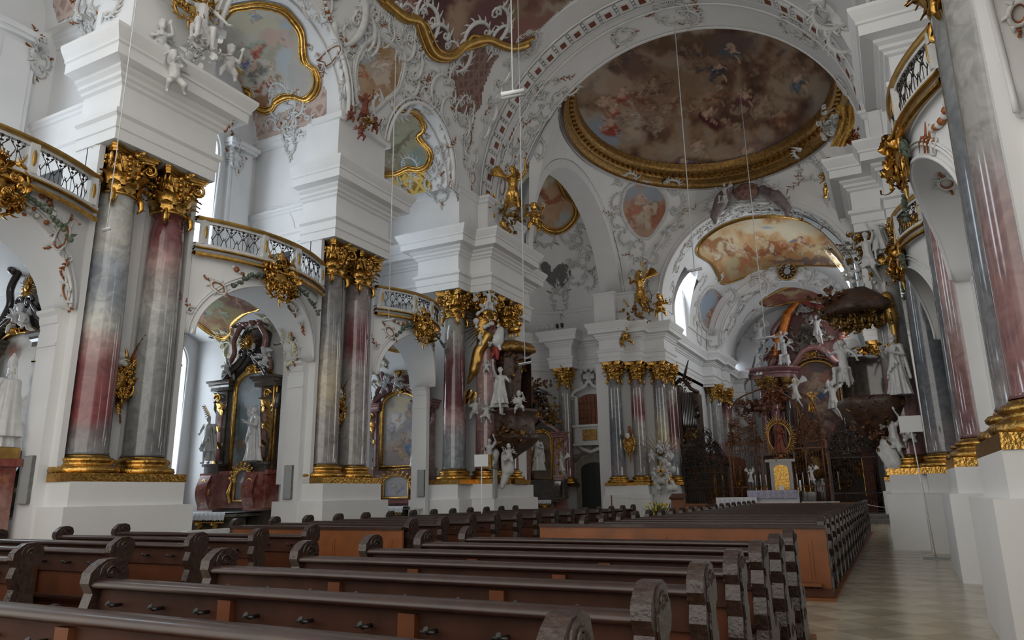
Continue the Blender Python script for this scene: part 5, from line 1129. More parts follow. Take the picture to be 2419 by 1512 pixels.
# ---------------------------------------------------------------- gilded bosses and sconces
def gilt_mass(name, label, cat, c, n, w, h, seed, mat=None, group=None, leaves=True, depth=.3, pend=True):
    r = random.Random(seed); n = Vector(n).normalized(); u = Vector((0, 0, 1)).cross(n).normalized(); c = Vector(c)
    t = thing(name, label, cat, tuple(c), group=group); b = MB(); mat = mat or M['gold']
    P = lambda x, y, z: c+u*x+Vector((0, 0, y))+n*z
    core = MB(); nn = 14; prof = []
    core.grid([[P(w*.34*s*math.cos(2*PI*k/nn), h*.30*s*math.sin(2*PI*k/nn), depth*z) for k in range(nn)] for s, z in ((1, 0), (1.05, .25), (.9, .35), (.75, .28), (.6, .4), (.25, .5), (.02, .52))], True, closed_v=True)
    child_abs(core.build('shield', mat), t)
    o = Orn(c+n*.06, n, size=1); o.cartouche(w, h, r, crest=True, pend=pend, gold=False); child_abs(o.b.build('scroll_frame', mat), t)
    sc = MB()
    for k in range(34):
        a = r.uniform(0, 2*PI); rad_ = r.uniform(.45, 1.05); q = P(rad_*w*.42*math.cos(a), rad_*h*.42*math.sin(a), depth*r.uniform(.2, .8)); d = (u*math.cos(a)+Vector((0, 0, math.sin(a)))+n*r.uniform(-.1, .8))
        leaf(sc, q, d, n+Vector((0, 0, .3)), w*r.uniform(.16, .3), w*.13, r.uniform(.7, 1.4))
        spiral(sc, q+n*.05, u, Vector((0, 0, 1)), n, w*r.uniform(.07, .12), 1.3, r.uniform(0, 6), w*.03, 10)
    child_abs(sc.build('acanthus_curls', mat), t)
    return t
def palm(t, base, d, out, L, mat, n=7, nm='palm_frond'):
    b = MB(); base = Vector(base); d = Vector(d).normalized(); out = Vector(out).normalized(); s = d.cross(out)
    pts = [base+d*L*k/6+out*L*.35*(k/6)**2 for k in range(7)]; b.tube(pts, [.02*L*(1-k/8) for k in range(7)], 5)
    for k in range(n):
        q = (k+1)/(n+1)*.95; p = base+d*L*q+out*L*.35*q*q
        for sg in (-1, 1): leaf(b, p, d*.8+s*sg*.8+out*.3, out, L*.32*(1-q*.4), L*.07, .3, 3)
    o = b.build(nm, mat); child_abs(o, t); return o
GB_ = 'gilded bosses on the gallery fronts'
for (y0, y1), lab, sd in ((BAYS[0], 'gilded boss with leaves on the gallery front at the left edge', -1), (BAYS[1], 'gilded shell boss over the second left arch', -1), (BAYS[2], 'smaller gilded boss over the third left arch', -1), (BAYS[1], 'large gilded boss hanging under the upper right balcony', 1), (BAYS[2], 'gilded boss under the small lower right balcony', 1)):
    c = (X(sd, bulge((y0+y1)/2, y0, y1)+.08), (y0+y1)/2, 7.25); t = gilt_mass('gilded_boss', lab, 'ornament', c, (-sd, 0, 0), 1.15, 1.15, 3, depth=.35)
    g = MB(); rr = random.Random(4)
    for s_ in (-1, 1):
        for k in range(14):
            q = k/13; g.ball((c[0]-sd*.08, c[1]+s_*(.5+q*1.0), c[2]-.05-.55*q*q+rr.uniform(-.05, .05)), rr.uniform(.035, .07), n=6, m=4)
            if k % 2: leaf(g, (c[0]-sd*.08, c[1]+s_*(.5+q*1.0), c[2]-.05-.5*q*q), (0, s_*.4, rr.uniform(-1, 1)), (-sd, 0, 0), .14, .06, .3, 3)
    child_abs(g.build('flower_garland', M['leaf']), t)
def sconce(x, y, z, n, lab, k=1.0):
    t = gilt_mass('apostle_cartouche', lab, 'cartouche', (x, y, z), n, .62*k, .95*k, 8, group='gilded cartouches between the columns', depth=.16)
    n = Vector(n); palm(t, Vector((x, y, z+.3*k))+Vector((0, .18*k, 0)), (0, .25, 1), n, .75*k, M['bronze'], nm='red_gold_plume'); palm(t, Vector((x, y, z-.3*k)), (0, -.2, -1), n, .5*k, M['gold'], nm='lower_plume')
    b = MB(); b.tube([Vector((x, y, z-.25*k)), Vector((x, y+.1, z-.95*k))], .02, 5); child_abs(b.build('staff', M['bronze']), t)
    b = MB(); 
    for q in range(7): b.ball(Vector((x, y-.15*k, z+.42*k))+n*.12+Vector((0, RN.uniform(-.14, .14), RN.uniform(-.1, .12))), .09*k, n=7, m=5)
    child_abs(b.build('cloud', M['stucco']), t); return t
sconce(-14.75, 9.94, 4.2, (1, 0, 0), 'gilded cartouche with red gold plume between the two nearest left columns'); sconce(-14.75, 17.0, 4.25, (1, 0, 0), 'gilded cartouche with cherub between the columns of the second left pier')
sconce(-13.55, 41.05, 4.3, (0, -1, 0), 'gilded cartouche on the far pier right of the portal', 1.1)
sconce(1.7, 17.0, 6.6, (-1, 0, 0), 'small gilded hook ornament between the right columns', .5)
# ================================================================ carved figures (one continuous skin each)
def capsule(b, p, q, r0, r1, n=8):
    p, q = Vector(p), Vector(q); d = q-p; L = max(d.length, 1e-4); t = d/L; x = t.orthogonal().normalized(); y = t.cross(x); P = []
    for s_, c, r in ((-.98, p, r0), (-.6, p, r0), (0, p, r0), (0, q, r1), (.6, q, r1), (.98, q, r1)):
        rr = r*math.sqrt(1-s_*s_); P.append([c+t*r*s_+(x*math.cos(a)+y*math.sin(a))*rr for a in [2*PI*k/n for k in range(n)]])
    n0 = len(b.v); b.grid(P, True, closed_v=True); b.f.append(tuple(n0+k for k in range(n-1, -1, -1))); b.sm.append(True); m = len(P)-1; b.f.append(tuple(n0+m*n+k for k in range(n))); b.sm.append(True)
def fuse(b, name, vox, smooth=2):
    me = bpy.data.meshes.new(name); me.from_pydata(b.v, [], b.f); o = bpy.data.objects.new(name, me); COL.objects.link(o)
    bm = bmesh.new(); bm.from_mesh(me); bmesh.ops.recalc_face_normals(bm, faces=bm.faces); bm.to_mesh(me); bm.free()
    md = o.modifiers.new('r', 'REMESH'); md.mode = 'VOXEL'; md.voxel_size = vox; sm = o.modifiers.new('s', 'SMOOTH'); sm.iterations = smooth; sm.factor = .5
    dg = bpy.context.evaluated_depsgraph_get(); ev = o.evaluated_get(dg); out = bpy.data.meshes.new_from_object(ev); out.name = name
    bpy.data.objects.remove(o); bpy.data.meshes.remove(me)
    out.polygons.foreach_set('use_smooth', [True]*len(out.polygons)); return out
def hand(b, w, d, up, r=.011, curl=.3):
    w, d, up = Vector(w), Vector(d).normalized(), Vector(up); s = d.cross(up).normalized(); up = s.cross(d)
    capsule(b, w, w+d*.07, .026, .032)
    for k, L in enumerate((.062, .072, .068, .052)):
        a = w+d*.085+s*(.033-.022*k); m_ = a+d*L*.55+up*curl*.02; capsule(b, a-d*.02, m_, r, r); capsule(b, m_, m_+d*L*.45*(1-curl)-up*L*.4*curl, r, r*.85)
    a = w+d*.03+s*.035; m_ = a+s*.03+d*.025; capsule(b, a, m_, r*1.15, r); capsule(b, m_, m_+d*.03, r, r*.85)
def head(b, c, face, hair='short', beard=False, k=1.0, tilt=0):
    c, f = Vector(c), Vector(face).normalized(); s = f.cross(Vector((0, 0, 1))).normalized(); u = s.cross(f)
    R = Matrix((s, f, u)).transposed()
    b.ball(c, .075*k, .092*k, .105*k, 12, 9, R.to_3x3()); b.ball(c+f*.035*k-u*.055*k, .05*k, .05*k, .05*k, 8, 6)
    capsule(b, c+f*.085*k+u*.012*k, c+f*.11*k-u*.025*k, .011*k, .016*k)
    for q in (-1, 1):
        b.ball(c+f*.083*k+s*q*.032*k+u*.012*k, .013*k, n=6, m=5); capsule(b, c+f*.088*k+s*q*.015*k+u*.032*k, c+f*.082*k+s*q*.05*k+u*.032*k, .008*k, .008*k)
        capsule(b, c+s*q*.078*k+u*.01*k, c+s*q*.078*k-u*.02*k, .016*k, .012*k)
    capsule(b, c+f*.088*k-u*.05*k-s*.016*k, c+f*.088*k-u*.05*k+s*.016*k, .010*k, .010*k)
    rr = random.Random(3)
    if hair:
        n = 26 if hair != 'long' else 44
        for i in range(n):
            a = rr.uniform(0, 2*PI); e = rr.uniform(.1, 1.2) if hair != 'long' else rr.uniform(-.9, 1.2); q = s*math.cos(a)*math.cos(e)*.085*k+f*math.sin(a)*math.cos(e)*.095*k+u*math.sin(e)*.112*k
            if q.dot(f) > .045*k and q.dot(u) < .06*k: continue
            b.ball(c+q, rr.uniform(.018, .03)*k, n=6, m=4)
    if beard:
        for i in range(14): b.ball(c+f*(.07+rr.uniform(0, .02))*k-u*rr.uniform(.06, .16)*k+s*rr.uniform(-.04, .04)*k, .022*k, n=6, m=4)
def robe(b, z0, z1, r0, r1, folds=9, amp=.2, cx=(0, 0), cx1=None, seed=0, ell=.8, nz=14):
    rr = random.Random(seed); ph = [rr.uniform(0, 6.28) for _ in range(3)]; P = []; cx1 = cx1 or cx
    for i in range(nz+1):
        t = i/nz; z = z0+(z1-z0)*t; R = r0+(r1-r0)*t**.75; am = 1.3*amp*(1-t*.6); row = []
        for k in range(40):
            a = 2*PI*k/40; q = 1+am*math.sin(folds*a+ph[0]+t*1.6)+am*.5*math.sin((folds*2+1)*a+ph[1]-t*2)+am*.5*math.sin(3*a+ph[2]+t*3)
            row.append((cx[0]+(cx1[0]-cx[0])*t+R*q*math.cos(a)*ell, cx[1]+(cx1[1]-cx[1])*t+R*q*math.sin(a), z))
        P.append(row)
    n0 = len(b.v); b.grid(P, True, closed_v=True); b.f.append(tuple(n0+k for k in range(39, -1, -1))); b.sm.append(True); b.f.append(tuple(n0+nz*40+k for k in range(40))); b.sm.append(True)
def saint(kind, vox=.015):
    """a standing stucco figure 1.8 m high looking along +x"""
    b = MB(); sh = 1.43; H = Vector((0, 0, 1.66))
    capsule(b, (0, 0, .95), (0, 0, 1.15), .15, .135); capsule(b, (0, 0, 1.15), (.01, 0, 1.36), .14, .15); capsule(b, (0, -.13, sh-.03), (0, .13, sh-.03), .085, .085); capsule(b, (0, 0, 1.45), H, .055, .05)
    if kind == 'bishop':
        robe(b, .03, 1.42, .34, .15, 8, .10, seed=2); robe(b, .25, 1.45, .36, .17, 6, .08, cx=(-.06, .0), seed=6)
        capsule(b, (0, -.19, sh), (.10, -.27, 1.16), .07, .06); capsule(b, (.10, -.27, 1.16), (.36, -.12, 1.22), .06, .035); hand(b, (.36, -.12, 1.22), (1, .3, .3), (0, 0, 1))
        capsule(b, (0, .19, sh), (.08, .28, 1.18), .07, .06); capsule(b, (.08, .28, 1.18), (.33, .13, 1.30), .06, .035); hand(b, (.33, .13, 1.30), (1, .1, .7), (0, 0, 1))
        head(b, H, (1, 0, .05), 'short', True)
        P = [[(r*math.cos(a)*.75, r*math.sin(a), z) for a in [2*PI*k/14 for k in range(14)]] for r, z in ((.088, 1.72), (.105, 1.80), (.085, 1.92), (.012, 2.06))]; n0 = len(b.v); b.grid(P, True, closed_v=True); b.f.append(tuple(n0+k for k in range(14))); b.sm.append(True); b.f.append(tuple(n0+42+k for k in range(14))); b.sm.append(True)
        for y in (-.03, .03): capsule(b, (-.09, y, 1.7), (-.13, y, 1.48), .02, .02)
    elif kind == 'preacher':                                  # striding, one arm thrown up, cloak blown back
        robe(b, .42, 1.2, .27, .15, 7, .16, seed=4, cx=(.02, 0)); robe(b, .3, 1.44, .30, .16, 5, .2, cx=(-.22, .05), cx1=(-.02, 0), seed=9)
        for y, x1, x0 in ((-.1, .22, .08), (.1, -.14, -.02)): capsule(b, (x0, y, .9), (x1*.8, y*1.2, .48), .085, .065); capsule(b, (x1*.8, y*1.2, .48), (x1, y*1.2, .09), .06, .04); capsule(b, (x1-.02, y*1.2, .045), (x1+.17, y*1.35, .03), .04, .03)
        capsule(b, (0, -.19, sh), (.17, -.36, 1.62), .06, .05); capsule(b, (.17, -.36, 1.62), (.23, -.42, 1.88), .05, .03); hand(b, (.23, -.42, 1.88), (.2, -.1, 1), (1, 0, 0))
        capsule(b, (0, .19, sh), (.12, .33, 1.22), .065, .05); capsule(b, (.12, .33, 1.22), (.34, .22, 1.25), .05, .03); hand(b, (.34, .22, 1.25), (1, -.2, .1), (0, 0, 1)); head(b, H+Vector((.03, -.02, .01)), (1, -.35, .35), 'long', True)
        for k in range(6): capsule(b, (-.05, .16-.06*k, 1.4), (-.42+.05*k, .3-.1*k, .55+.1*(k % 2)), .06, .03)
    elif kind in ('martyr', 'elder', 'monk'):
        sd = {'martyr': 1, 'elder': 5, 'monk': 8}[kind]
        if kind == 'martyr':                                  # knee length tunic, bare legs
            robe(b, .46, 1.18, .25, .14, 7, .15, seed=sd)
            for y in (-.1, .1): capsule(b, (.0, y, .8), (.02, y, .48), .08, .06); capsule(b, (.02, y, .48), (0, y*1.1, .09), .058, .038); capsule(b, (0, y*1.1, .04), (.15, y*1.3, .03), .04, .03)
            robe(b, .12, 1.40, .20, .12, 5, .22, cx=(-.16, .05), cx1=(-.05, 0), seed=3)
        else: robe(b, .03, 1.3, .33, .14, 7 if kind == 'elder' else 10, .15, seed=sd)
        for k in range(5): a = -1.0+.42*k; capsule(b, (.13, .15-.05*k, 1.38-.03*k), (.22*math.cos(a), .26*math.sin(a), .55+.09*k), .035, .045)   # diagonal folds
        capsule(b, (0, -.19, sh), (.04, -.31, 1.17), .065, .055); e = (.28, -.16, 1.32) if kind == 'elder' else (.24, -.22, 1.06); capsule(b, (.04, -.31, 1.17), e, .055, .032); hand(b, e, (1, .4, .4), (0, 0, 1))
        e = (.30, .08, 1.24) if kind != 'martyr' else (.22, .40, 1.20); capsule(b, (0, .19, sh), (.05, .31, 1.16), .065, .055); capsule(b, (.05, .31, 1.16), e, .055, .032); hand(b, e, (1, .2 if kind == 'martyr' else -.4, .2), (0, 0, 1))
        head(b, H+Vector((.02, .02 if kind == 'elder' else -.02, 0)), (1, .3 if kind == 'elder' else -.2, .1 if kind != 'monk' else -.1), 'long' if kind == 'monk' else 'short', kind != 'martyr')
        capsule(b, (-.05, .2, 1.42), (-.12, .3, .5), .06, .05)
    elif kind == 'seated':                                    # seated angel, leaning
        robe(b, .42, .75, .26, .2, 7, .14, cx=(.1, 0), seed=3)
        capsule(b, (0, -.1, .85), (.42, -.14, .82), .10, .08); capsule(b, (.42, -.14, .82), (.46, -.15, .40), .07, .045); capsule(b, (.46, -.15, .36), (.6, -.17, .33), .04, .03)
        capsule(b, (0, .1, .85), (.38, .18, .72), .10, .08); capsule(b, (.38, .18, .72), (.30, .2, .3), .07, .045); capsule(b, (.3, .2, .27), (.44, .22, .24), .04, .03)
        capsule(b, (0, -.19, sh), (.2, -.36, 1.3), .055, .045); capsule(b, (.2, -.36, 1.3), (.42, -.34, 1.46), .045, .028); hand(b, (.42, -.34, 1.46), (1, 0, .5), (0, 0, 1))
        capsule(b, (0, .19, sh), (.06, .4, 1.25), .055, .045); capsule(b, (.06, .4, 1.25), (.2, .5, 1.06), .045, .028); hand(b, (.2, .5, 1.06), (.7, .4, -.3), (0, 0, 1))
        head(b, H, (1, -.2, -.15), 'long'); wings(b, (-.1, 0, 1.35), .8)
        for k in range(5): capsule(b, (.1, -.2+.1*k, .85), (.45-.08*k, -.25+.12*k, .35), .05, .035)
    elif kind == 'flying':                                    # flying angel with wings, body leaning forward
        capsule(b, (0, -.09, .95), (-.2, -.13, .6), .09, .07); capsule(b, (-.2, -.13, .6), (-.5, -.12, .4), .065, .035); capsule(b, (0, .09, .95), (.05, .15, .55), .09, .07); capsule(b, (.05, .15, .55), (-.2, .16, .25), .065, .035)
        capsule(b, (-.5, -.12, .4), (-.62, -.12, .33), .035, .025); capsule(b, (-.2, .16, .25), (-.28, .16, .15), .035, .025)
        robe(b, .62, 1.08, .24, .14, 6, .2, cx=(-.08, 0), cx1=(0, 0), seed=7)
        capsule(b, (0, -.19, sh), (.22, -.28, 1.28), .055, .045); capsule(b, (.22, -.28, 1.28), (.44, -.12, 1.36), .045, .028); hand(b, (.44, -.12, 1.36), (1, .2, .3), (0, 0, 1))
        capsule(b, (0, .19, sh), (.12, .34, 1.6), .055, .045); capsule(b, (.12, .34, 1.6), (.26, .26, 1.84), .045, .028); hand(b, (.26, .26, 1.84), (.3, -.2, 1), (1, 0, 0))
        head(b, H, (1, -.1, -.1), 'long'); wings(b, (-.1, 0, 1.35), 1.0)
    return fuse(b, kind+'_figure', vox)
def wings(b, c, k):
    for sg in (-1, 1):
        for i in range(7):
            p = Vector(c)+Vector((-.03, sg*.08, .02*i)); a = .5+.16*i; capsule(b, p, p+Vector((-.25-.02*i, sg*.40*math.sin(a), .62*math.cos(a*.9)))*k, .05, .022)
def putto_mesh(pose=0, vox=.02):
    """a small nude cherub, about 1 m in body units"""
    b = MB(); capsule(b, (0, 0, .42), (0, 0, .62), .14, .13); capsule(b, (0, -.08, .66), (0, .08, .66), .08, .08); b.ball((.06, 0, .47), .12, .13, .13, 8, 6)
    r = random.Random(pose)
    for q in (-1, 1):
        k = Vector((r.uniform(.0, .28), q*.16, .2+r.uniform(-.04, .1))); f = k+Vector((r.uniform(-.25, .05), q*.03, -.2+r.uniform(0, .08))); capsule(b, (0, q*.07, .38), k, .095, .075); capsule(b, k, f, .07, .04); capsule(b, f, f+Vector((.1, 0, -.02)), .038, .028)
        e = Vector((r.uniform(.04, .2), q*.22, .6+r.uniform(-.14, .18))); w_ = e+Vector((r.uniform(.08, .2), -q*r.uniform(-.06, .14), r.uniform(-.08, .2))); capsule(b, (0, q*.13, .66), e, .055, .048); capsule(b, e, w_, .045, .03); hand(b, w_, w_-e, (0, 0, 1), .014, .5)
    head(b, (.03, 0, .88), (1, r.uniform(-.5, .5), r.uniform(-.2, .3)), 'short', False, 1.25)
    for sg in (-1, 1):
        for i in range(4): capsule(b, (-.08, sg*.06, .64), (-.2, sg*(.22+.05*i), .86-.1*i), .035, .018)
    capsule(b, (.12, -.12, .36), (-.1, .14, .40), .05, .05)
    return fuse(b, 'cherub', vox, 2)
FM = {}
def fig(kind):
    if kind not in FM: FM[kind] = putto_mesh(int(kind[-1])) if kind.startswith('putto') else saint(kind, .018 if kind in ('seated', 'flying') else .015)
    return FM[kind]
def statue(name, kind, label, cat, loc, face, k=1.0, mat=None, group=None, parent=None, tilt=(0, 0)):
    """face: direction the figure looks (x,y)"""
    me = fig(kind)
    if mat and me.materials and me.materials[0] is not mat: me = me.copy(); me.materials.clear()
    if not me.materials: me.materials.append(mat or M['statue'])
    o = bpy.data.objects.new(name, me); COL.objects.link(o); o.location = loc; o.rotation_euler = (tilt[0], tilt[1], math.atan2(face[1], face[0])); o.scale = (k, k, k)
    if parent: child_abs(o, parent)
    return tag(o, label, cat, group)
for k_ in ('saint',): pass
def in_mat(kind, mat, key):
    if key not in FM: me = fig(kind).copy(); me.materials.clear(); me.materials.append(mat); FM[key] = me
    return FM[key]
def gilt_statue(name, kind, label, cat, loc, face, k, mat, key, tilt=(0, 0), group=None, parent=None):
    o = bpy.data.objects.new(name, in_mat(kind, mat, key)); COL.objects.link(o); o.location = loc; o.rotation_euler = (tilt[0], tilt[1], math.atan2(face[1], face[0])); o.scale = (k, k, k)
    if parent: child_abs(o, parent)
    return tag(o, label, cat, group)
def cloudbank(t, c, size, n, seed, mat=None, name='cloud', flat=1.0):
    r = random.Random(seed); b = MB()
    for i in range(n): b.ball(Vector(c)+Vector((r.uniform(-1, 1)*size[0], r.uniform(-1, 1)*size[1], r.uniform(-1, 1)*size[2])), r.uniform(.10, .22)*max(size)*.9, n=9, m=6)
    me = fuse(b, name, .045, 2); me.materials.append(mat or M['stucco']); o = bpy.data.objects.new(name, me); COL.objects.link(o)
    if t: child_abs(o, t)
    return o
# ================================================================ side altars
def oil(w, h, pal, blobs, figs, seed, arch=.35, x0=0, notch=False):
    cv = Canvas(0, 0, 100, 100*h/w, 1.0, pal, 34, seed, 1.7); s = 100/w
    for a in blobs: cv.blob(*a, .55, .85)
    for f in figs: cv.figure(*f)
    return cv
def painting_obj(cv, w, h, c, y, mat, parent, arch=.4, name='altar_painting', ny=90, nx=50):
    """upright arched picture facing -y; c = (x, z) of the lower middle"""
    b = MB(); cols = []; idx = {}
    def inside(u, v): return v < h-arch or ((u-w/2)/(w/2))**2+((v-(h-arch))/arch)**2 <= 1.02
    for j in range(ny+1):
        for i in range(nx+1):
            u, v = w*i/nx, h*j/ny
            if v > h-arch:                                     # squeeze the rows into the arch
                q = math.sqrt(max(0, 1-((v-(h-arch))/arch)**2)); u = w/2+(u-w/2)*q
            b.v.append((c[0]-w/2+u, y, c[1]+v)); cols.append(cv.at(u/w*100, 100*h/w-v/w*100))
    for j in range(ny):
        for i in range(nx): a = j*(nx+1)+i; b.f.append((a, a+1, a+nx+2, a+nx+1)); b.sm.append(False)
    return b.build(name, mat, parent, colors=cols, fix=False)
def arch_outline(w, h, c, arch, n=20, grow=0.0):
    w += 2*grow; P = [(c[0]-w/2, c[1]-grow)] + [(c[0]-w/2*math.cos(t), c[1]+h-arch+(arch+grow)*math.sin(t)) for t in [PI*k/n for k in range(n+1)]] + [(c[0]+w/2, c[1]-grow)]
    return P
def curve_tube(b, P, y, r, closed=False): b.tube([(x, y, z) for x, z in P], r, 8, closed=closed)
def altar(label, x0, x1, yb, mats, cv, cv2, pw, ph, px, pz, top=7.1, mensa=True, group='side altars of the left chapels', seed=1, small=True, fancy=True, zs=1.0):
    """retable against the wall plane y=yb, between x0 and x1, facing -y"""
    m1, m2, m3 = mats; W = x1-x0; xc = (x0+x1)/2; r = random.Random(seed); t = thing('side_altar', label, 'altar', (xc, yb, 0), group=group)
    K = lambda o: child_abs(o, t)
    y = lambda d: yb-d
    b = MB()                                                   # marble architecture
    b.box(x0+.12, x1-.12, y(.28), yb, .0, 5.1); K(b.build('back_panel', m1))
    b = MB(); b.box(x0, x1, y(.55), yb, 1.36, 1.52); b.box(x0+.04, x1-.04, y(.5), yb, 1.52, 2.3); b.box(x0-.02, x1+.02, y(.58), yb, 2.3, 2.42); K(b.build('predella', m2))
    for sg, xx in ((-1, x0+.32), (1, x1-.32)):
        b = MB(); b.box(xx-.26, xx+.26, y(.78), yb, 1.30, 2.36)
        P = [[(xx+dx, y(.78+.16*math.sin(PI*q)), 1.35+.95*q) for dx in (-.22, -.08, .08, .22)] for q in [k/8 for k in range(9)]]; b.grid(P); K(b.build('pedestal', m2))
        g = MB(); spiral(g, (xx, y(.85), 2.05), (1, 0, 0), (0, 0, 1), (0, 1, 0), .14, 1.4, 0, .03); spiral(g, (xx, y(.85), 1.55), (-1, 0, 0), (0, 0, 1), (0, 1, 0), .11, 1.4, 0, .025); leaf(g, (xx, y(.85), 1.7), (0, 0, 1), (0, -1, 0), .35, .2, .4); K(g.build('gilt_scroll', M['gold']))
        # stepped pillar
        b = MB(); b.box(xx-.22, xx+.22, y(.42), yb, 2.42, 4.9); b.box(xx-.30, xx-.10, y(.30), yb, 2.42, 4.9); K(b.build('pillar', m1))
        b = MB(); b.box(xx-.07, xx+.07, y(.45), y(.40), 2.7, 4.1); K(b.build('red_inlay', M['redmarble']))
        g = MB(); leaf(g, (xx, y(.44), 4.2), (0, 0, 1), (0, -1, 0), .45, .3, .5)
        for q in range(5): leaf(g, (xx+r.uniform(-.15, .15), y(.46), 2.6+q*.5), (r.uniform(-.5, .5), 0, 1), (0, -1, .2), .28, .14, .5); 
        spiral(g, (xx+sg*.1, y(.5), 4.62), (sg, 0, 0), (0, 0, 1), (0, 1, 0), .16, 1.5, 0, .035); K(g.build('gilt_ornament', M['gold']))
        # console scroll on the outer side
        b = MB(); b.tube([(xx+sg*.22, y(.3), 4.7), (xx+sg*.36, y(.32), 4.55), (xx+sg*.34, y(.34), 4.3), (xx+sg*.22, y(.34), 4.1), (xx+sg*.26, y(.34), 3.9)], [.07, .09, .08, .05, .03], 7); K(b.build('console', m1))
        b = MB(); b.sweep([(xx-.34, y(.0)), (xx-.34, y(.5)), (xx+.34, y(.5)), (xx+.34, y(0))][::-1] if False else [(xx-.34, yb), (xx-.34, y(.5)), (xx+.34, y(.5)), (xx+.34, yb)][::-1], [(0, 4.85), (-.05, 4.85), (-.05, 4.95), (-.1, 5.0), (-.1, 5.06), (-.16, 5.1), (-.16, 5.16), (0, 5.18)]); b.box(xx-.36, xx+.36, y(.52), yb, 4.9, 5.15); K(b.build('entablature', m1))
        b = MB(); b.box(xx-.3, xx+.3, y(.62), yb, 2.36, 2.62); b.box(xx-.34, xx+.34, y(.68), yb, 2.56, 2.64); K(b.build('statue_bracket', m1))
    # swan neck pediment and upper stage
    b = MB()
    for sg in (-1, 1):
        s0 = x0+.32 if sg < 0 else x1-.32
        pts = []
        for k in range(15):
            q = k/14; pts.append((s0+(xc-sg*-.12-s0)*q, y(.42-.05*q), 5.15+.75*(q*q*(3-2*q))+.10*math.sin(PI*q*2)))
        b.tube(pts, [.11-.04*k/14 for k in range(15)], 8); b.tube([(p[0], p[1]-.05, p[2]+.1) for p in pts], .045, 6)
        spiral(b, (xc+sg*.16, y(.45), 5.95), (sg, 0, 0), (0, 0, 1), (0, 1, 0), .15, 1.4, 0, .05)
    K(b.build('curved_pediment', m1))
    b = MB(); hw = W*.27
    P = [(xc-hw, 5.0), (xc-hw*1.05, 5.6), (xc-hw*.7, 6.1), (xc-hw*.8, 6.6), (xc-hw*.3, top-.1), (xc+hw*.3, top-.1), (xc+hw*.8, 6.6), (xc+hw*.7, 6.1), (xc+hw*1.05, 5.6), (xc+hw, 5.0)]
    b.prism(P, lambda u, v, h: (u, h, v), y(.22), yb); K(b.build('upper_stage', m3))
    for sg in (-1, 1):
        b = MB(); q = [(xc+sg*hw*1.15, y(.3), 5.2), (xc+sg*hw*1.3, y(.35), 5.6), (xc+sg*hw*.95, y(.36), 6.0), (xc+sg*hw*1.0, y(.38), 6.4), (xc+sg*hw*.6, y(.4), 6.8), (xc+sg*.1, y(.42), top)]
        b.tube(smooth3(q), .085, 8); spiral(b, (xc+sg*hw*1.2, y(.4), 5.35), (sg, 0, 0), (0, 0, 1), (0, 1, 0), .17, 1.5, 0, .05); K(b.build('volute', M['pinkmarble'] if not fancy else m2))
    b = MB(); b.tube([(xc-hw*.9, y(.45), top-.15), (xc-hw*.4, y(.5), top+.05), (xc, y(.5), top+.12), (xc+hw*.4, y(.5), top+.05), (xc+hw*.9, y(.45), top-.15)], [.08, .12, .14, .12, .08], 8)
    for k in range(14): b.ball((xc+r.uniform(-hw, hw), y(.5), top-.15+r.uniform(-.12, .12)), r.uniform(.06, .12), n=7, m=5)
    K(b.build('canopy', m2))
    # painting and gilt frame
    child_abs(painting_obj(cv, pw, ph, (px, pz), y(.31), M['vcg'], None, .5), t)
    g = MB(); P = arch_outline(pw, ph, (px, pz), .5, 20, .03); curve_tube(g, P+[P[0]], y(.34), .06); P = arch_outline(pw, ph, (px, pz), .5, 20, .13); curve_tube(g, P+[P[0]], y(.32), .04); K(g.build('picture_frame', M['gold']))
    g = MB()
    for k in range(9): a = PI*k/8; leaf(g, (px, y(.42), pz+ph+.02), (math.cos(a), 0, math.sin(a)), (0, -1, 0), .30, .12, .5)
    for sg in (-1, 1): spiral(g, (px+sg*.16, y(.45), pz+ph+.05), (sg, 0, 0), (0, 0, 1), (0, 1, 0), .13, 1.4, 0, .035)
    K(g.build('gilt_crest', M['gold']))
    g = MB()
    for k in range(26): a = 2*PI*k/26; L = .42 if k % 2 else .3; c = Vector((xc, y(.42), 6.3)); d = Vector((math.cos(a), 0, math.sin(a))); g.tube([c+d*.08, c+d*L], [.022, .004], 4)
    g.ball((xc, y(.44), 6.3), .09, .05, .09); K(g.build('sunburst' if small else 'halo', M['gold']))
    cv2 and child_abs(painting_obj(cv2, .62 if small else 1.1, .85 if small else .78, (px+.12, 1.58), y(.63), M['vcg'], None, .25, 'lower_picture', 30, 20), t)
    if cv2:
        pw2, ph2 = (.62, .85) if small else (1.1, .78); g = MB(); P = arch_outline(pw2, ph2, (px+.12, 1.58), .25, 16, .02); curve_tube(g, P+[P[0]], y(.65), .045)
        for k in range(10): a = PI*k/9; q = (px+.12+(pw2/2+.08)*math.cos(a), 1.6+ph2-.25+.35*math.sin(a)); leaf(g, (q[0], y(.66), q[1]), (math.cos(a), 0, math.sin(a)), (0, -1, 0), .2, .1, .5); spiral(g, (q[0], y(.68), q[1]-.05), (1, 0, 0), (0, 0, 1), (0, 1, 0), .07, 1.2, a, .02, 10)
        for sg in (-1, 1): g.tube([(px+.12+sg*(pw2/2+.14), y(.66), 1.5), (px+.12+sg*(pw2/2+.2), y(.68), 1.8), (px+.12+sg*(pw2/2+.1), y(.68), 2.1)], [.05, .07, .03], 6)
        K(g.build('gilt_shrine_frame', M['gold']))
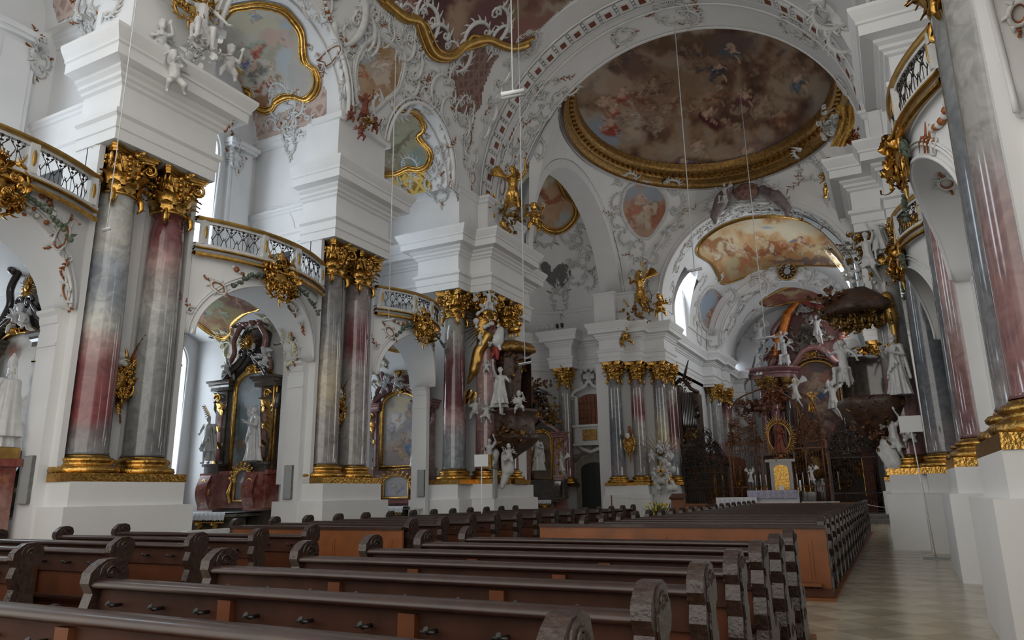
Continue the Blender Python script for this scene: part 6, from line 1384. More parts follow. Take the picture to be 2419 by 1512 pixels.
    # altar table
    if mensa:
        b = MB(); xa, xb = x0+.12, x1-.55; P = []
        for q in [k/8 for k in range(9)]:
            e = .14*math.cos(q*PI*1.1); P.append([(xa-e*.5+.1, y(.5), .1+1.05*q), (xa-e*.5, y(1.28)-e, .1+1.05*q), (xb+e*.5, y(1.28)-e, .1+1.05*q), (xb+e*.5-.1, y(.5), .1+1.05*q)])
        b.grid(P, False); b.box(xa-.12, xb+.12, y(1.5), yb, 1.14, 1.22); b.box(xa-.15, xb+.15, y(1.5), yb, 0, .12); K(b.build('altar_table', M['greenmarble']))
        g = MB()
        for xx in (xa+.35, (xa+xb)/2, xb-.3):
            for k in range(6): a = k*1.05; leaf(g, (xx, y(1.42), .95), (math.cos(a), 0, math.sin(a)), (0, -1, 0), .22, .1, .5)
            spiral(g, (xx, y(1.45), .7), (1, 0, 0), (0, 0, 1), (0, 1, 0), .14, 1.5, 0, .03)
        g.tube([(xa, y(1.46), 1.0), (xb, y(1.46), 1.0)], .025, 6); K(g.build('gilt_table_ornament', M['gold']))
        b = MB(); rows = []
        for z, d in ((1.255, -.6), (1.26, 0), (1.16, .02), (1.06, .03)): rows.append([(xa-.14+(xb-xa+.28)*k/60, (y(1.53) if d >= 0 else y(.6))-d*1-(.012*math.sin(k*1.3) if d > 0 else 0), z+(.02*math.sin(k*2.1) if z < 1.1 else 0)) for k in range(61)])
        b.grid(rows); cl = b.build('altar_cloth', M['cloth']); tag(cl, 'white lace edged cloth on the '+' '.join(label.split()[:3])+' '+' '.join(label.split()[-5:]), 'cloth')
    return t
def smooth3(P, n=5):
    out = []; N = len(P); P = [Vector(p) for p in P]
    for i in range(N-1):
        p0, p1, p2, p3 = P[max(i-1, 0)], P[i], P[i+1], P[min(i+2, N-1)]
        for k in range(n): t = k/n; out.append(.5*((2*p1)+(p2-p0)*t+(2*p0-5*p1+4*p2-p3)*t*t+(3*p1-p0-3*p2+p3)*t**3))
    out.append(P[-1]); return out
cv1 = oil(1.6, 3.0, [(.16, .19, .21), (.30, .36, .40), (.44, .50, .54), (.30, .34, .34)], [(60, 25, 22, 14, 0, (.55, .60, .64)), (50, 60, 30, 20, 0, (.42, .48, .52)), (20, 110, 20, 60, 0, (.10, .12, .12)), (60, 170, 40, 16, 0, (.13, .13, .12)), (30, 150, 24, 14, .3, (.20, .15, .10)), (85, 140, 14, 30, 0, (.14, .16, .16))],
    [(58, 30, 26, (.55, .58, .62)), (50, 88, 44, (.50, .52, .54)), (75, 90, 34, (.28, .38, .44)), (60, 115, 40, (.42, .40, .34)), (35, 135, 26, (.40, .25, .16)), (62, 140, 30, (.42, .34, .2)), (55, 165, 32, (.3, .3, .26))], 5)
cv1b = oil(.62, .85, [(.10, .10, .12), (.2, .2, .22), (.28, .27, .28)], [(50, 60, 12, 36, 0, (.6, .6, .6))], [(50, 60, 34, (.62, .62, .62))], 6)
altar('side altar with tall blue grey painting under the second left arch', -18.45, -15.95, 16.05, (M['darkmarble'], M['redmarble'], M['darkmarble']), cv1, cv1b, 1.5, 2.9, -16.85, 2.45, seed=1)
cv2 = oil(1.6, 2.7, [(.30, .28, .30), (.42, .38, .36), (.52, .46, .40), (.44, .40, .40)], [(50, 20, 34, 24, 0, (.62, .54, .38)), (45, 62, 12, 18, 0, (.62, .60, .58)), (50, 90, 40, 10, 0, (.34, .32, .33)), (45, 150, 40, 16, 0, (.42, .36, .34)), (80, 128, 15, 14, 0, (.12, .26, .44))],
    [(46, 65, 26, (.62, .60, .58)), (78, 50, 22, (.5, .34, .24)), (20, 75, 22, (.4, .42, .46)), (40, 125, 34, (.55, .40, .30)), (80, 125, 34, (.13, .28, .46)), (60, 135, 30, (.55, .45, .25)), (22, 130, 26, (.46, .34, .3)), (60, 105, 26, (.42, .3, .26)), (75, 150, 28, (.5, .4, .34))], 7)
cv2b = oil(1.1, .78, [(.32, .36, .42), (.44, .44, .46), (.5, .44, .42)], [], [(25, 35, 26, (.5, .5, .55)), (50, 40, 24, (.45, .32, .26)), (72, 38, 30, (.18, .26, .44)), (40, 25, 20, (.55, .5, .5))], 8)
altar('side altar with pale many figured painting under the third left arch', -18.35, -15.25, 23.3, (M['pinkmarble'], M['pinkmarble'], M['pinkmarble']), cv2, cv2b, 1.6, 2.75, -16.75, 2.75, top=7.0, seed=2, small=False)
cv0 = oil(1.7, 2.8, [(.14, .15, .16), (.30, .28, .24), (.46, .42, .36), (.52, .50, .46)], [(70, 40, 22, 50, .2, (.62, .58, .52)), (40, 40, 14, 26, .3, (.42, .15, .10)), (50, 110, 40, 30, -.5, (.44, .36, .28)), (20, 70, 16, 30, 0, (.10, .16, .22)), (30, 140, 30, 20, .4, (.36, .2, .12))],
    [(40, 50, 34, (.45, .14, .1)), (60, 90, 36, (.5, .45, .4)), (30, 110, 34, (.3, .36, .2)), (70, 130, 30, (.5, .35, .25))], 9)
altar('dark side altar cut off at the left edge of the photo', -18.2, -15.35, 9.25, (M['darkmarble'], M['darkmarble'], M['darkmarble']), cv0, None, 1.75, 2.7, -17.0, 2.6, top=7.0, seed=3)
SG_ = 'white statues beside the left altars'
statue('saint_statue', 'martyr', 'white statue of a man at the left of the blue grey altar painting, hip turned', 'statue', (-18.22, 15.3, 2.64), (.35, -1), .80, group=SG_)
palm(bpy.data.objects['side_altar'], (-18.35, 15.45, 3.9), (-.3, 0, 1), (0, -1, 0), .55, M['darkgold'])
statue('saint_statue', 'elder', 'white statue in a long coat right of the blue grey altar painting', 'statue', (-16.27, 15.25, 2.64), (-.5, -1), .88, group=SG_)
palm(bpy.data.objects['side_altar'], (-15.85, 15.4, 3.3), (.3, 0, 1), (0, -1, 0), 1.1, M['goldflat'])
statue('monk_statue', 'monk', 'white monk statue with a long cross left of the pale altar painting', 'statue', (-18.0, 22.5, 2.64), (.2, -1), .88, group=SG_)
b = MB(); b.tube([(-18.3, 22.2, 3.2), (-17.3, 22.1, 4.0)], .022, 6); b.tube([(-17.62, 22.12, 3.95), (-17.45, 22.1, 3.68)], .02, 6); b.build('pilgrim_cross', M['goldflat'], label='long thin gilt cross held by the white monk statue', cat='cross')
statue('saint_statue', 'bishop', 'white robed statue with gilt emblem right of the pale altar painting', 'statue', (-15.58, 22.45, 2.64), (-.3, -1), .84, group=SG_)
statue('bishop_statue', 'bishop', 'large white statue of a bishop in a tall mitre near the left edge', 'statue', (-15.42, 8.05, 2.64), (-1, -.15), .93, group=SG_)
b = MB(); t = thing('statue_pedestal', 'brown marble pedestal with gilt top under the white bishop statue', 'pedestal', (-15.42, 8.05, 0)); b.box(-15.66, -15.18, 7.84, 8.28, 0, 2.3); b.box(-15.74, -15.1, 7.78, 8.34, 2.3, 2.45); b.box(-15.74, -15.1, 7.78, 8.34, 0, .5); child_abs(b.build('shaft', M['redmarble']), t); b = MB(); b.box(-15.68, -15.16, 7.82, 8.3, 2.45, 2.66); child_abs(b.build('gilt_top', M['goldflat']), t)
# cherubs and clouds on the altar tops
PG = 'white cherubs and angels above the altars'
for i, (k, lab, loc, fc, s_, tl) in enumerate((('putto1', 'white cherub at the left on top of the blue grey altar', (-17.9, 15.5, 5.2), (.4, -1), .62, (0, 0)), ('putto2', 'white cherub right of the sunburst on the blue grey altar', (-16.2, 15.5, 5.35), (-.4, -1), .6, (0, .2)),
        ('putto3', 'white cherub left over the pale altar painting', (-17.35, 22.75, 5.45), (.3, -1), .75, (0, 0)), ('putto1', 'white cherub at the middle over the pale altar painting', (-16.7, 22.7, 5.55), (0, -1), .7, (0, .2)), ('flying', 'white angel at the upper right of the pale altar', (-15.65, 22.7, 5.1), (-.6, -1), .62, (0, 0)), ('seated', 'white angel at the far left on top of the pale altar', (-18.15, 22.75, 5.1), (.5, -1), .6, (0, 0)),
        ('putto2', 'white flying cherub high on the altar at the left edge', (-15.75, 8.75, 5.75), (-1, -.5), .62, (.3, .3)), ('putto3', 'white kneeling cherub on the altar at the left edge', (-16.35, 8.75, 5.2), (-1, -.4), .72, (0, .4)), ('putto1', 'white cherub at the very left edge of the photo', (-17.0, 8.8, 5.2), (1, -.6), .7, (0, 0)))):
    statue('cherub' if k.startswith('p') else 'angel', k, lab, 'cherub' if k.startswith('p') else 'angel', loc, fc, s_, group=PG, tilt=tl)
for nm, c in (('pile of white clouds on top of the blue grey altar', (-16.6, 15.6, 5.85)), ('pile of white clouds on top of the pale altar', (-16.75, 22.85, 5.7))):
    t = thing('cloud_group', nm, 'cloud', c); cloudbank(t, c, (.5, .12, .3), 14, 3)
# grey loudspeaker panels and a little holy water bowl on the jambs
for i, (x, y, lab) in enumerate(((-15.0, 8.42, 'tall grey loudspeaker panel on the first left pier'), (-15.05, 15.48, 'tall grey loudspeaker panel on the second left pier'), (-14.9, 21.78, 'tall grey loudspeaker panel on the third left pier'))):
    b = MB(); b.box(x-.14, x+.14, y-.06, y+.0, 1.60, 2.50); o = b.build('loudspeaker', M['grey'], label=lab, cat='loudspeaker', group='grey loudspeaker panels')
    b = MB(); b.box(x-.15, x+.15, y-.05, y+.01, 1.59, 2.51); b.build('casing', M['darkgrey'], o)
b = MB(); b.box(-12.74, -12.66, 23.1, 23.28, 1.5, 2.5); b.build('loudspeaker', M['grey'], label='narrow grey loudspeaker at the corner of the crossing pier plinth', cat='loudspeaker')
b = MB(); b.lathe([(.02, -.22), (.06, -.2), (.05, -.1), (.16, -.02), (.17, 0), (.14, 0)], (-14.9, 21.6, 1.2), 16); b.build('holy_water_stoup', M['stucco'], label='small white holy water bowl below the third grey loudspeaker', cat='bowl')
# ================================================================ pulpit on the left crossing pier and its counterpart on the right
def rockery(t, c, size, n, seed, mat, name, leafs=0, lmat=None):
    """irregular carved mass of leaves and volutes"""
    r = random.Random(seed); b = MB()
    for i in range(n):
        q_ = Vector((r.gauss(0, 1), r.gauss(0, 1), r.gauss(0, 1))).normalized()*r.uniform(.1, .92); p = Vector(c)+Vector((q_.x*size[0], q_.y*size[1], q_.z*size[2])); d = Vector((r.uniform(-1, 1), r.uniform(-1, 1), r.uniform(-1, .8)))
        leaf(b, p, d, Vector((r.uniform(-1, 1), -1, r.uniform(-.3, .5))), r.uniform(.2, .5)*max(size)*.8, r.uniform(.08, .18)*max(size), r.uniform(.3, 1.1))
        if i % 3 == 0: spiral(b, p, (1, 0, 0), (0, 0, 1), (0, 1, 0), r.uniform(.08, .18)*max(size)*.8, 1.3, r.uniform(0, 6), .035*max(size), 10)
    o = b.build(name, mat); child_abs(o, t); return o
def lump(t, parts, name, mat, vox=.04):
    b = MB()
    for p, q, r0, r1 in parts: capsule(b, p, q, r0, r1)
    me = fuse(b, name, vox, 3); me.materials.append(mat); o = bpy.data.objects.new(name, me); COL.objects.link(o); child_abs(o, t); return o
pc = Vector((-12.75, 24.6, 0))
t = thing('pulpit', 'tall brown pulpit heavy with clouds, drapery and angels on the third left pier', 'pulpit', (pc.x, pc.y, 4.0))
b = MB(); b.lathe([(.1, 2.9), (.35, 3.1), (.75, 3.35), (.98, 3.6), (1.02, 3.72), (.95, 3.8), (.85, 3.85), (.84, 4.5), (.92, 4.6), (.98, 4.7), (.9, 4.75)], (pc.x, pc.y, 0), 40, mod=lambda a, z: 1+.07*math.sin(5*a)); child_abs(b.build('basket', M['darkbrown']), t)
rockery(t, (pc.x, pc.y-.6, 3.8), (1.0, .35, .6), 110, 3, M['umber'], 'carved_rockwork'); rockery(t, (pc.x+.1, pc.y-.7, 3.7), (1.0, .35, .4), 60, 9, M['darkgold'], 'gilded_rim'); lump(t, [((pc.x-.5, pc.y-.2, 3.8), (pc.x+.5, pc.y-.2, 3.8), .45, .45), ((pc.x, pc.y-.1, 3.8), (pc.x-.1, pc.y-.1, 2.9), .4, .2), ((pc.x-.1, pc.y, 5.2), (pc.x, pc.y, 6.9), .5, .55)], 'carved_core', M['darkbrown'])
b = MB(); b.grid([[(pc.x+.75*math.cos(a), pc.y+.2+.6*math.sin(a), z) for z in (4.7, 6.8)] for a in [PI*(.05+.9*k/12) for k in range(13)]]); child_abs(b.build('back_panel', M['darkbrown']), t)
rockery(t, (pc.x-.1, pc.y-.1, 6.1), (.8, .4, 1.4), 120, 5, M['darkgold'], 'brown_drapery_folds'); rockery(t, (pc.x+.1, pc.y-.3, 6.9), (.9, .45, .5), 80, 6, M['umber'], 'canopy_fringe')
b = MB(); b.lathe([(.2, 7.45), (.75, 7.3), (.95, 7.1), (.95, 6.95), (.8, 6.9)], (pc.x, pc.y, 0), 32, mod=lambda a, z: 1+.08*math.sin(6*a)); child_abs(b.build('canopy', M['darkgold']), t)
cloudbank(t, (-13.3, 23.55, 8.5), (.35, .3, .75), 34, 4, M['stucco'], 'upper_clouds'); cloudbank(t, (-13.0, 23.5, 7.6), (.5, .3, .5), 26, 7, M['stucco'], 'middle_clouds')
b = MB()
for k in range(14): a = 2.4+1.9*k/13; d = Vector((math.cos(a), 0, math.sin(a))); b.tube([Vector((-13.1, 23.4, 8.0)), Vector((-13.1, 23.4, 8.0))+d*(.9+.3*(k % 2))], [.05, .01], 4)
child_abs(b.build('gilt_rays', M['gold']), t)
lump(t, [((-13.15, 23.55, 7.5), (-13.55, 23.5, 6.9), .2, .24), ((-13.55, 23.5, 6.9), (-13.75, 23.5, 6.2), .24, .2), ((-13.75, 23.5, 6.2), (-14.0, 23.5, 5.75), .18, .06), ((-13.4, 23.45, 7.3), (-13.45, 23.4, 6.5), .1, .06)], 'gilded_falling_cloth', M['goldflat'])
lump(t, [((-12.7, 23.7, 7.7), (-12.75, 23.6, 7.25), .16, .24), ((-12.75, 23.6, 7.2), (-12.6, 23.5, 6.9), .1, .06)], 'grey_sack', M['stucco']); lump(t, [((-12.8, 23.6, 6.95), (-12.75, 23.55, 6.55), .14, .05), ((-12.9, 23.6, 6.9), (-13.0, 23.5, 6.6), .08, .04)], 'red_cloth', M['redcloth'] if 'redcloth' in M else M['redmarble'])
for x0_, z0_ in ((-13.9, 5.2), (-13.95, 4.95), (-13.7, 5.1)): leaf(b := MB(), (x0_, 23.5, z0_+.3), (-.3, 0, -1), (0, -1, 0), .5, .2, .4); child_abs(b.build('gilt_fringe', M['gold']), t)
lump(t, [((-13.1, 23.9, 3.1), (-13.25, 23.75, 2.5), .2, .22), ((-13.25, 23.75, 2.5), (-13.0, 23.6, 1.7), .2, .08), ((-12.6, 23.9, 3.0), (-12.5, 23.8, 2.5), .22, .25), ((-12.5, 23.8, 2.5), (-12.7, 23.7, 1.9), .2, .1), ((-13.0, 23.6, 1.7), (-12.85, 23.5, 1.35), .06, .03)], 'lower_clouds_and_bones', M['stucco'])
b = MB(); b.box(-13.35, -12.95, 23.35, 23.5, 2.55, 3.05); child_abs(b.build('gilt_tablet', M['gold']), t)
AG = 'white angels and prophets on the pulpit'
statue('prophet_statue', 'preacher', 'white striding prophet with one arm raised on the left pulpit', 'statue', (-12.6, 23.5, 4.45), (.8, -.6), 1.0, group=AG)
for k, lab, loc, fc, s_ in (('putto1', 'white cherub at the left of the striding prophet', (-13.75, 23.6, 4.3), (.3, -1), .95), ('putto2', 'white cherub crouching at the feet of the striding prophet', (-13.15, 23.4, 4.15), (.2, -1), .85), ('putto3', 'white cherub at the right of the striding prophet', (-11.95, 23.7, 4.45), (.6, -1), .85),
        ('putto1', 'small white cherub beside the gilded falling cloth', (-13.15, 23.4, 6.0), (.2, -1), .55)): statue('cherub', k, lab, 'cherub', loc, fc, s_, group=AG)
statue('angel', 'flying', 'grey winged angel holding a gilt tablet below the left pulpit', 'angel', (-13.1, 23.5, 2.2), (.3, -1), .8, group=AG); statue('angel', 'seated', 'white angel in the clouds at the top of the left pulpit', 'angel', (-12.95, 23.3, 8.2), (.6, -1), .6, group=AG)
statue('cherub', 'putto2', 'white cherub at the lower right below the left pulpit', 'cherub', (-12.35, 23.6, 2.6), (.4, -1), .8, group=AG)
b = MB(); b.ball((-12.3, 24.1, 7.75), .3, .16, .14, 10, 7); b.ball((-12.05, 24.05, 7.95), .13, .11, .12, 8, 6)
for x_ in (-12.5, -12.4, -12.2, -12.1): capsule(b, (x_, 24.1, 7.7), (x_, 24.1, 7.45), .04, .03)
me = fuse(b, 'gilded_lamb', .03); me.materials.append(M['gold']); o = bpy.data.objects.new('gilded_lamb', me); COL.objects.link(o); tag(o, 'small gilded lamb on the canopy of the left pulpit', 'lamb')
# right: throne like counterpart
qc = Vector((-.30, 23.9, 0))
t = thing('carved_throne', 'dark carved balcony with canopy facing the pulpit on the right pier', 'throne', (qc.x, qc.y, 4))
b = MB(); b.lathe([(.12, 2.8), (.4, 3.2), (.8, 3.7), (.98, 4.05), (.95, 4.2), (.8, 4.25)], (qc.x, qc.y, 0), 36, mod=lambda a, z: 1+.08*math.sin(5*a)); child_abs(b.build('balcony', M['darkbrown']), t)
rockery(t, (qc.x, qc.y-.5, 4.0), (1.0, .35, .4), 110, 13, M['darkgold'], 'gilt_rockwork'); rockery(t, (qc.x+.1, qc.y-.4, 3.3), (.8, .35, .7), 80, 14, M['umber'], 'lower_rockwork')
b = MB(); b.grid([[(qc.x+.8*math.cos(a), qc.y+.1+.5*math.sin(a), z) for z in (4.2, 5.6)] for a in [PI*(.0+k/12) for k in range(13)]]); child_abs(b.build('niche', M['darkmarble']), t)
b = MB(); b.lathe([(.3, 7.6), (.7, 7.3), (1.0, 7.05), (1.12, 6.85), (1.05, 6.75), (.9, 6.7)], (qc.x-.05, qc.y, 0), 36, mod=lambda a, z: 1+.08*math.sin(6*a)); child_abs(b.build('canopy', M['darkbrown']), t)
rockery(t, (qc.x, qc.y-.5, 6.65), (1.1, .35, .5), 120, 15, M['darkgold'], 'canopy_fringe'); rockery(t, (qc.x-.7, qc.y-.4, 7.2), (.9, .3, .5), 80, 18, M['umber'], 'canopy_scroll')
b = MB()
for k in range(9): x_ = qc.x-.75+.19*k; b.tube([(x_, qc.y-.75, 6.6), (x_, qc.y-.75, 6.35)], [.02, .05], 6); b.ball((x_, qc.y-.75, 6.3), .055, n=6, m=4)
child_abs(b.build('tassels', M['darkgold']), t)
rockery(t, (qc.x, qc.y-.4, 5.65), (.8, .25, .12), 26, 16, M['gold'], 'gilt_valance')
rockery(t, (qc.x+.25, qc.y-.2, 9.1), (.35, .25, .75), 46, 17, M['darkgold'], 'gilded_trophies'); cloudbank(t, (qc.x+.1, qc.y-.3, 7.85), (.5, .3, .3), 22, 14, M['stucco'], 'upper_clouds')
lump(t, [((.42, 23.4, 7.1), (.5, 23.35, 6.4), .2, .17), ((.5, 23.35, 6.4), (.5, 23.35, 5.6), .12, .07)], 'gilded_cloth', M['goldflat'])
lump(t, [((qc.x+.2, 23.6, 2.9), (qc.x+.35, 23.5, 2.3), .2, .2), ((qc.x+.35, 23.5, 2.3), (qc.x+.5, 23.5, 1.6), .18, .1), ((qc.x-.0, 23.6, 2.7), (qc.x+.3, 23.5, 2.0), .12, .1), ((qc.x+.5, 23.5, 1.6), (qc.x+.35, 23.5, 1.45), .12, .1)], 'lower_figures_mass', M['stucco'])
RG = 'white figures on the right pier'
for k, nm, lab, loc, fc, s_ in (('seated', 'prophet_statue', 'white seated prophet on the left side of the right carved balcony', (-.95, 23.2, 4.25), (-.3, -1), .95), ('elder', 'prophet_statue', 'white cloaked figure at the right side of the right carved balcony', (.42, 23.1, 4.15), (-.8, -1), 1.0), ('flying', 'angel', 'white angel blowing through the clouds above the right canopy', (.1, 23.3, 7.5), (-.6, -1), .95), ('preacher', 'angel', 'pale gilded figure at the top of the right canopy against the column', (.45, 23.3, 8.2), (-.3, -1), .8), ('flying', 'angel', 'white angel with drapery below the right carved balcony', (.1, 23.4, 2.2), (-.5, -1), .85)): statue(nm, k, lab, 'statue', loc, fc, s_, group=RG)
statue('cherub', 'putto3', 'white cherub hanging below the right carved balcony', 'cherub', (.5, 23.3, 2.75), (-.6, -1), .8, group=RG)
# ================================================================ gilded groups on the cornices
def gilt_group(label, c, face, k, seed, mat=None, kind='flying', name='gilded_angel_group', white=False):
    t = thing(name, label, 'sculpture group', c); mat = mat or M['gold']; f = Vector((face[0], face[1], 0)).normalized(); s_ = Vector((-f.y, f.x, 0)); c = Vector(c); key = mat.name
    gilt_statue('angel', kind, None, None, c+f*.1*k, face, .9*k, mat, kind+key, parent=t); gilt_statue('cherub', 'putto1', None, None, c+s_*.6*k+Vector((0, 0, -.1*k)), face, .8*k, mat, 'putto1'+key, parent=t)
    gilt_statue('cherub', 'putto2', None, None, c+f*.35*k-s_*.35*k+Vector((0, 0, -.9*k)), face, .8*k, mat, 'putto2'+key, parent=t, tilt=(.2, .3)); gilt_statue('cherub', 'putto3', None, None, c-s_*.65*k+Vector((0, 0, -.05*k)), face, .8*k, mat, 'putto3'+key, parent=t)
    rockery(t, c+f*.2*k+Vector((0, 0, .2*k)), (.7*k, .3*k, .5*k), 30, seed, M['darkgold'] if not white else M['stucco'], 'carved_foliage'); return t
gilt_group('gilded angel group perched on the cornice left of the choir arch', (-12.35, 41.4, 11.75), (-.2, -1), 1.9, 3)
gilt_group('gilded angel group against the transept fresco on the third left pier', (-13.1, 25.6, 12.6), (.75, -.6), 1.7, 5, M['gold'])
gilt_group('dark brown cherubs and drapery hanging at the top corner of the second left pier', (-13.75, 16.5, 13.1), (1, -.3), .75, 7, M['brownred'])
gilt_group('group of white winged figures on the top of the first left pier', (-13.7, 10.2, 11.7), (1, -.5), 1.25, 9, M['stucco'], 'seated', 'white_angel_group', True)
gilt_mass('gilded_rosette', 'gilded lattice boss above the white winged figures', 'ornament', (-13.75, 9.9, 13.3), (1, -.2, -.2), 1.0, 1.0, 12, mat=M['goldflat'], depth=.2)
b = MB()
lump_t = thing('gilded_banner', 'bright gilded cloth hanging beside the dome at the upper right', 'banner', (.3, 30, 15)); h0 = on(1990, 265, 1, 28.9)
b.grid([[on(1975+38*i/5+ (10*math.sin(j/2.2)) - j*1.2, 248+98*j/8, 1, 28.8+.1*math.sin(i*2+j*.5)) for i in range(6)] for j in range(9)]); bb = MB(); bb.grid([[on(1975+38*i/5+ (10*math.sin(j/2.2)) - j*1.2, 248+98*j/8, 1, 28.86+.1*math.sin(i*2+j*.5)) for i in range(6)] for j in range(9)]); b.add(bb.v, bb.f, True)
child_abs(b.build('cloth', M['gold']), lump_t); rockery(lump_t, on(1965, 300, 1, 29.2), (.7, .3, 1.2), 50, 21, M['stucco'], 'rockwork'); rockery(lump_t, on(2022, 330, 1, 28.9), (.3, .2, .9), 24, 22, M['bronze'], 'brown_rockwork')
p = on(1972, 470, 1, 29.5); gilt_statue('cherub', 'putto1', 'small gilded cherub standing left of the right cornice', 'cherub', p, (-.3, -1), 1.7, M['gold'], 'putto1'+M['gold'].name)
# dark purple drapery either side of the crest over the choir arch
t = thing('stucco_drapery', 'grey purple drapery with cherubs over the top of the choir arch', 'drapery', (-6.4, 42.2, 19.0))
for sg, px0, py0, px1, py1 in ((-1, 1722, 445, 1688, 510), (1, 1802, 448, 1858, 492)):
    P = [on(px0, py0, 1, 42.3), on((px0+px1)/2, (py0+py1)/2-6, 1, 42.1), on(px1, py1, 1, 42.3)]
    lump(t, [(P[0], P[1], .3, .42), (P[1], P[2], .45, .3), (P[2], P[2]+Vector((0, 0, -.5)), .25, .1)], 'purple_cloth', M['purple'] if 'purple' in M else M['pinkmarble'], .07)
statue('angel', 'seated', None, None, on(1715, 492, 1, 41.9), (-.5, -1), .9, parent=t, mat=M['statue']); statue('angel', 'flying', None, None, on(1835, 488, 1, 41.9), (.6, -1), .8, parent=t)
b = MB(); c = on(1762, 452, 1, 42.2); b.ball(c, .75, .2, .55, 14, 9); child_abs(b.build('dark_red_cushion_shield', M['redlat']), t)
# clock on the second choir arch
t = thing('clock', 'round black and gilt clock over the second choir arch', 'clock', on(1860, 642, 1, 56.2)); c = Vector(t.location)
b = MB(); b.tube([c+Vector((0, .1, 0)), c+Vector((0, -.12, 0))], .62, 32); child_abs(b.build('dial', M['black']), t)
b = MB()
for k in range(12): a = 2*PI*k/12; d = Vector((math.cos(a), 0, math.sin(a))); b.obox(c+d*.46+Vector((0, -.14, 0)), d*.11, Vector((-d.z, 0, d.x))*.035, (0, .02, 0))
child_abs(b.build('hour_marks', M['gold']), t); b = MB(); b.tube([c+Vector((0, -.11, 0)), c+Vector((0, -.16, 0))], .24, 24); child_abs(b.build('centre_disc', M['grey']), t)
b = MB(); b.tube([c+Vector((.64*math.cos(2*PI*k/32), -.1, .64*math.sin(2*PI*k/32))) for k in range(33)], .07, 6); child_abs(b.build('gilt_rim', M['goldflat']), t)
rockery(t, c+Vector((0, -.1, .4)), (.9, .2, .4), 30, 31, M['stucco'], 'scrollwork')
# ================================================================ portal, tribune and altar in the transept
t = thing('portal', 'arched dark green portal in the transept wall under an ornate oriel window', 'portal', (-16.15, 42.1, 0)); K = lambda o: child_abs(o, t)
b = MB(); hole = [(-16.98, 0)]+[(-16.15-.83*math.cos(a), 3.0+.4*math.sin(a)) for a in [PI*k/12 for k in range(13)]]+[(-15.32, 0)]; b.prism([(-17.35, 0), (-17.35, 3.2)]+[(-16.15-1.2*math.cos(a), 3.2+.65*math.sin(a)) for a in [PI*k/12 for k in range(1, 12)]]+[(-14.95, 3.2), (-14.95, 0)], lambda u, v, h: (u, h, v), 42.0, 42.18); K(b.build('surround', M['stonegrey'] if 'stonegrey' in M else M['darkgrey']))
b = MB(); b.prism(hole, lambda u, v, h: (u, h, v), 41.93, 42.0); K(b.build('door_leaf', M['doorgreen'] if 'doorgreen' in M else M['black']))
b = MB(); b.box(-16.17, -16.13, 41.9, 41.93, 0, 3.3)
for x_ in (-16.85, -16.05): 
    for z_ in (.3, 1.5): b.box(x_, x_+.62, 41.91, 41.93, z_, z_+1.0)
K(b.build('door_moulding', M['doorgreen'] if 'doorgreen' in M else M['black']))
b = MB(); b.tube([(-17.4, 41.95, 3.5), (-17.0, 41.9, 3.9), (-16.4, 41.9, 4.05), (-16.15, 41.9, 4.3), (-15.9, 41.9, 4.05), (-15.3, 41.9, 3.9), (-14.9, 41.95, 3.5)], .09, 7); spiral(b, (-17.3, 41.9, 3.7), (1, 0, 0), (0, 0, 1), (0, 1, 0), .22, 1.4, 0, .06); spiral(b, (-15.0, 41.9, 3.7), (-1, 0, 0), (0, 0, 1), (0, 1, 0), .22, 1.4, 0, .06); K(b.build('door_pediment', M['stonegrey'] if 'stonegrey' in M else M['darkgrey']))
t = thing('oriel_window', 'ornate glazed oriel above the green portal', 'oriel', (-16.15, 42, 4.5))
b = MB(); b.box(-17.15, -15.15, 41.5, 42.15, 4.5, 5.55); b.box(-17.25, -15.05, 41.4, 42.15, 5.5, 5.65); b.box(-17.25, -15.05, 41.4, 42.15, 4.4, 4.52); K(b.build('parapet', M['stucco']))
b = MB(); b.box(-16.6, -15.7, 41.44, 41.5, 4.7, 5.35); K(b.build('gilt_panel', M['darkgold']))
b = MB(); b.tube([(-17.0, 41.7, 4.4), (-16.6, 41.6, 4.15), (-16.15, 41.55, 4.0), (-15.7, 41.6, 4.15), (-15.3, 41.7, 4.4)], .12, 7); K(b.build('bracket', M['stucco']))
b = MB(); b.box(-17.15, -16.95, 41.7, 42.15, 5.65, 7.4); b.box(-15.35, -15.15, 41.7, 42.15, 5.65, 7.4); b.tube(smooth3([(-17.4, 41.75, 7.4), (-17.1, 41.7, 7.75), (-16.5, 41.7, 7.95), (-16.15, 41.7, 8.3), (-15.8, 41.7, 7.95), (-15.2, 41.7, 7.75), (-14.9, 41.75, 7.4)]), .11, 7); spiral(b, (-17.3, 41.7, 7.3), (1, 0, 0), (0, 0, 1), (0, 1, 0), .2, 1.3, 0, .05); spiral(b, (-15.0, 41.7, 7.3), (-1, 0, 0), (0, 0, 1), (0, 1, 0), .2, 1.3, 0, .05); K(b.build('scrolled_frame', M['stucco']))
b = MB(); b.prism([(-16.95, 5.65), (-16.95, 7.2)]+[(-16.15-.8*math.cos(a), 7.2+.35*math.sin(a)) for a in [PI*k/10 for k in range(1, 10)]]+[(-15.35, 7.2), (-15.35, 5.65)], lambda u, v, h: (u, h, v), 41.85, 41.95); K(b.build('glazing', M['brownred']))
b = MB()
for k in range(7): x_ = -16.9+.25*k; b.tube([(x_, 41.82, 5.65), (x_, 41.82, 7.35)], .015, 4)
for z_ in (6.1, 6.6, 7.0): b.tube([(-16.95, 41.82, z_), (-15.35, 41.82, z_)], .015, 4)
K(b.build('gilt_lattice', M['darkgold'])); b = MB(); o_ = Orn(Vector((-16.15, 41.7, 8.5)), (0, -1, 0)); o_.cartouche(.9, .9, RN); child_abs(o_.b.build('crest', M['darkgrey']), t)
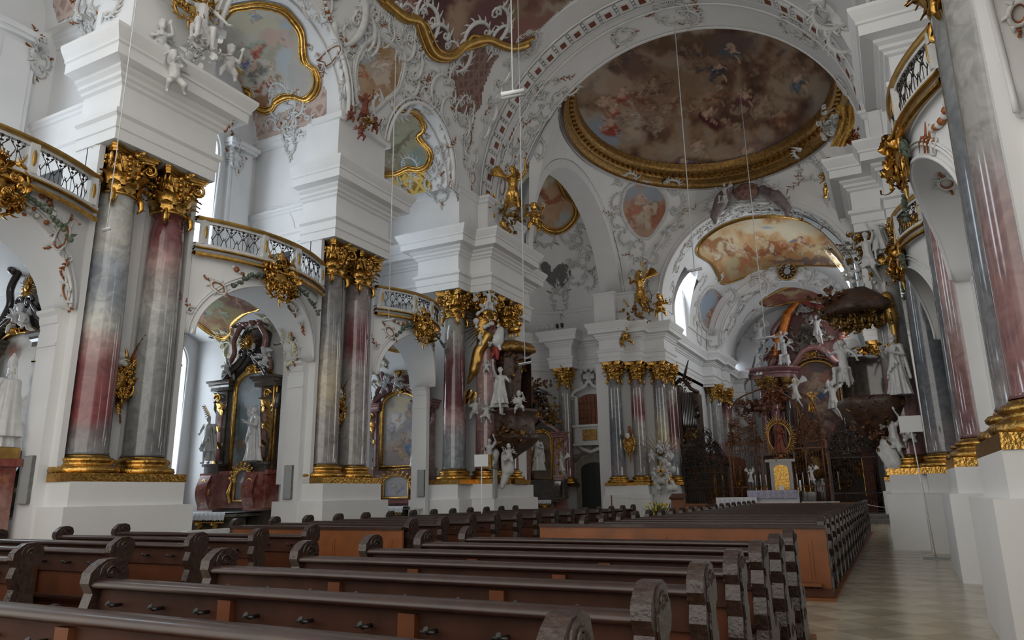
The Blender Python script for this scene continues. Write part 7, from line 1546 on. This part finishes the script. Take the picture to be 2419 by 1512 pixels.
cvt = oil(1, 2, [(.14, .10, .08), (.24, .18, .13), (.3, .24, .18)], [], [(50, 90, 50, (.4, .36, .3))], 15)
altar('dark altar with a white standing saint in the left transept behind the pulpit', -20.4, -17.2, 40.35, (M['pinkmarble'], M['darkmarble'], M['darkmarble']), cvt, None, 1.2, 2.7, -18.7, 2.5, top=7.6, group='altars of the transept', seed=5)
ta = bpy.data.objects['side_altar.003'] if 'side_altar.003' in bpy.data.objects else None
if ta: rockery(ta, (-18.8, 39.9, 7.6), (1.2, .25, 1.2), 80, 41, M['umber'], 'carved_crown'); rockery(ta, (-18.0, 39.9, 6.2), (.8, .25, 1.3), 50, 42, M['darkgold'], 'carved_side')
statue('saint_statue', 'monk', 'white saint standing in the niche of the dark transept altar', 'statue', (-18.7, 39.5, 2.9), (.1, -1), 1.15, group='white figures of the transept'); statue('angel', 'flying', 'white flying angel beside the column left of the portal', 'angel', (-17.35, 39.8, 2.4), (-.5, -1), .8, group='white figures of the transept')
# angel trophy on the far pier
t = thing('angel_trophy', 'pale cluster of cherubs, clouds and flags hanging on the far left crossing pier', 'sculpture', (-11.75, 41.2, 3)); cloudbank(t, (-11.75, 41.4, 3.0), (.55, .25, 1.2), 40, 33, M['stucco'], 'pale_clouds'); cloudbank(t, (-11.75, 41.4, 1.8), (.25, .2, .5), 14, 34, M['stucco'], 'lower_clouds')
b = MB()
for k in range(11): a = .5+2.1*k/10; d = Vector((math.cos(a), -.1, math.sin(a))); b.tube([Vector((-11.75, 41.2, 3.6)), Vector((-11.75, 41.2, 3.6))+d*1.35], [.03, .01], 4)
child_abs(b.build('flag_staffs', M['darkgold']), t); b = MB(); b.obox((-11.75, 40.95, 2.75), (.32, 0, 0), (0, .04, 0), (0, 0, .05)); b.obox((-11.75, 40.95, 2.9), (.04, 0, 0), (0, .04, 0), (0, 0, .4)); child_abs(b.build('gilt_cross', M['gold']), t)
for k, x_, z_ in (('putto1', -12.25, 3.2), ('putto2', -11.3, 3.3), ('putto3', -11.75, 3.7), ('putto1', -12.15, 2.2), ('putto2', -11.4, 2.1)): statue('cherub', k, None, None, (x_, 41.0, z_), (.1, -1), .75, parent=t)
# small spotlights on the transept cornice
for i in range(6): b = MB(); x_ = -19.0+.33*i; b.tube([(x_, 40.6, 11.7), (x_+.05, 40.45, 11.85)], .1, 10); b.box(x_-.02, x_+.02, 40.6, 40.64, 11.6, 11.75); b.build('spotlight', M['black'] if i > 3 else M['stucco'], label='small stage spotlight in the row on the transept cornice', cat='spotlight', group='spotlights on the transept cornice')
# ================================================================ choir screen, organ case, cross altar
def grille(label, x0, x1, y, z0, z1, crest, seed, mat, ang=0.0, step=.14):
    r = random.Random(seed); t = thing('wrought_iron_screen', label, 'screen', ((x0+x1)/2, y, 0), group='wrought iron choir screen'); n = int((x1-x0)/step)
    b = MB()
    for k in range(n+1): x_ = x0+(x1-x0)*k/n; b.tube([(x_, y, z0), (x_, y, z1)], .014, 4)
    child_abs(b.build('upright_bars', mat), t); b = MB()
    for z_ in (z0, z0+.9, z1-.35, z1): b.box(x0, x1, y-.03, y+.03, z_-.03, z_+.03)
    for x_ in (x0, x1): b.box(x_-.05, x_+.05, y-.05, y+.05, 0, z1+.1)
    child_abs(b.build('frame', mat), t); b = MB(); w = x1-x0
    for k in range(int(44*w)):
        x_, z_ = r.uniform(x0, x1), r.uniform(z0, z1); spiral(b, (x_, y-.03, z_), (r.choice((-1, 1)), 0, 0), (0, 0, 1), (0, 1, 0), r.uniform(.08, .2), 1.3, r.uniform(0, 6), .016, 12)
    child_abs(b.build('scrollwork', mat), t); b = MB()
    for k in range(int(80*w)):
        u = r.uniform(-1, 1); h = crest*(1-abs(u)**1.5); x_ = (x0+x1)/2+u*w/2; z_ = z1+r.uniform(0, h)
        spiral(b, (x_, y-.03, z_), (r.choice((-1, 1)), 0, 0), (0, 0, 1), (0, 1, 0), r.uniform(.1, .26), 1.4, r.uniform(0, 6), .022, 12)
        if k % 3 == 0: leaf(b, (x_, y-.04, z_), (r.uniform(-1, 1), 0, r.uniform(-.3, 1)), (0, -1, 0), r.uniform(.15, .3), .09, .5, 3)
    child_abs(b.build('openwork_crest', mat), t); return t
grille('dark wrought iron screen bay next to the organ case', -11.1, -8.5, 43.6, .9, 3.0, 2.2, 1, M['iron']); grille('rust gold wrought iron screen bay left of the radiant statue', -8.4, -6.6, 43.6, .9, 4.2, 2.6, 2, M['rustgold']); grille('wrought iron screen bay right of the radiant statue', -4.9, -3.2, 43.6, .9, 4.2, 1.6, 3, M['rustgold']); grille('tall dark wrought iron screen bay at the right of the choir', -3.1, -.7, 43.4, .5, 3.6, 1.8, 4, M['iron'])
t = thing('choir_organ_case', 'tall narrow dark organ case with silver pipes left of the choir screen', 'organ', (-10.75, 44.6, 0)); b = MB()
b.box(-11.4, -10.1, 44.3, 45.2, 0, 4.3); b.box(-11.5, -10.0, 44.2, 45.3, 4.2, 4.4); b.box(-11.4, -11.2, 44.3, 45.2, 4.3, 8.0); b.box(-10.3, -10.1, 44.3, 45.2, 4.3, 7.4); b.box(-11.3, -10.2, 45.0, 45.2, 4.3, 7.6); child_abs(b.build('case', M['darkbrown']), t)
b = MB(); b.tube([(-11.5, 44.25, 8.0), (-11.1, 44.2, 8.35), (-10.8, 44.2, 8.2), (-10.5, 44.2, 7.7), (-10.05, 44.25, 7.45)], .12, 7); b.tube([(-10.9, 44.2, 8.3), (-10.7, 44.2, 8.9), (-10.5, 44.2, 9.5)], [.1, .08, .03], 6); child_abs(b.build('cornice', M['wooddark']), t)
rockery(t, (-10.8, 44.2, 8.1), (.6, .15, .45), 40, 51, M['rustgold'], 'carved_top'); rockery(t, (-10.7, 44.15, 4.9), (.75, .15, .45), 40, 52, M['darkgold'], 'carved_band'); rockery(t, (-10.7, 44.15, 3.0), (.7, .15, .9), 50, 53, M['bronze'], 'carved_lower_front'); rockery(t, (-10.2, 44.2, 6.3), (.15, .15, .8), 24, 54, M['wooddark'], 'carved_side')
for k in range(9): b = MB(); x_ = -11.12+.1*k; top_ = 7.9-.12*abs(k-2)-.05*k; b.lathe([(.005, 5.3), (.036, 5.6), (.036, top_)], (x_, 44.35, 0), 8); child_abs(b.build('organ_pipe', M['pipe'] if 'pipe' in M else M['grey']), t)
# cross altar with radiant Madonna
t = thing('cross_altar', 'altar at the choir entrance with a dark statue inside a gilt oval of rays', 'altar', (-5.5, 42.6, 0)); b = MB(); b.box(-7.3, -3.9, 42.3, 43.2, .3, 1.5); b.box(-7.6, -3.6, 41.9, 43.3, 0, .3); child_abs(b.build('altar_block', M['darkmarble']), t)
b = MB(); b.box(-6.1, -4.95, 42.5, 43.1, 1.5, 3.1); b.box(-6.3, -4.75, 42.4, 43.1, 3.1, 3.25); child_abs(b.build('tabernacle_body', M['darkmarble']), t); b = MB(); b.prism([(-5.9, 1.6), (-5.9, 2.7)]+[(-5.52-.38*math.cos(a), 2.7+.25*math.sin(a)) for a in [PI*k/8 for k in range(1, 8)]]+[(-5.14, 2.7), (-5.14, 1.6)], lambda u, v, h: (u, h, v), 42.42, 42.5); child_abs(b.build('tabernacle_door', M['gold']), t)
b = MB(); c = Vector((-5.5, 42.85, 4.45))
for k in range(64): a = 2*PI*k/64; d = Vector((math.cos(a)*.72, 0, math.sin(a)*.98)); b.tube([c+d*.78, c+d*(1.28 if k % 2 else 1.12)], [.03, .012], 4)
child_abs(b.build('ray_halo', M['gold']), t); b = MB(); b.tube([c+Vector((.57*math.cos(2*PI*k/40), 0, .78*math.sin(2*PI*k/40))) for k in range(41)], .05, 6); child_abs(b.build('halo_ring', M['goldflat']), t)
gilt_statue('madonna_figure', 'elder', None, None, (-5.5, 42.8, 3.55), (0, -1), .95, M['brownred'], 'elder_dark', parent=t); rockery(t, (-5.5, 42.7, 3.3), (.8, .2, .15), 24, 61, M['bronze'], 'carved_base')
for i in range(6):
    x_ = (-6.9, -6.62, -6.34, -4.74, -4.44, -4.14)[i]; tt = thing('altar_candle', 'white candle on a gilt stick beside the tabernacle of the choir altar', 'candle', (x_, 42.4, 1.5), group='altar candles'); b = MB(); b.lathe([(.09, 0), (.08, .04), (.03, .08), (.035, .3), (.05, .34), (.06, .36)], (0, 0, 0), 12); b.build('candlestick', M['gold'], tt); b = MB(); b.lathe([(.022, .36), (.022, .95)], (0, 0, 0), 8); b.build('candle', M['cloth'], tt)
statue('angel', 'flying', 'small pale angel at the left of the choir altar candles', 'angel', (-7.15, 42.5, 1.7), (.3, -1), .6, group='pale angels of the choir altar'); statue('angel', 'flying', 'small pale angel at the right of the choir altar candles', 'angel', (-4.0, 42.5, 1.7), (-.3, -1), .62, group='pale angels of the choir altar')
t = thing('baldachin', 'openwork gilt and iron baldachin above the radiant statue', 'canopy', (-5.8, 43.4, 7)); rockery(t, (-6.0, 43.4, 7.6), (.9, .2, .5), 60, 71, M['darkgold'], 'gilt_scrolls'); rockery(t, (-6.6, 43.4, 6.2), (1.3, .2, .6), 60, 72, M['rustgold'], 'iron_scrolls')
b = MB()
for x_, s_ in ((-8.2, 1), (-6.9, 1), (-4.3, -1), (-3.4, -1)): b.tube([(x_, 43.4, 0), (x_, 43.4, 5.3)], .05, 6); b.tube(smooth3([(x_, 43.4, 5.3), (x_+.2*s_, 43.4, 6.3), (x_+.8*s_, 43.4, 6.9), (-5.8, 43.4, 7.4)]), .045, 6)
child_abs(b.build('iron_arms', M['rustgold']), t)
statue('angel', 'flying', 'white angel floating right above the radiant statue', 'angel', (-4.4, 43.0, 5.9), (-.6, -1), 1.0, group='white angels over the choir altar')
def clothed_table(label, x0, x1, y0, y1, h, mat):
    t = thing('altar_table', label, 'table', ((x0+x1)/2, (y0+y1)/2, 0)); b = MB(); b.box(x0+.05, x1-.05, y0+.05, y1-.05, 0, h-.02); child_abs(b.build('table_block', M['cloth']), t); b = MB()
    n = 60; rows = []
    for z_, e in ((h, -.02), (h-.01, .02), (h-.12, .03), (h-.25, .04), (h-.42, .05)):
        rows.append([(x0+(x1-x0)*k/n, y0-e-(.015*math.sin(k*.9) if z_ < h-.02 else 0), z_+(.025*math.cos(k*.63) if z_ < h-.4 else 0)) for k in range(n+1)])
    b.grid(rows); b.add([(x0, y0, h), (x1, y0, h), (x1, y1, h), (x0, y1, h)], [(0, 1, 2, 3)]); child_abs(b.build('lace_cloth', mat), t); return t
clothed_table('main altar table under a long lilac lace cloth before the choir screen', -7.15, -4.6, 41.0, 41.8, 1.62, M['purplecloth']); clothed_table('lower table with white lace cloth left in front of the altar', -8.65, -6.6, 40.2, 40.9, 1.28, M['cloth'])
b = MB(); b.box(-5.55, -5.3, 41.3, 41.33, 1.63, 1.82); b.build('altar_card', M['white'], label='small white card standing in the middle of the lilac clothed altar', cat='card')
t = thing('tall_candle', 'tall white candle on a dark stand right of the lilac clothed altar', 'candle', (-4.45, 40.9, 0)); b = MB(); b.lathe([(.16, 0), (.15, .04), (.03, .1), (.03, 1.5), (.07, 1.55)], (0, 0, 0), 12); b.build('stand', M['iron'], t); b = MB(); b.lathe([(.05, 1.55), (.05, 2.1)], (0, 0, 0), 10); b.build('candle', M['cloth'], t)
b = MB(); b.box(-12.5, 1.5, 39.2, 44.5, 0, .2); b.box(-12.5, 1.5, 39.8, 44.5, .2, .38); o = struct('floor_chancel_step', b, M['darkgrey'])
# choir stalls / benches and lectern
for i, (x0, x1, y, lab) in enumerate(((-10.8, -8.8, 38.8, 'low orange brown bench left of the white clothed table'), (-6.4, -3.2, 38.6, 'long low orange brown bench in front of the altar'), (-2.9, -1.6, 39.0, 'short orange brown bench at the right of the altar step'))):
    t = thing('low_bench', lab, 'bench', ((x0+x1)/2, y, 0), group='low wooden benches'); b = MB(); b.box(x0, x1, y, y+.05, .55, 1.0); child_abs(b.build('backrest', M['woodlight']), t); b = MB(); b.box(x0, x1, y-.4, y, .42, .47); child_abs(b.build('seat', M['woodlight']), t)
    for x_ in (x0+.05, x1-.1): b = MB(); b.box(x_, x_+.06, y-.4, y+.05, 0, .45); child_abs(b.build('leg', M['woodlight']), t)
t = thing('lectern', 'plain orange brown wooden lectern behind the far pews', 'lectern', (-8.2, 31.0, 0)); b = MB(); b.box(-8.48, -7.98, 30.8, 31.2, 0, 1.35); child_abs(b.build('body', M['woodlight']), t); b = MB(); b.obox((-8.23, 30.95, 1.43), (.3, 0, 0), (0, .28, .09), (0, -.01, .03)); child_abs(b.build('desk', M['wood']), t)
t = thing('flower_vase', 'vase with a big bunch of yellow flowers near the left end of the far pews', 'flowers', (-9.1, 31.0, 0)); b = MB(); b.lathe([(.12, 0), (.1, .03), (.08, .3), (.12, .45), (.13, .55)], (0, 0, 0), 14); b.build('vase', M['grey'], t); b = MB(); r_ = random.Random(5)
for k in range(90): a = r_.uniform(0, 2*PI); e = r_.uniform(.2, 1.5); d = Vector((math.cos(a)*math.cos(e), math.sin(a)*math.cos(e), math.sin(e))); leaf(b, (0, 0, .5), d, (0, 0, 1), r_.uniform(.45, .8), .07, r_.uniform(-.1, .2), 4)
b.build('foliage', M['leafgreen'] if 'leafgreen' in M else M['leaf'], t); b = MB()
for k in range(46): a = r_.uniform(0, 2*PI); e = r_.uniform(.2, 1.4); d = Vector((math.cos(a)*math.cos(e), math.sin(a)*math.cos(e), math.sin(e)))*r_.uniform(.5, .78); b.ball(Vector((0, 0, .5))+d, .05, n=6, m=4)
b.build('yellow_blossoms', M['yellow'] if 'yellow' in M else M['gold'], t)
t = thing('rope_barrier', 'thin rope barrier with dark posts by the flowers at the crossing', 'barrier', (-10, 31.5, 0)); b = MB()
for x_, y_, h_ in ((-11.9, 33.0, 1.5), (-10.9, 31.6, 1.05), (-8.9, 32.5, 1.5)): b.tube([(x_, y_, 0), (x_, y_, h_)], .03, 7)
child_abs(b.build('post', M['rustgold']), t); b = MB(); b.tube([(-11.9, 33, 1.4), (-10.5, 32.8, 1.32), (-8.9, 32.5, 1.4)], .012, 4); b.tube([(-11.9, 33, .7), (-10.5, 32.8, .62), (-8.9, 32.5, .7)], .012, 4); child_abs(b.build('rope', M['stucco']), t)
t = thing('rope_barrier', 'long thin white rope strung across in front of the choir', 'barrier', (-4, 37.5, 0)); b = MB()
for x_ in (-10.4, -7.5, -4.5, -1.5, .4): b.tube([(x_, 37.6, 0), (x_, 37.6, 1.0)], .025, 6)
child_abs(b.build('post', M['stucco']), t); b = MB(); 
for xa_, xb_ in ((-10.4, -7.5), (-7.5, -4.5), (-4.5, -1.5), (-1.5, .4)): b.tube([(xa_+(xb_-xa_)*k/8, 37.6, .98-.18*math.sin(PI*k/8)) for k in range(9)], .012, 4)
child_abs(b.build('rope', M['stucco']), t)
t = thing('side_table', 'pale low folding table at the right before the choir screen', 'table', (-3.4, 39.5, 0)); b = MB(); b.box(-4.3, -2.6, 39.2, 39.7, 1.0, 1.04); child_abs(b.build('tabletop', M['cloth']), t)
for x_ in (-4.1, -2.8): 
    for s_ in (-.15, .15): b = MB(); b.tube([(x_+s_, 39.45, 0), (x_-s_, 39.45, 1.0)], .03, 5); child_abs(b.build('leg', M['stucco']), t)
# seats in the transept
def chair():
    t = thing('chapel_bench', 'row of dark wooden seats at the foot of the transept altar', 'bench', group='wooden seats in the transept'); b = MB(); b.box(-1.1, 1.1, -.02, .02, .5, .95); b.build('backrest', M['woodlight'], t); b = MB(); b.box(-1.1, 1.1, .02, .4, .42, .46); b.build('seat', M['wood'], t)
    for k in range(6): b = MB(); x_ = -1.08+.43*k; b.box(x_-.02, x_+.02, -.02, .4, 0, .45); b.build('leg', M['wood'], t)
    return t
c0 = chair(); c0.location = (-17.9, 33.0, 0); dup(c0, (-15.6, 33.6, 0), 0, 'row of dark wooden seats right of the first row at the transept altar'); dup(c0, (-17.5, 34.4, 0), 0, 'row of dark wooden seats behind the first row at the transept altar')
# ================================================================ high altar
t = thing('high_altar', 'towering pink marble high altar with a dark arched painting at the far end', 'altar', (-5.5, 65, 0)); K = lambda o: child_abs(o, t)
b = MB(); b.box(-9.6, -1.2, 64.8, 66, 0, 4.2); b.box(-9.8, -1.0, 64.5, 66, 4.0, 4.35); K(b.build('base_storey', M['darkbrown']))
b = MB(); b.box(-9.4, -1.4, 65.2, 66, 4.3, 11.0); K(b.build('middle_storey', M['pinkmarble']))
for x_, y_, m_ in ((-9.2, 64.6, 'pinkmarble'), (-8.3, 64.3, 'pinkmarble'), (-7.3, 64.5, 'darkmarble'), (-2.5, 64.4, 'pinkmarble'), (-1.7, 64.2, 'darkmarble')):
    b = MB(); b.lathe([(.45, 4.35), (.45, 4.5), (.36, 4.6), (.36, 4.7), (.34, 7.5), (.30, 9.9)], (x_, y_, 0), 20); K(b.build('marble_column', M[m_])); b = MB(); b.lathe([(.30, 9.9), (.34, 10.0), (.36, 10.4), (.5, 10.7), (.5, 10.8)], (x_, y_, 0), 16, mod=lambda a, z: 1+.1*math.sin(8*a)); 
    for k in range(8): a = k*PI/4; leaf(b, (x_+.32*math.cos(a), y_+.32*math.sin(a), 10.0), (0, 0, 1), (math.cos(a), math.sin(a), 0), .6, .3, .6)
    K(b.build('gilt_capital', M['darkgold']))
b = MB(); pth = [(-9.9, 66), (-9.9, 64.0), (-7.9, 63.7), (-6.9, 64.3), (-6.4, 65.0)]; PR = [(0, 10.8), (.05, 10.8), (.05, 11.1), (.15, 11.15), (.15, 11.3), (.3, 11.4), (.45, 11.55), (.45, 11.7), (0, 11.75)]; b.sweep(pth, PR); b.sweep([(-3.1, 65.0), (-2.6, 64.1), (-1.1, 63.9), (-1.1, 66)], PR)
pts = smooth3([(-7.0, 64.6, 11.5), (-6.4, 64.5, 12.0), (-5.6, 64.4, 12.9), (-4.8, 64.4, 13.1), (-4.0, 64.4, 12.7), (-3.3, 64.5, 11.8), (-2.8, 64.6, 11.5)]); b.tube(pts, .28, 8); K(b.build('entablature', M['pinkmarble']))
cvh = Canvas(0, 0, 100, 230, 1, [(.05, .03, .03), (.10, .05, .045), (.17, .08, .06), (.12, .07, .06)], 36, 121, 1.8)
for a in ((50, 60, 22, 40, .2, (.30, .20, .14)), (62, 90, 12, 16, .2, (.04, .06, .14)), (40, 90, 20, 20, 0, (.26, .17, .12)), (50, 130, 16, 20, 0, (.28, .18, .13)), (60, 25, 30, 14, 0, (.07, .05, .06)), (70, 50, 20, 10, 0, (.26, .11, .07))): cvh.blob(*a, .5, .8)
for x_, y_, z_, c_ in ((45, 60, 40, (.34, .22, .15)), (62, 85, 40, (.05, .08, .17)), (50, 125, 36, (.32, .22, .16)), (35, 160, 34, (.2, .08, .07)), (65, 165, 34, (.28, .12, .1)), (45, 195, 34, (.24, .14, .11))): cvh.figure(x_, y_, z_, c_, skin=(.36, .24, .18))
child_abs(painting_obj(cvh, 3.1, 7.5, (-4.95, 4.5), 65.05, M['vcg'], None, 1.2, 'high_altar_painting', 90, 40), t)
g = MB(); P = arch_outline(3.1, 7.5, (-4.95, 4.5), 1.2, 24, .05); curve_tube(g, P, 65.0, .12); P = arch_outline(3.1, 7.5, (-4.95, 4.5), 1.2, 24, .35); curve_tube(g, P, 65.0, .08); K(g.build('painting_frame', M['goldflat'])); b = MB(); P = arch_outline(3.1, 7.5, (-4.95, 4.5), 1.2, 24, .6); curve_tube(b, P, 65.1, .3); K(b.build('marble_surround', M['pinkmarble']))
b = MB(); b.prism([(-8.6, 11.7), (-8.9, 12.8), (-7.9, 14.0), (-7.6, 15.6), (-6.5, 16.8), (-5.2, 17.4), (-3.9, 16.9), (-2.9, 15.8), (-2.6, 14.2), (-1.7, 12.9), (-1.9, 11.7)], lambda u, v, h: (u, h, v), 65.4, 65.9); K(b.build('upper_storey', M['pinkmarble']))
for sg, xx in ((-1, -7.9), (1, -2.3)):
    b = MB(); b.tube(smooth3([(xx-sg*-.6, 65.0, 11.9), (xx+sg*.1, 64.9, 12.9), (xx-sg*.3, 64.9, 13.8), (xx-sg*.0, 64.9, 14.8), (xx-sg*.9, 64.9, 15.9), (xx-sg*1.9, 64.9, 16.7)]), .32, 8); spiral(b, (xx+sg*.5, 64.8, 12.4), (sg, 0, 0), (0, 0, 1), (0, 1, 0), .6, 1.5, 0, .16); K(b.build('volute', M['pinkmarble'])); rockery(t, (xx, 64.6, 13.2), (.9, .3, 1.2), 50, 81+sg, M['bronze'], 'gilt_carving')
b = MB(); b.ball((-5.1, 65.2, 14.0), .75, .2, .85, 16, 10); K(b.build('round_window', M['grey'])); g = MB(); g.tube([(-5.1+.9*math.cos(2*PI*k/30), 65.1, 14.0+1.0*math.sin(2*PI*k/30)) for k in range(31)], .1, 6)
for k in range(0): a = 2*PI*k/28; g.tube([(-5.1+1.0*math.cos(a), 65.2, 14+1.1*math.sin(a)), (-5.1+1.7*math.cos(a), 65.25, 14+1.8*math.sin(a))], [.07, .02], 4)
K(g.build('cloud_ring', M['stonegrey'])); rockery(t, (-5.1, 65.0, 14.0), (2.2, .2, 2.4), 120, 84, M['stonegrey'], 'marbled_carving'); rockery(t, (-5.0, 64.3, 12.5), (.8, .3, .4), 40, 85, M['gold'], 'gilt_crest'); rockery(t, (-5.3, 64.9, 16.6), (1.8, .3, .5), 50, 86, M['stucco'], 'upper_scrollwork'); rockery(t, (-5.5, 64.6, 3.2), (4.2, .4, 1.6), 240, 87, M['darkgold'], 'choir_furniture_gilding')
lump(t, [((-5.6, 64.6, 17.3), (-6.6, 64.5, 16.2), .25, .35), ((-6.6, 64.5, 16.2), (-7.1, 64.5, 14.7), .4, .35), ((-7.1, 64.5, 14.6), (-7.9, 64.5, 14.4), .3, .15), ((-7.6, 64.5, 14.2), (-7.9, 64.5, 12.8), .25, .2)], 'orange_drapery', M['orange'] if 'orange' in M else M['gold'], .09); lump(t, [((-5.2, 64.6, 17.2), (-4.2, 64.5, 16.4), .25, .2), ((-4.2, 64.5, 16.4), (-3.4, 64.5, 16.9), .2, .15), ((-3.3, 64.5, 16.8), (-2.9, 64.5, 15.6), .25, .3)], 'red_drapery', M['redcloth'] if 'redcloth' in M else M['redmarble'], .09)
HG_ = 'white figures on the high altar'
for k, lab, px, py, s_ in (('flying', 'white angel at the upper left of the high altar', 1800, 815, 1.5), ('seated', 'white figure seated on the left cornice of the high altar', 1858, 860, 1.6), ('flying', 'white angel right of the round window of the high altar', 1935, 800, 1.5), ('seated', 'white figure at the lower left of the round window of the high altar', 1850, 822, 1.2), ('flying', 'small white dove like angel at the top right of the high altar', 1945, 745, .7), ('elder', 'pale statue at the left edge of the high altar', 1795, 870, 1.3)):
    statue('angel', k, lab, 'angel', on(px, py+18, 1, 64.0), (-.1, -1), s_, group=HG_)
statue('trumpet_angel_group', 'flying', 'grey sculpture group in the dark screen right of the radiant statue', 'sculpture', on(1975, 1000, 1, 43.1), (-.4, -1), 1.3)
gilt_statue('gilded_angel', 'seated', 'small gilded figure on the side shrine right of the cross altar', 'statue', on(1923, 985, 1, 44.0), (-.1, -1), .8, M['gold'], 'seated'+M['gold'].name)
t = thing('side_shrine', 'small gilt framed shrine right of the cross altar', 'shrine', (-3.6, 44.2, 0)); b = MB(); b.box(-4.1, -3.1, 44.1, 44.6, 0, 2.2); child_abs(b.build('base', M['darkmarble']), t); b = MB(); c = on(1927, 1105, 1, 44.1); b.ball(c, .38, .15, .62, 14, 9); child_abs(b.build('gilt_oval', M['darkgold']), t); rockery(t, c+Vector((0, .1, .2)), (.55, .2, .9), 36, 91, M['rustgold'], 'carving')
for i in range(8):
    x_ = (-4.6, -4.2, -3.2, -2.8, -10.2, -9.7, -9.2, -8.8)[i]; tt = dup(bpy.data.objects['altar_candle'], (x_, 44.0 if i < 4 else 45.0, 1.6 if i < 4 else 1.5), 0, 'white candle behind the bars of the choir screen')
# choir stalls seen through the screen
for x_, lab in ((-10.9, 'gilt and brown choir stall reliefs behind the left screen'), (-1.6, 'dark choir stall behind the right screen')):
    t = thing('choir_stall', lab, 'choir stall', (x_, 50, 0)); b = MB(); b.box(min(x_, x_+(.0 if x_ < -5 else .5)), max(x_+.5, x_), 46, 60, 0, 4.0); child_abs(b.build('stall_back', M['brownred']), t)
    for k in range(6): q = MB(); q.box(x_+.5 if x_ < -5 else x_-.05, x_+.55 if x_ < -5 else x_, 46.4+2.2*k, 48+2.2*k, 1.2, 3.4); child_abs(q.build('gilt_relief', M['gold']), t)
# ================================================================ free standing signs and hanging lamps
def sign(x, y, label, zt, w, h, tilt=0):
    t = thing('sign_stand', label, 'sign', (x, y, 0), group='white signs on tall stands'); b = MB(); b.box(x-.28, x+.28, y-.2, y+.2, 0, .02); child_abs(b.build('foot_plate', M['white'] if x < -5 else M['grey']), t); b = MB(); b.tube([(x, y, 0), (x+tilt, y, zt)], .016, 8); child_abs(b.build('pole', M['white']), t); b = MB(); b.box(x+tilt-w/2, x+tilt+w/2, y-.025, y-.005, zt-.02, zt+h); child_abs(b.build('board', M['white']), t)
sign(-10.75, 18.8, 'white blank sign board on a thin pole left of the pulpit', 2.45, .46, .33); sign(.62, 20.6, 'white blank sign board on a leaning pole at the right aisle', 3.0, .50, .38, -.12)
def lamp(px, py, y, label, wl=.55, r=.028, ang=.3, ztop=23.0):
    c = Vector(on(px, py, 1, y)); t = thing('hanging_lamp', label, 'lamp', c, group='hanging strip lamps'); d = Vector((math.cos(ang), math.sin(ang)*.6, .08)); b = MB(); b.tube([c-d*wl/2, c+d*wl/2], r, 10); child_abs(b.build('tube_housing', M['white']), t); b = MB(); b.tube([c-d*wl/2-Vector((0, 0, r*2.2)), c+d*wl/2-Vector((0, 0, r*2.2))], r*.7, 8); child_abs(b.build('reflector', M['grey']), t)
    b = MB(); top = S_NAVE.ray_cast(c+Vector((0, 0, .1)), Vector((0, 0, 1)))[0] if y < 24 else None; zt = top.z if top is not None else ztop; b.tube([c, (c.x, c.y, zt)], .012 if y < 10 else .018, 4); child_abs(b.build('suspension_cable', M['white']), t)
lamp(1211, 218, 9.5, 'silver strip lamp on a cable against the great arch', .42, .035, .5); lamp(252, 540, 8.2, 'small strip lamp on a cable in front of the first column', .22, .02, .2); lamp(1640, 636, 27.0, 'dark strip lamp on a long cable before the choir arch', .6, .03, .2, 21.5); lamp(1240, 857, 20.0, 'small strip lamp on a cable in front of the left pulpit', .45, .02, .1); lamp(1808, 797, 34.0, 'strip lamp low on a long cable in front of the high altar', .8, .03, .1, 22.0); lamp(918, 755, 17.5, 'small strip lamp on a cable before the third left arch', .4, .02, .2)
# chancel rail of the left chapel
t = thing('chapel_rail', 'low white railing at the foot of the second left chapel', 'railing', (-13.6, 12.4, 0)); b = MB(); b.box(-13.7, -13.5, 11.0, 14.2, .88, .98); b.box(-13.7, -13.5, 11.0, 14.2, .05, .15); child_abs(b.build('rail', M['stucco']), t); b = MB()
for k in range(28): b.tube([(-13.6, 11.1+.11*k, .15), (-13.6, 11.1+.11*k, .9)], .014, 4)
child_abs(b.build('bars', M['iron']), t)
b = MB(); P = [(1.0+.55*math.cos(a), 8.05+.35*math.sin(a)) for a in [PI*k/10 for k in range(11)]]
for yy, xx, lab in ((12.1, 1.15, 'low rounded stone step at the foot of the nearest right plinth'), (19.2, 1.2, 'low rounded stone step at the foot of the middle right plinth')):
    b = MB(); b.lathe([(.5, 0), (.5, .16), (.46, .2), (.02, .2)], (xx+.35, yy, 0), 20); b.build('stone_step', M['floor'], label=lab, cat='step')

t = bpy.data.objects['high_altar']; rockery(t, (-8.2, 64.2, 9.2), (1.3, .3, 1.6), 90, 95, M['bronze'], 'side_carving'); rockery(t, (-2.0, 63.9, 8.6), (.9, .3, 1.8), 80, 96, M['bronze'], 'side_carving')
